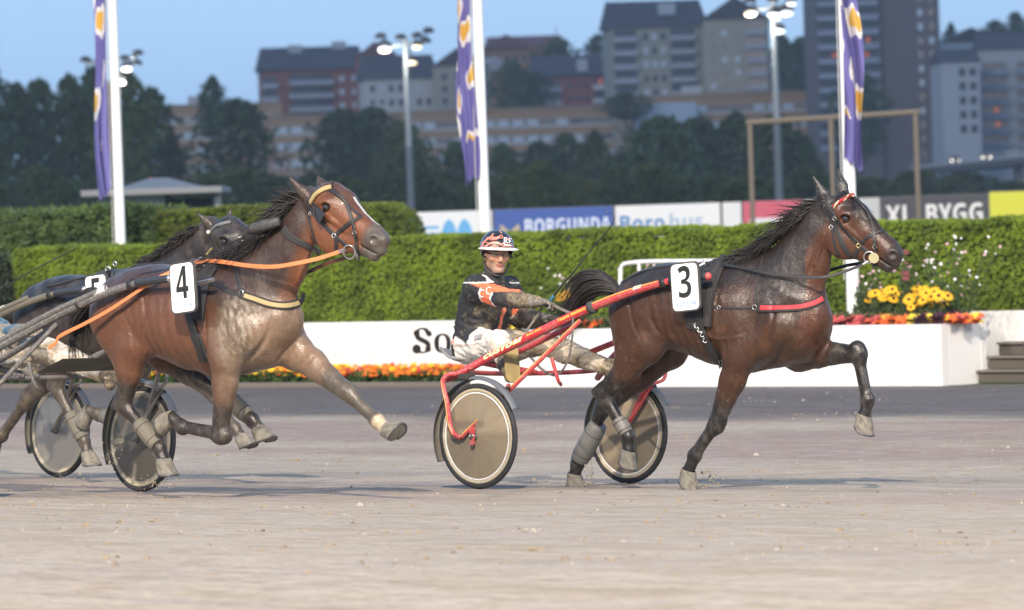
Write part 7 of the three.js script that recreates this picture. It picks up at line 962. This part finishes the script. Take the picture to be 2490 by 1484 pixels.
{ const a = onDepth(2270, 402, 860), b = onDepth(2620, 368, 820), g = thing('road_bridge', 'road bridge with pale railing at the right', 'bridge', null, V(a.x, INFIELD, a.z)); g.basePoint = g.position.clone(); const c = a.clone().lerp(b, 0.5), L = a.distanceTo(b), yw = -Math.atan2(b.z - a.z, b.x - a.x), tl = Math.atan2(b.y - a.y, L); const bb = (n, dy, h, d, m, dz = 0) => part(n, new THREE.BoxGeometry(L, h, d).translate(0, dy, dz).rotateZ(tl).rotateY(yw).translate(c.x, c.y, c.z), m, g); bb('deck', -0.9, 1.3, 9, mat(0.1, 0.11, 0.12, 0.9)); bb('edge_beam', -0.25, 0.5, 0.4, mat(0.36, 0.38, 0.4, 0.8), 4.6); bb('handrail', 1.0, 0.12, 0.12, mat(0.4, 0.43, 0.46, 0.6), 4.5); for (let k = 0; k <= 24; k++) { const p = a.clone().lerp(b, k / 24); part('rail_post', box(p.x, p.y + 0.45, p.z + 4.5, 0.1, 1.1, 0.1), mat(0.4, 0.43, 0.46, 0.6), g); } for (const t of [0.25, 0.6, 0.95]) { const p = a.clone().lerp(b, t); part('pier', box(p.x, (p.y - 1.4 + INFIELD) / 2, p.z, 1.2, p.y - 1.4 - INFIELD, 5), mat(0.2, 0.2, 0.2, 0.9), g); }
  const carProf = new THREE.Shape(); carProf.moveTo(-2.1, 0.35); carProf.lineTo(2.1, 0.35); carProf.lineTo(2.15, 0.75); carProf.lineTo(1.1, 0.95); carProf.lineTo(0.5, 1.45); carProf.lineTo(-1.2, 1.45); carProf.lineTo(-1.9, 0.95); carProf.lineTo(-2.15, 0.9); carProf.closePath(); const carG = new THREE.ExtrudeGeometry(carProf, { depth: 1.7, bevelEnabled: true, bevelSize: 0.06, bevelThickness: 0.06, bevelSegments: 1 }).translate(0, 0, -0.85);
  const beam = new THREE.MeshStandardMaterial({ color: 0xffffff, emissive: 0xfff0d0, emissiveIntensity: 4 });
  [[2325, 0.15, 'dark car with lit headlights on the bridge, nearest the tower', [0.06, 0.06, 0.07], 1], [2398, 0.37, 'car with lit headlights on the bridge, right of the first', [0.12, 0.12, 0.13], 1], [2452, 0.55, 'pale car on the bridge without headlights showing', [0.35, 0.34, 0.33], 0]].forEach(([u, t, label, col, lit]) => { const p = a.clone().lerp(b, t); p.y -= 0.25; const car = thing('car', label, 'car', null, p.clone().add(V(0, 0, 1.5)), 'cars crossing the bridge'); car.basePoint = null; car.rotation.y = rad(-100 + 8); part('body', carG, mat(...col, 0.35), car); part('windscreen', box(0.85, 1.2, 0, 0.1, 0.4, 1.4), darkGlass, car); for (const [x, z] of [[-1.3, 0.8], [-1.3, -0.8], [1.3, 0.8], [1.3, -0.8]]) part('wheel', new THREE.CylinderGeometry(0.33, 0.33, 0.22, 14).rotateX(Math.PI / 2).translate(x, 0.33, z), tyreMat, car); if (lit) for (const z of [-0.62, 0.62]) part('headlight', new THREE.SphereGeometry(0.17, 8, 6).translate(2.15, 0.68, z), beam, car); }); }

/* ---------- trees ---------- */
function crownGeo(sd, shape) { reseed(sd); const parts = [], n = 1500; const P = [], I = [], C = []; for (let i = 0; i < n; i++) { let x, y, z, ok = 0; for (let q = 0; q < 12 && !ok; q++) { const a = rnd(0, 6.2832); y = rnd(-1, 1); const lim = shape(y) * (0.78 + 0.5 * n3(Math.cos(a) * 1.9 + sd, y * 2.6, Math.sin(a) * 1.9)); const r = lim * Math.pow(rnd(), 0.38); x = Math.cos(a) * r; z = Math.sin(a) * r; ok = n3(x * 2.4 + sd, y * 2.4, z * 2.4) > -0.38 || rnd() < 0.25; } const s = rnd(0.04, 0.085), t = rnd(0.75, 1.25); for (let k = 0; k < 2; k++) { const q = new THREE.Quaternion().setFromEuler(new THREE.Euler(rnd(0, 6), rnd(0, 6), rnd(0, 6))), b = P.length / 3; for (const [px, py] of [[-1, -0.35], [0.1, -0.8], [1, 0.3], [-0.1, 0.85]]) { const v = V(px * s, py * s, rnd(-0.3, 0.3) * s).applyQuaternion(q); P.push(x + v.x, y + v.y, z + v.z); C.push(t, t, t); } I.push(b, b + 1, b + 2, b, b + 2, b + 3); } } const g = new THREE.BufferGeometry(); g.setAttribute('position', new THREE.Float32BufferAttribute(P, 3)); g.setAttribute('color', new THREE.Float32BufferAttribute(C, 3)); g.setIndex(I); g.computeVertexNormals(); return g; }
const round = (y) => Math.sqrt(Math.max(0, 1 - y * y)) * (1.02 - 0.15 * y), egg = (y) => Math.sqrt(Math.max(0, 1 - y * y)) * (0.9 - 0.35 * y), spire = (y) => 0.85 * Math.pow(Math.max(0, (1 - y) / 2), 0.6) * Math.sqrt(Math.max(0, 1 - Math.max(0, -y - 0.6) / 0.4));
const crowns = [crownGeo(11, round), crownGeo(12, egg), crownGeo(13, round), crownGeo(14, spire), crownGeo(15, egg)], bark = mat(0.07, 0.06, 0.05, 0.95);
const treeGeoTrunk = (() => { const o = [rod(V(0, -1, 0), V(0, 0.1, 0), 0.05, 0.025, 7)]; reseed(3); for (let k = 0; k < 9; k++) { const y = -0.5 + 0.055 * k, a = k * 2.4; o.push(rod(V(0, y, 0), V(Math.cos(a) * 0.45, y + 0.1, Math.sin(a) * 0.45), 0.016, 0.006, 5)); } return join(o); })();
const treeMats = [[0.05, 0.1, 0.034], [0.065, 0.105, 0.026], [0.042, 0.082, 0.034], [0.09, 0.12, 0.03]].map((c) => mat(...c, 0.85, { vertexColors: true, side: THREE.DoubleSide, transmission: 0.2, thickness: 0 }));
const ORD = 'first second third fourth fifth sixth seventh eighth ninth tenth eleventh twelfth thirteenth fourteenth fifteenth sixteenth seventeenth eighteenth nineteenth twentieth twenty-first twenty-second twenty-third twenty-fourth twenty-fifth twenty-sixth'.split(' ');
function tree(u, vTop, wpx, vBase, D, cr, mt, label) { const top = onDepth(u, vTop, D), bot = onDepth(u, vBase, D), w = wpx * 1.22 * D / FOC / 2, y0 = Math.min(bot.y, top.y - w * 0.9), h = (top.y - y0) / 2; const g = thing('tree', label, 'tree', null, V(top.x, INFIELD - 0.3, -D), 'trees behind the infield'); g.basePoint = null; const cy = (top.y + y0) / 2 - (INFIELD - 0.3); if (label.includes('in the belt')) g.userData.group = 'low belt of trees behind the boards'; const c = part('crown', crowns[cr], treeMats[mt], g); c.position.set(0, cy, 0); c.scale.set(w, h, w); c.rotation.y = u; const t = part('trunk', treeGeoTrunk, bark, g); t.position.set(0, (cy + h * 0.4) / 1 - (cy + h * 0.4) / 2 * 0, 0); t.scale.set(w * 0.9, (cy + h * 0.3), w * 0.9); t.position.y = cy + h * 0.3; }
[ // u, top, width, crown foot, distance, crown, tone, label
  [-35, 150, 150, 470, 520, 0, 0, 'dark tall tree cut by the left edge'], [40, 205, 130, 480, 540, 1, 2, 'dark tree second from the left edge'], [95, 195, 130, 490, 560, 2, 0, 'dark tree left of the first flagpole'], [165, 185, 130, 480, 530, 1, 2, 'dark tree just left of the purple flag'], [225, 165, 120, 480, 545, 0, 0, 'dark tree behind the left flag'], [300, 175, 150, 490, 525, 2, 1, 'dark tree right of the left flagpole'], [365, 215, 130, 490, 550, 0, 0, 'dark sloping tree right of the left light mast'], [415, 320, 90, 500, 540, 1, 2, 'small dark tree before the left office wing'],
  [515, 185, 90, 330, 700, 4, 0, 'thin tall tree against the sky left of the red brick house'], [575, 242, 200, 480, 600, 0, 0, 'broad dark tree left of the office windows'], [500, 420, 120, 500, 480, 2, 1, 'low dark shrub tree behind the kiosk'], [640, 420, 120, 510, 500, 1, 2, 'low bushy tree behind the bay horse ears'],
  [830, 268, 190, 490, 640, 0, 2, 'broad dark tree before the office left end'], [905, 262, 170, 500, 660, 2, 0, 'dark tree left of the middle light mast'], [985, 300, 170, 510, 620, 1, 1, 'dark tree right of the middle light mast'], [1065, 418, 130, 520, 420, 0, 1, 'low bush behind the yellow-green hedge end'], [1110, 345, 120, 520, 640, 2, 0, 'dark tree left of the middle flagpole'], [1220, 350, 130, 520, 620, 1, 0, 'dark tree right of the middle flagpole'], [1240, 425, 150, 530, 430, 0, 3, 'low olive bush right of the middle flagpole'], [1310, 345, 120, 520, 640, 2, 2, 'dark tree above the blue board'], [1375, 325, 110, 520, 660, 0, 0, 'dark pointed tree above the blue board right half'], [1445, 318, 120, 520, 640, 1, 1, 'dark tree above the white lettered board, left end'], [1440, 440, 110, 530, 430, 2, 3, 'low green bush above the white lettered board'], [1520, 370, 110, 520, 610, 0, 2, 'smaller dark tree between two larger ones'],
  [1610, 285, 200, 520, 560, 0, 0, 'large dark tree above the pink board left'], [1690, 290, 190, 520, 580, 2, 2, 'large dark tree left of the timber frame'], [1790, 275, 180, 520, 600, 1, 0, 'large dark tree behind the timber frame left post'], [1880, 285, 190, 520, 570, 0, 2, 'large dark tree behind the right light mast'], [1950, 330, 110, 510, 600, 1, 0, 'dark tree inside the timber frame'], [1640, 430, 160, 530, 450, 2, 1, 'low dark bush below the large trees'], [1860, 440, 160, 530, 450, 0, 1, 'low dark bush behind the leading horse mane'],
  [1245, 150, 110, 300, 1015, 2, 0, 'green tree on the slope right of the middle flag'], [1300, 175, 90, 300, 1020, 0, 2, 'green tree between gable and red brick house'], [1355, 95, 120, 240, 1150, 2, 0, 'hilltop tree left of the grey block'], [1455, 85, 90, 220, 1150, 0, 0, 'hilltop tree touching the grey block'], [1520, 225, 120, 290, 975, 0, 1, 'low green tree before the grey block'],
  [1900, 82, 90, 260, 1060, 1, 0, 'dark tree between grey block and tower'], [1950, 92, 110, 300, 1065, 0, 2, 'dark tree left of the tower'], [2090, 180, 130, 380, 900, 2, 0, 'green tree before the tower behind the right flag'], [2312, 56, 60, 200, 1100, 1, 0, 'small tree on the ridge right of the tower'], [2420, 50, 80, 180, 1110, 0, 2, 'ridge tree above the right edge house'], [2470, 30, 70, 170, 1100, 2, 0, 'ridge tree at the right edge'],
  [2120, 430, 170, 520, 560, 2, 3, 'olive bushes on the bank behind the right flagpole'], [2230, 415, 220, 520, 600, 0, 3, 'olive bushes on the bank below the bridge'], [2350, 420, 200, 510, 620, 2, 1, 'dark bushes below the bridge'], [2460, 440, 160, 510, 600, 0, 1, 'dark bushes at the right edge below the bridge'], [2050, 395, 110, 510, 640, 1, 0, 'dark tree behind the leading horse ears'],
].forEach((t) => tree(...t));
reseed(888); for (let i = 0; i < 26; i++) { const u = -70 + i * 82 + rnd(-20, 20); tree(u, 425 + rnd(-25, 30) - (u > 1200 ? 10 : 0), rnd(130, 200), 560, 400 + rnd(0, 60), i % 3, [0, 2, 1][i % 3], ORD[i] + ' low dark tree from the left in the belt behind the infield'); }
scene.fog = new THREE.FogExp2(new THREE.Color(0.68, 0.79, 0.95), 0.00017);
renderer.render(scene, camera);
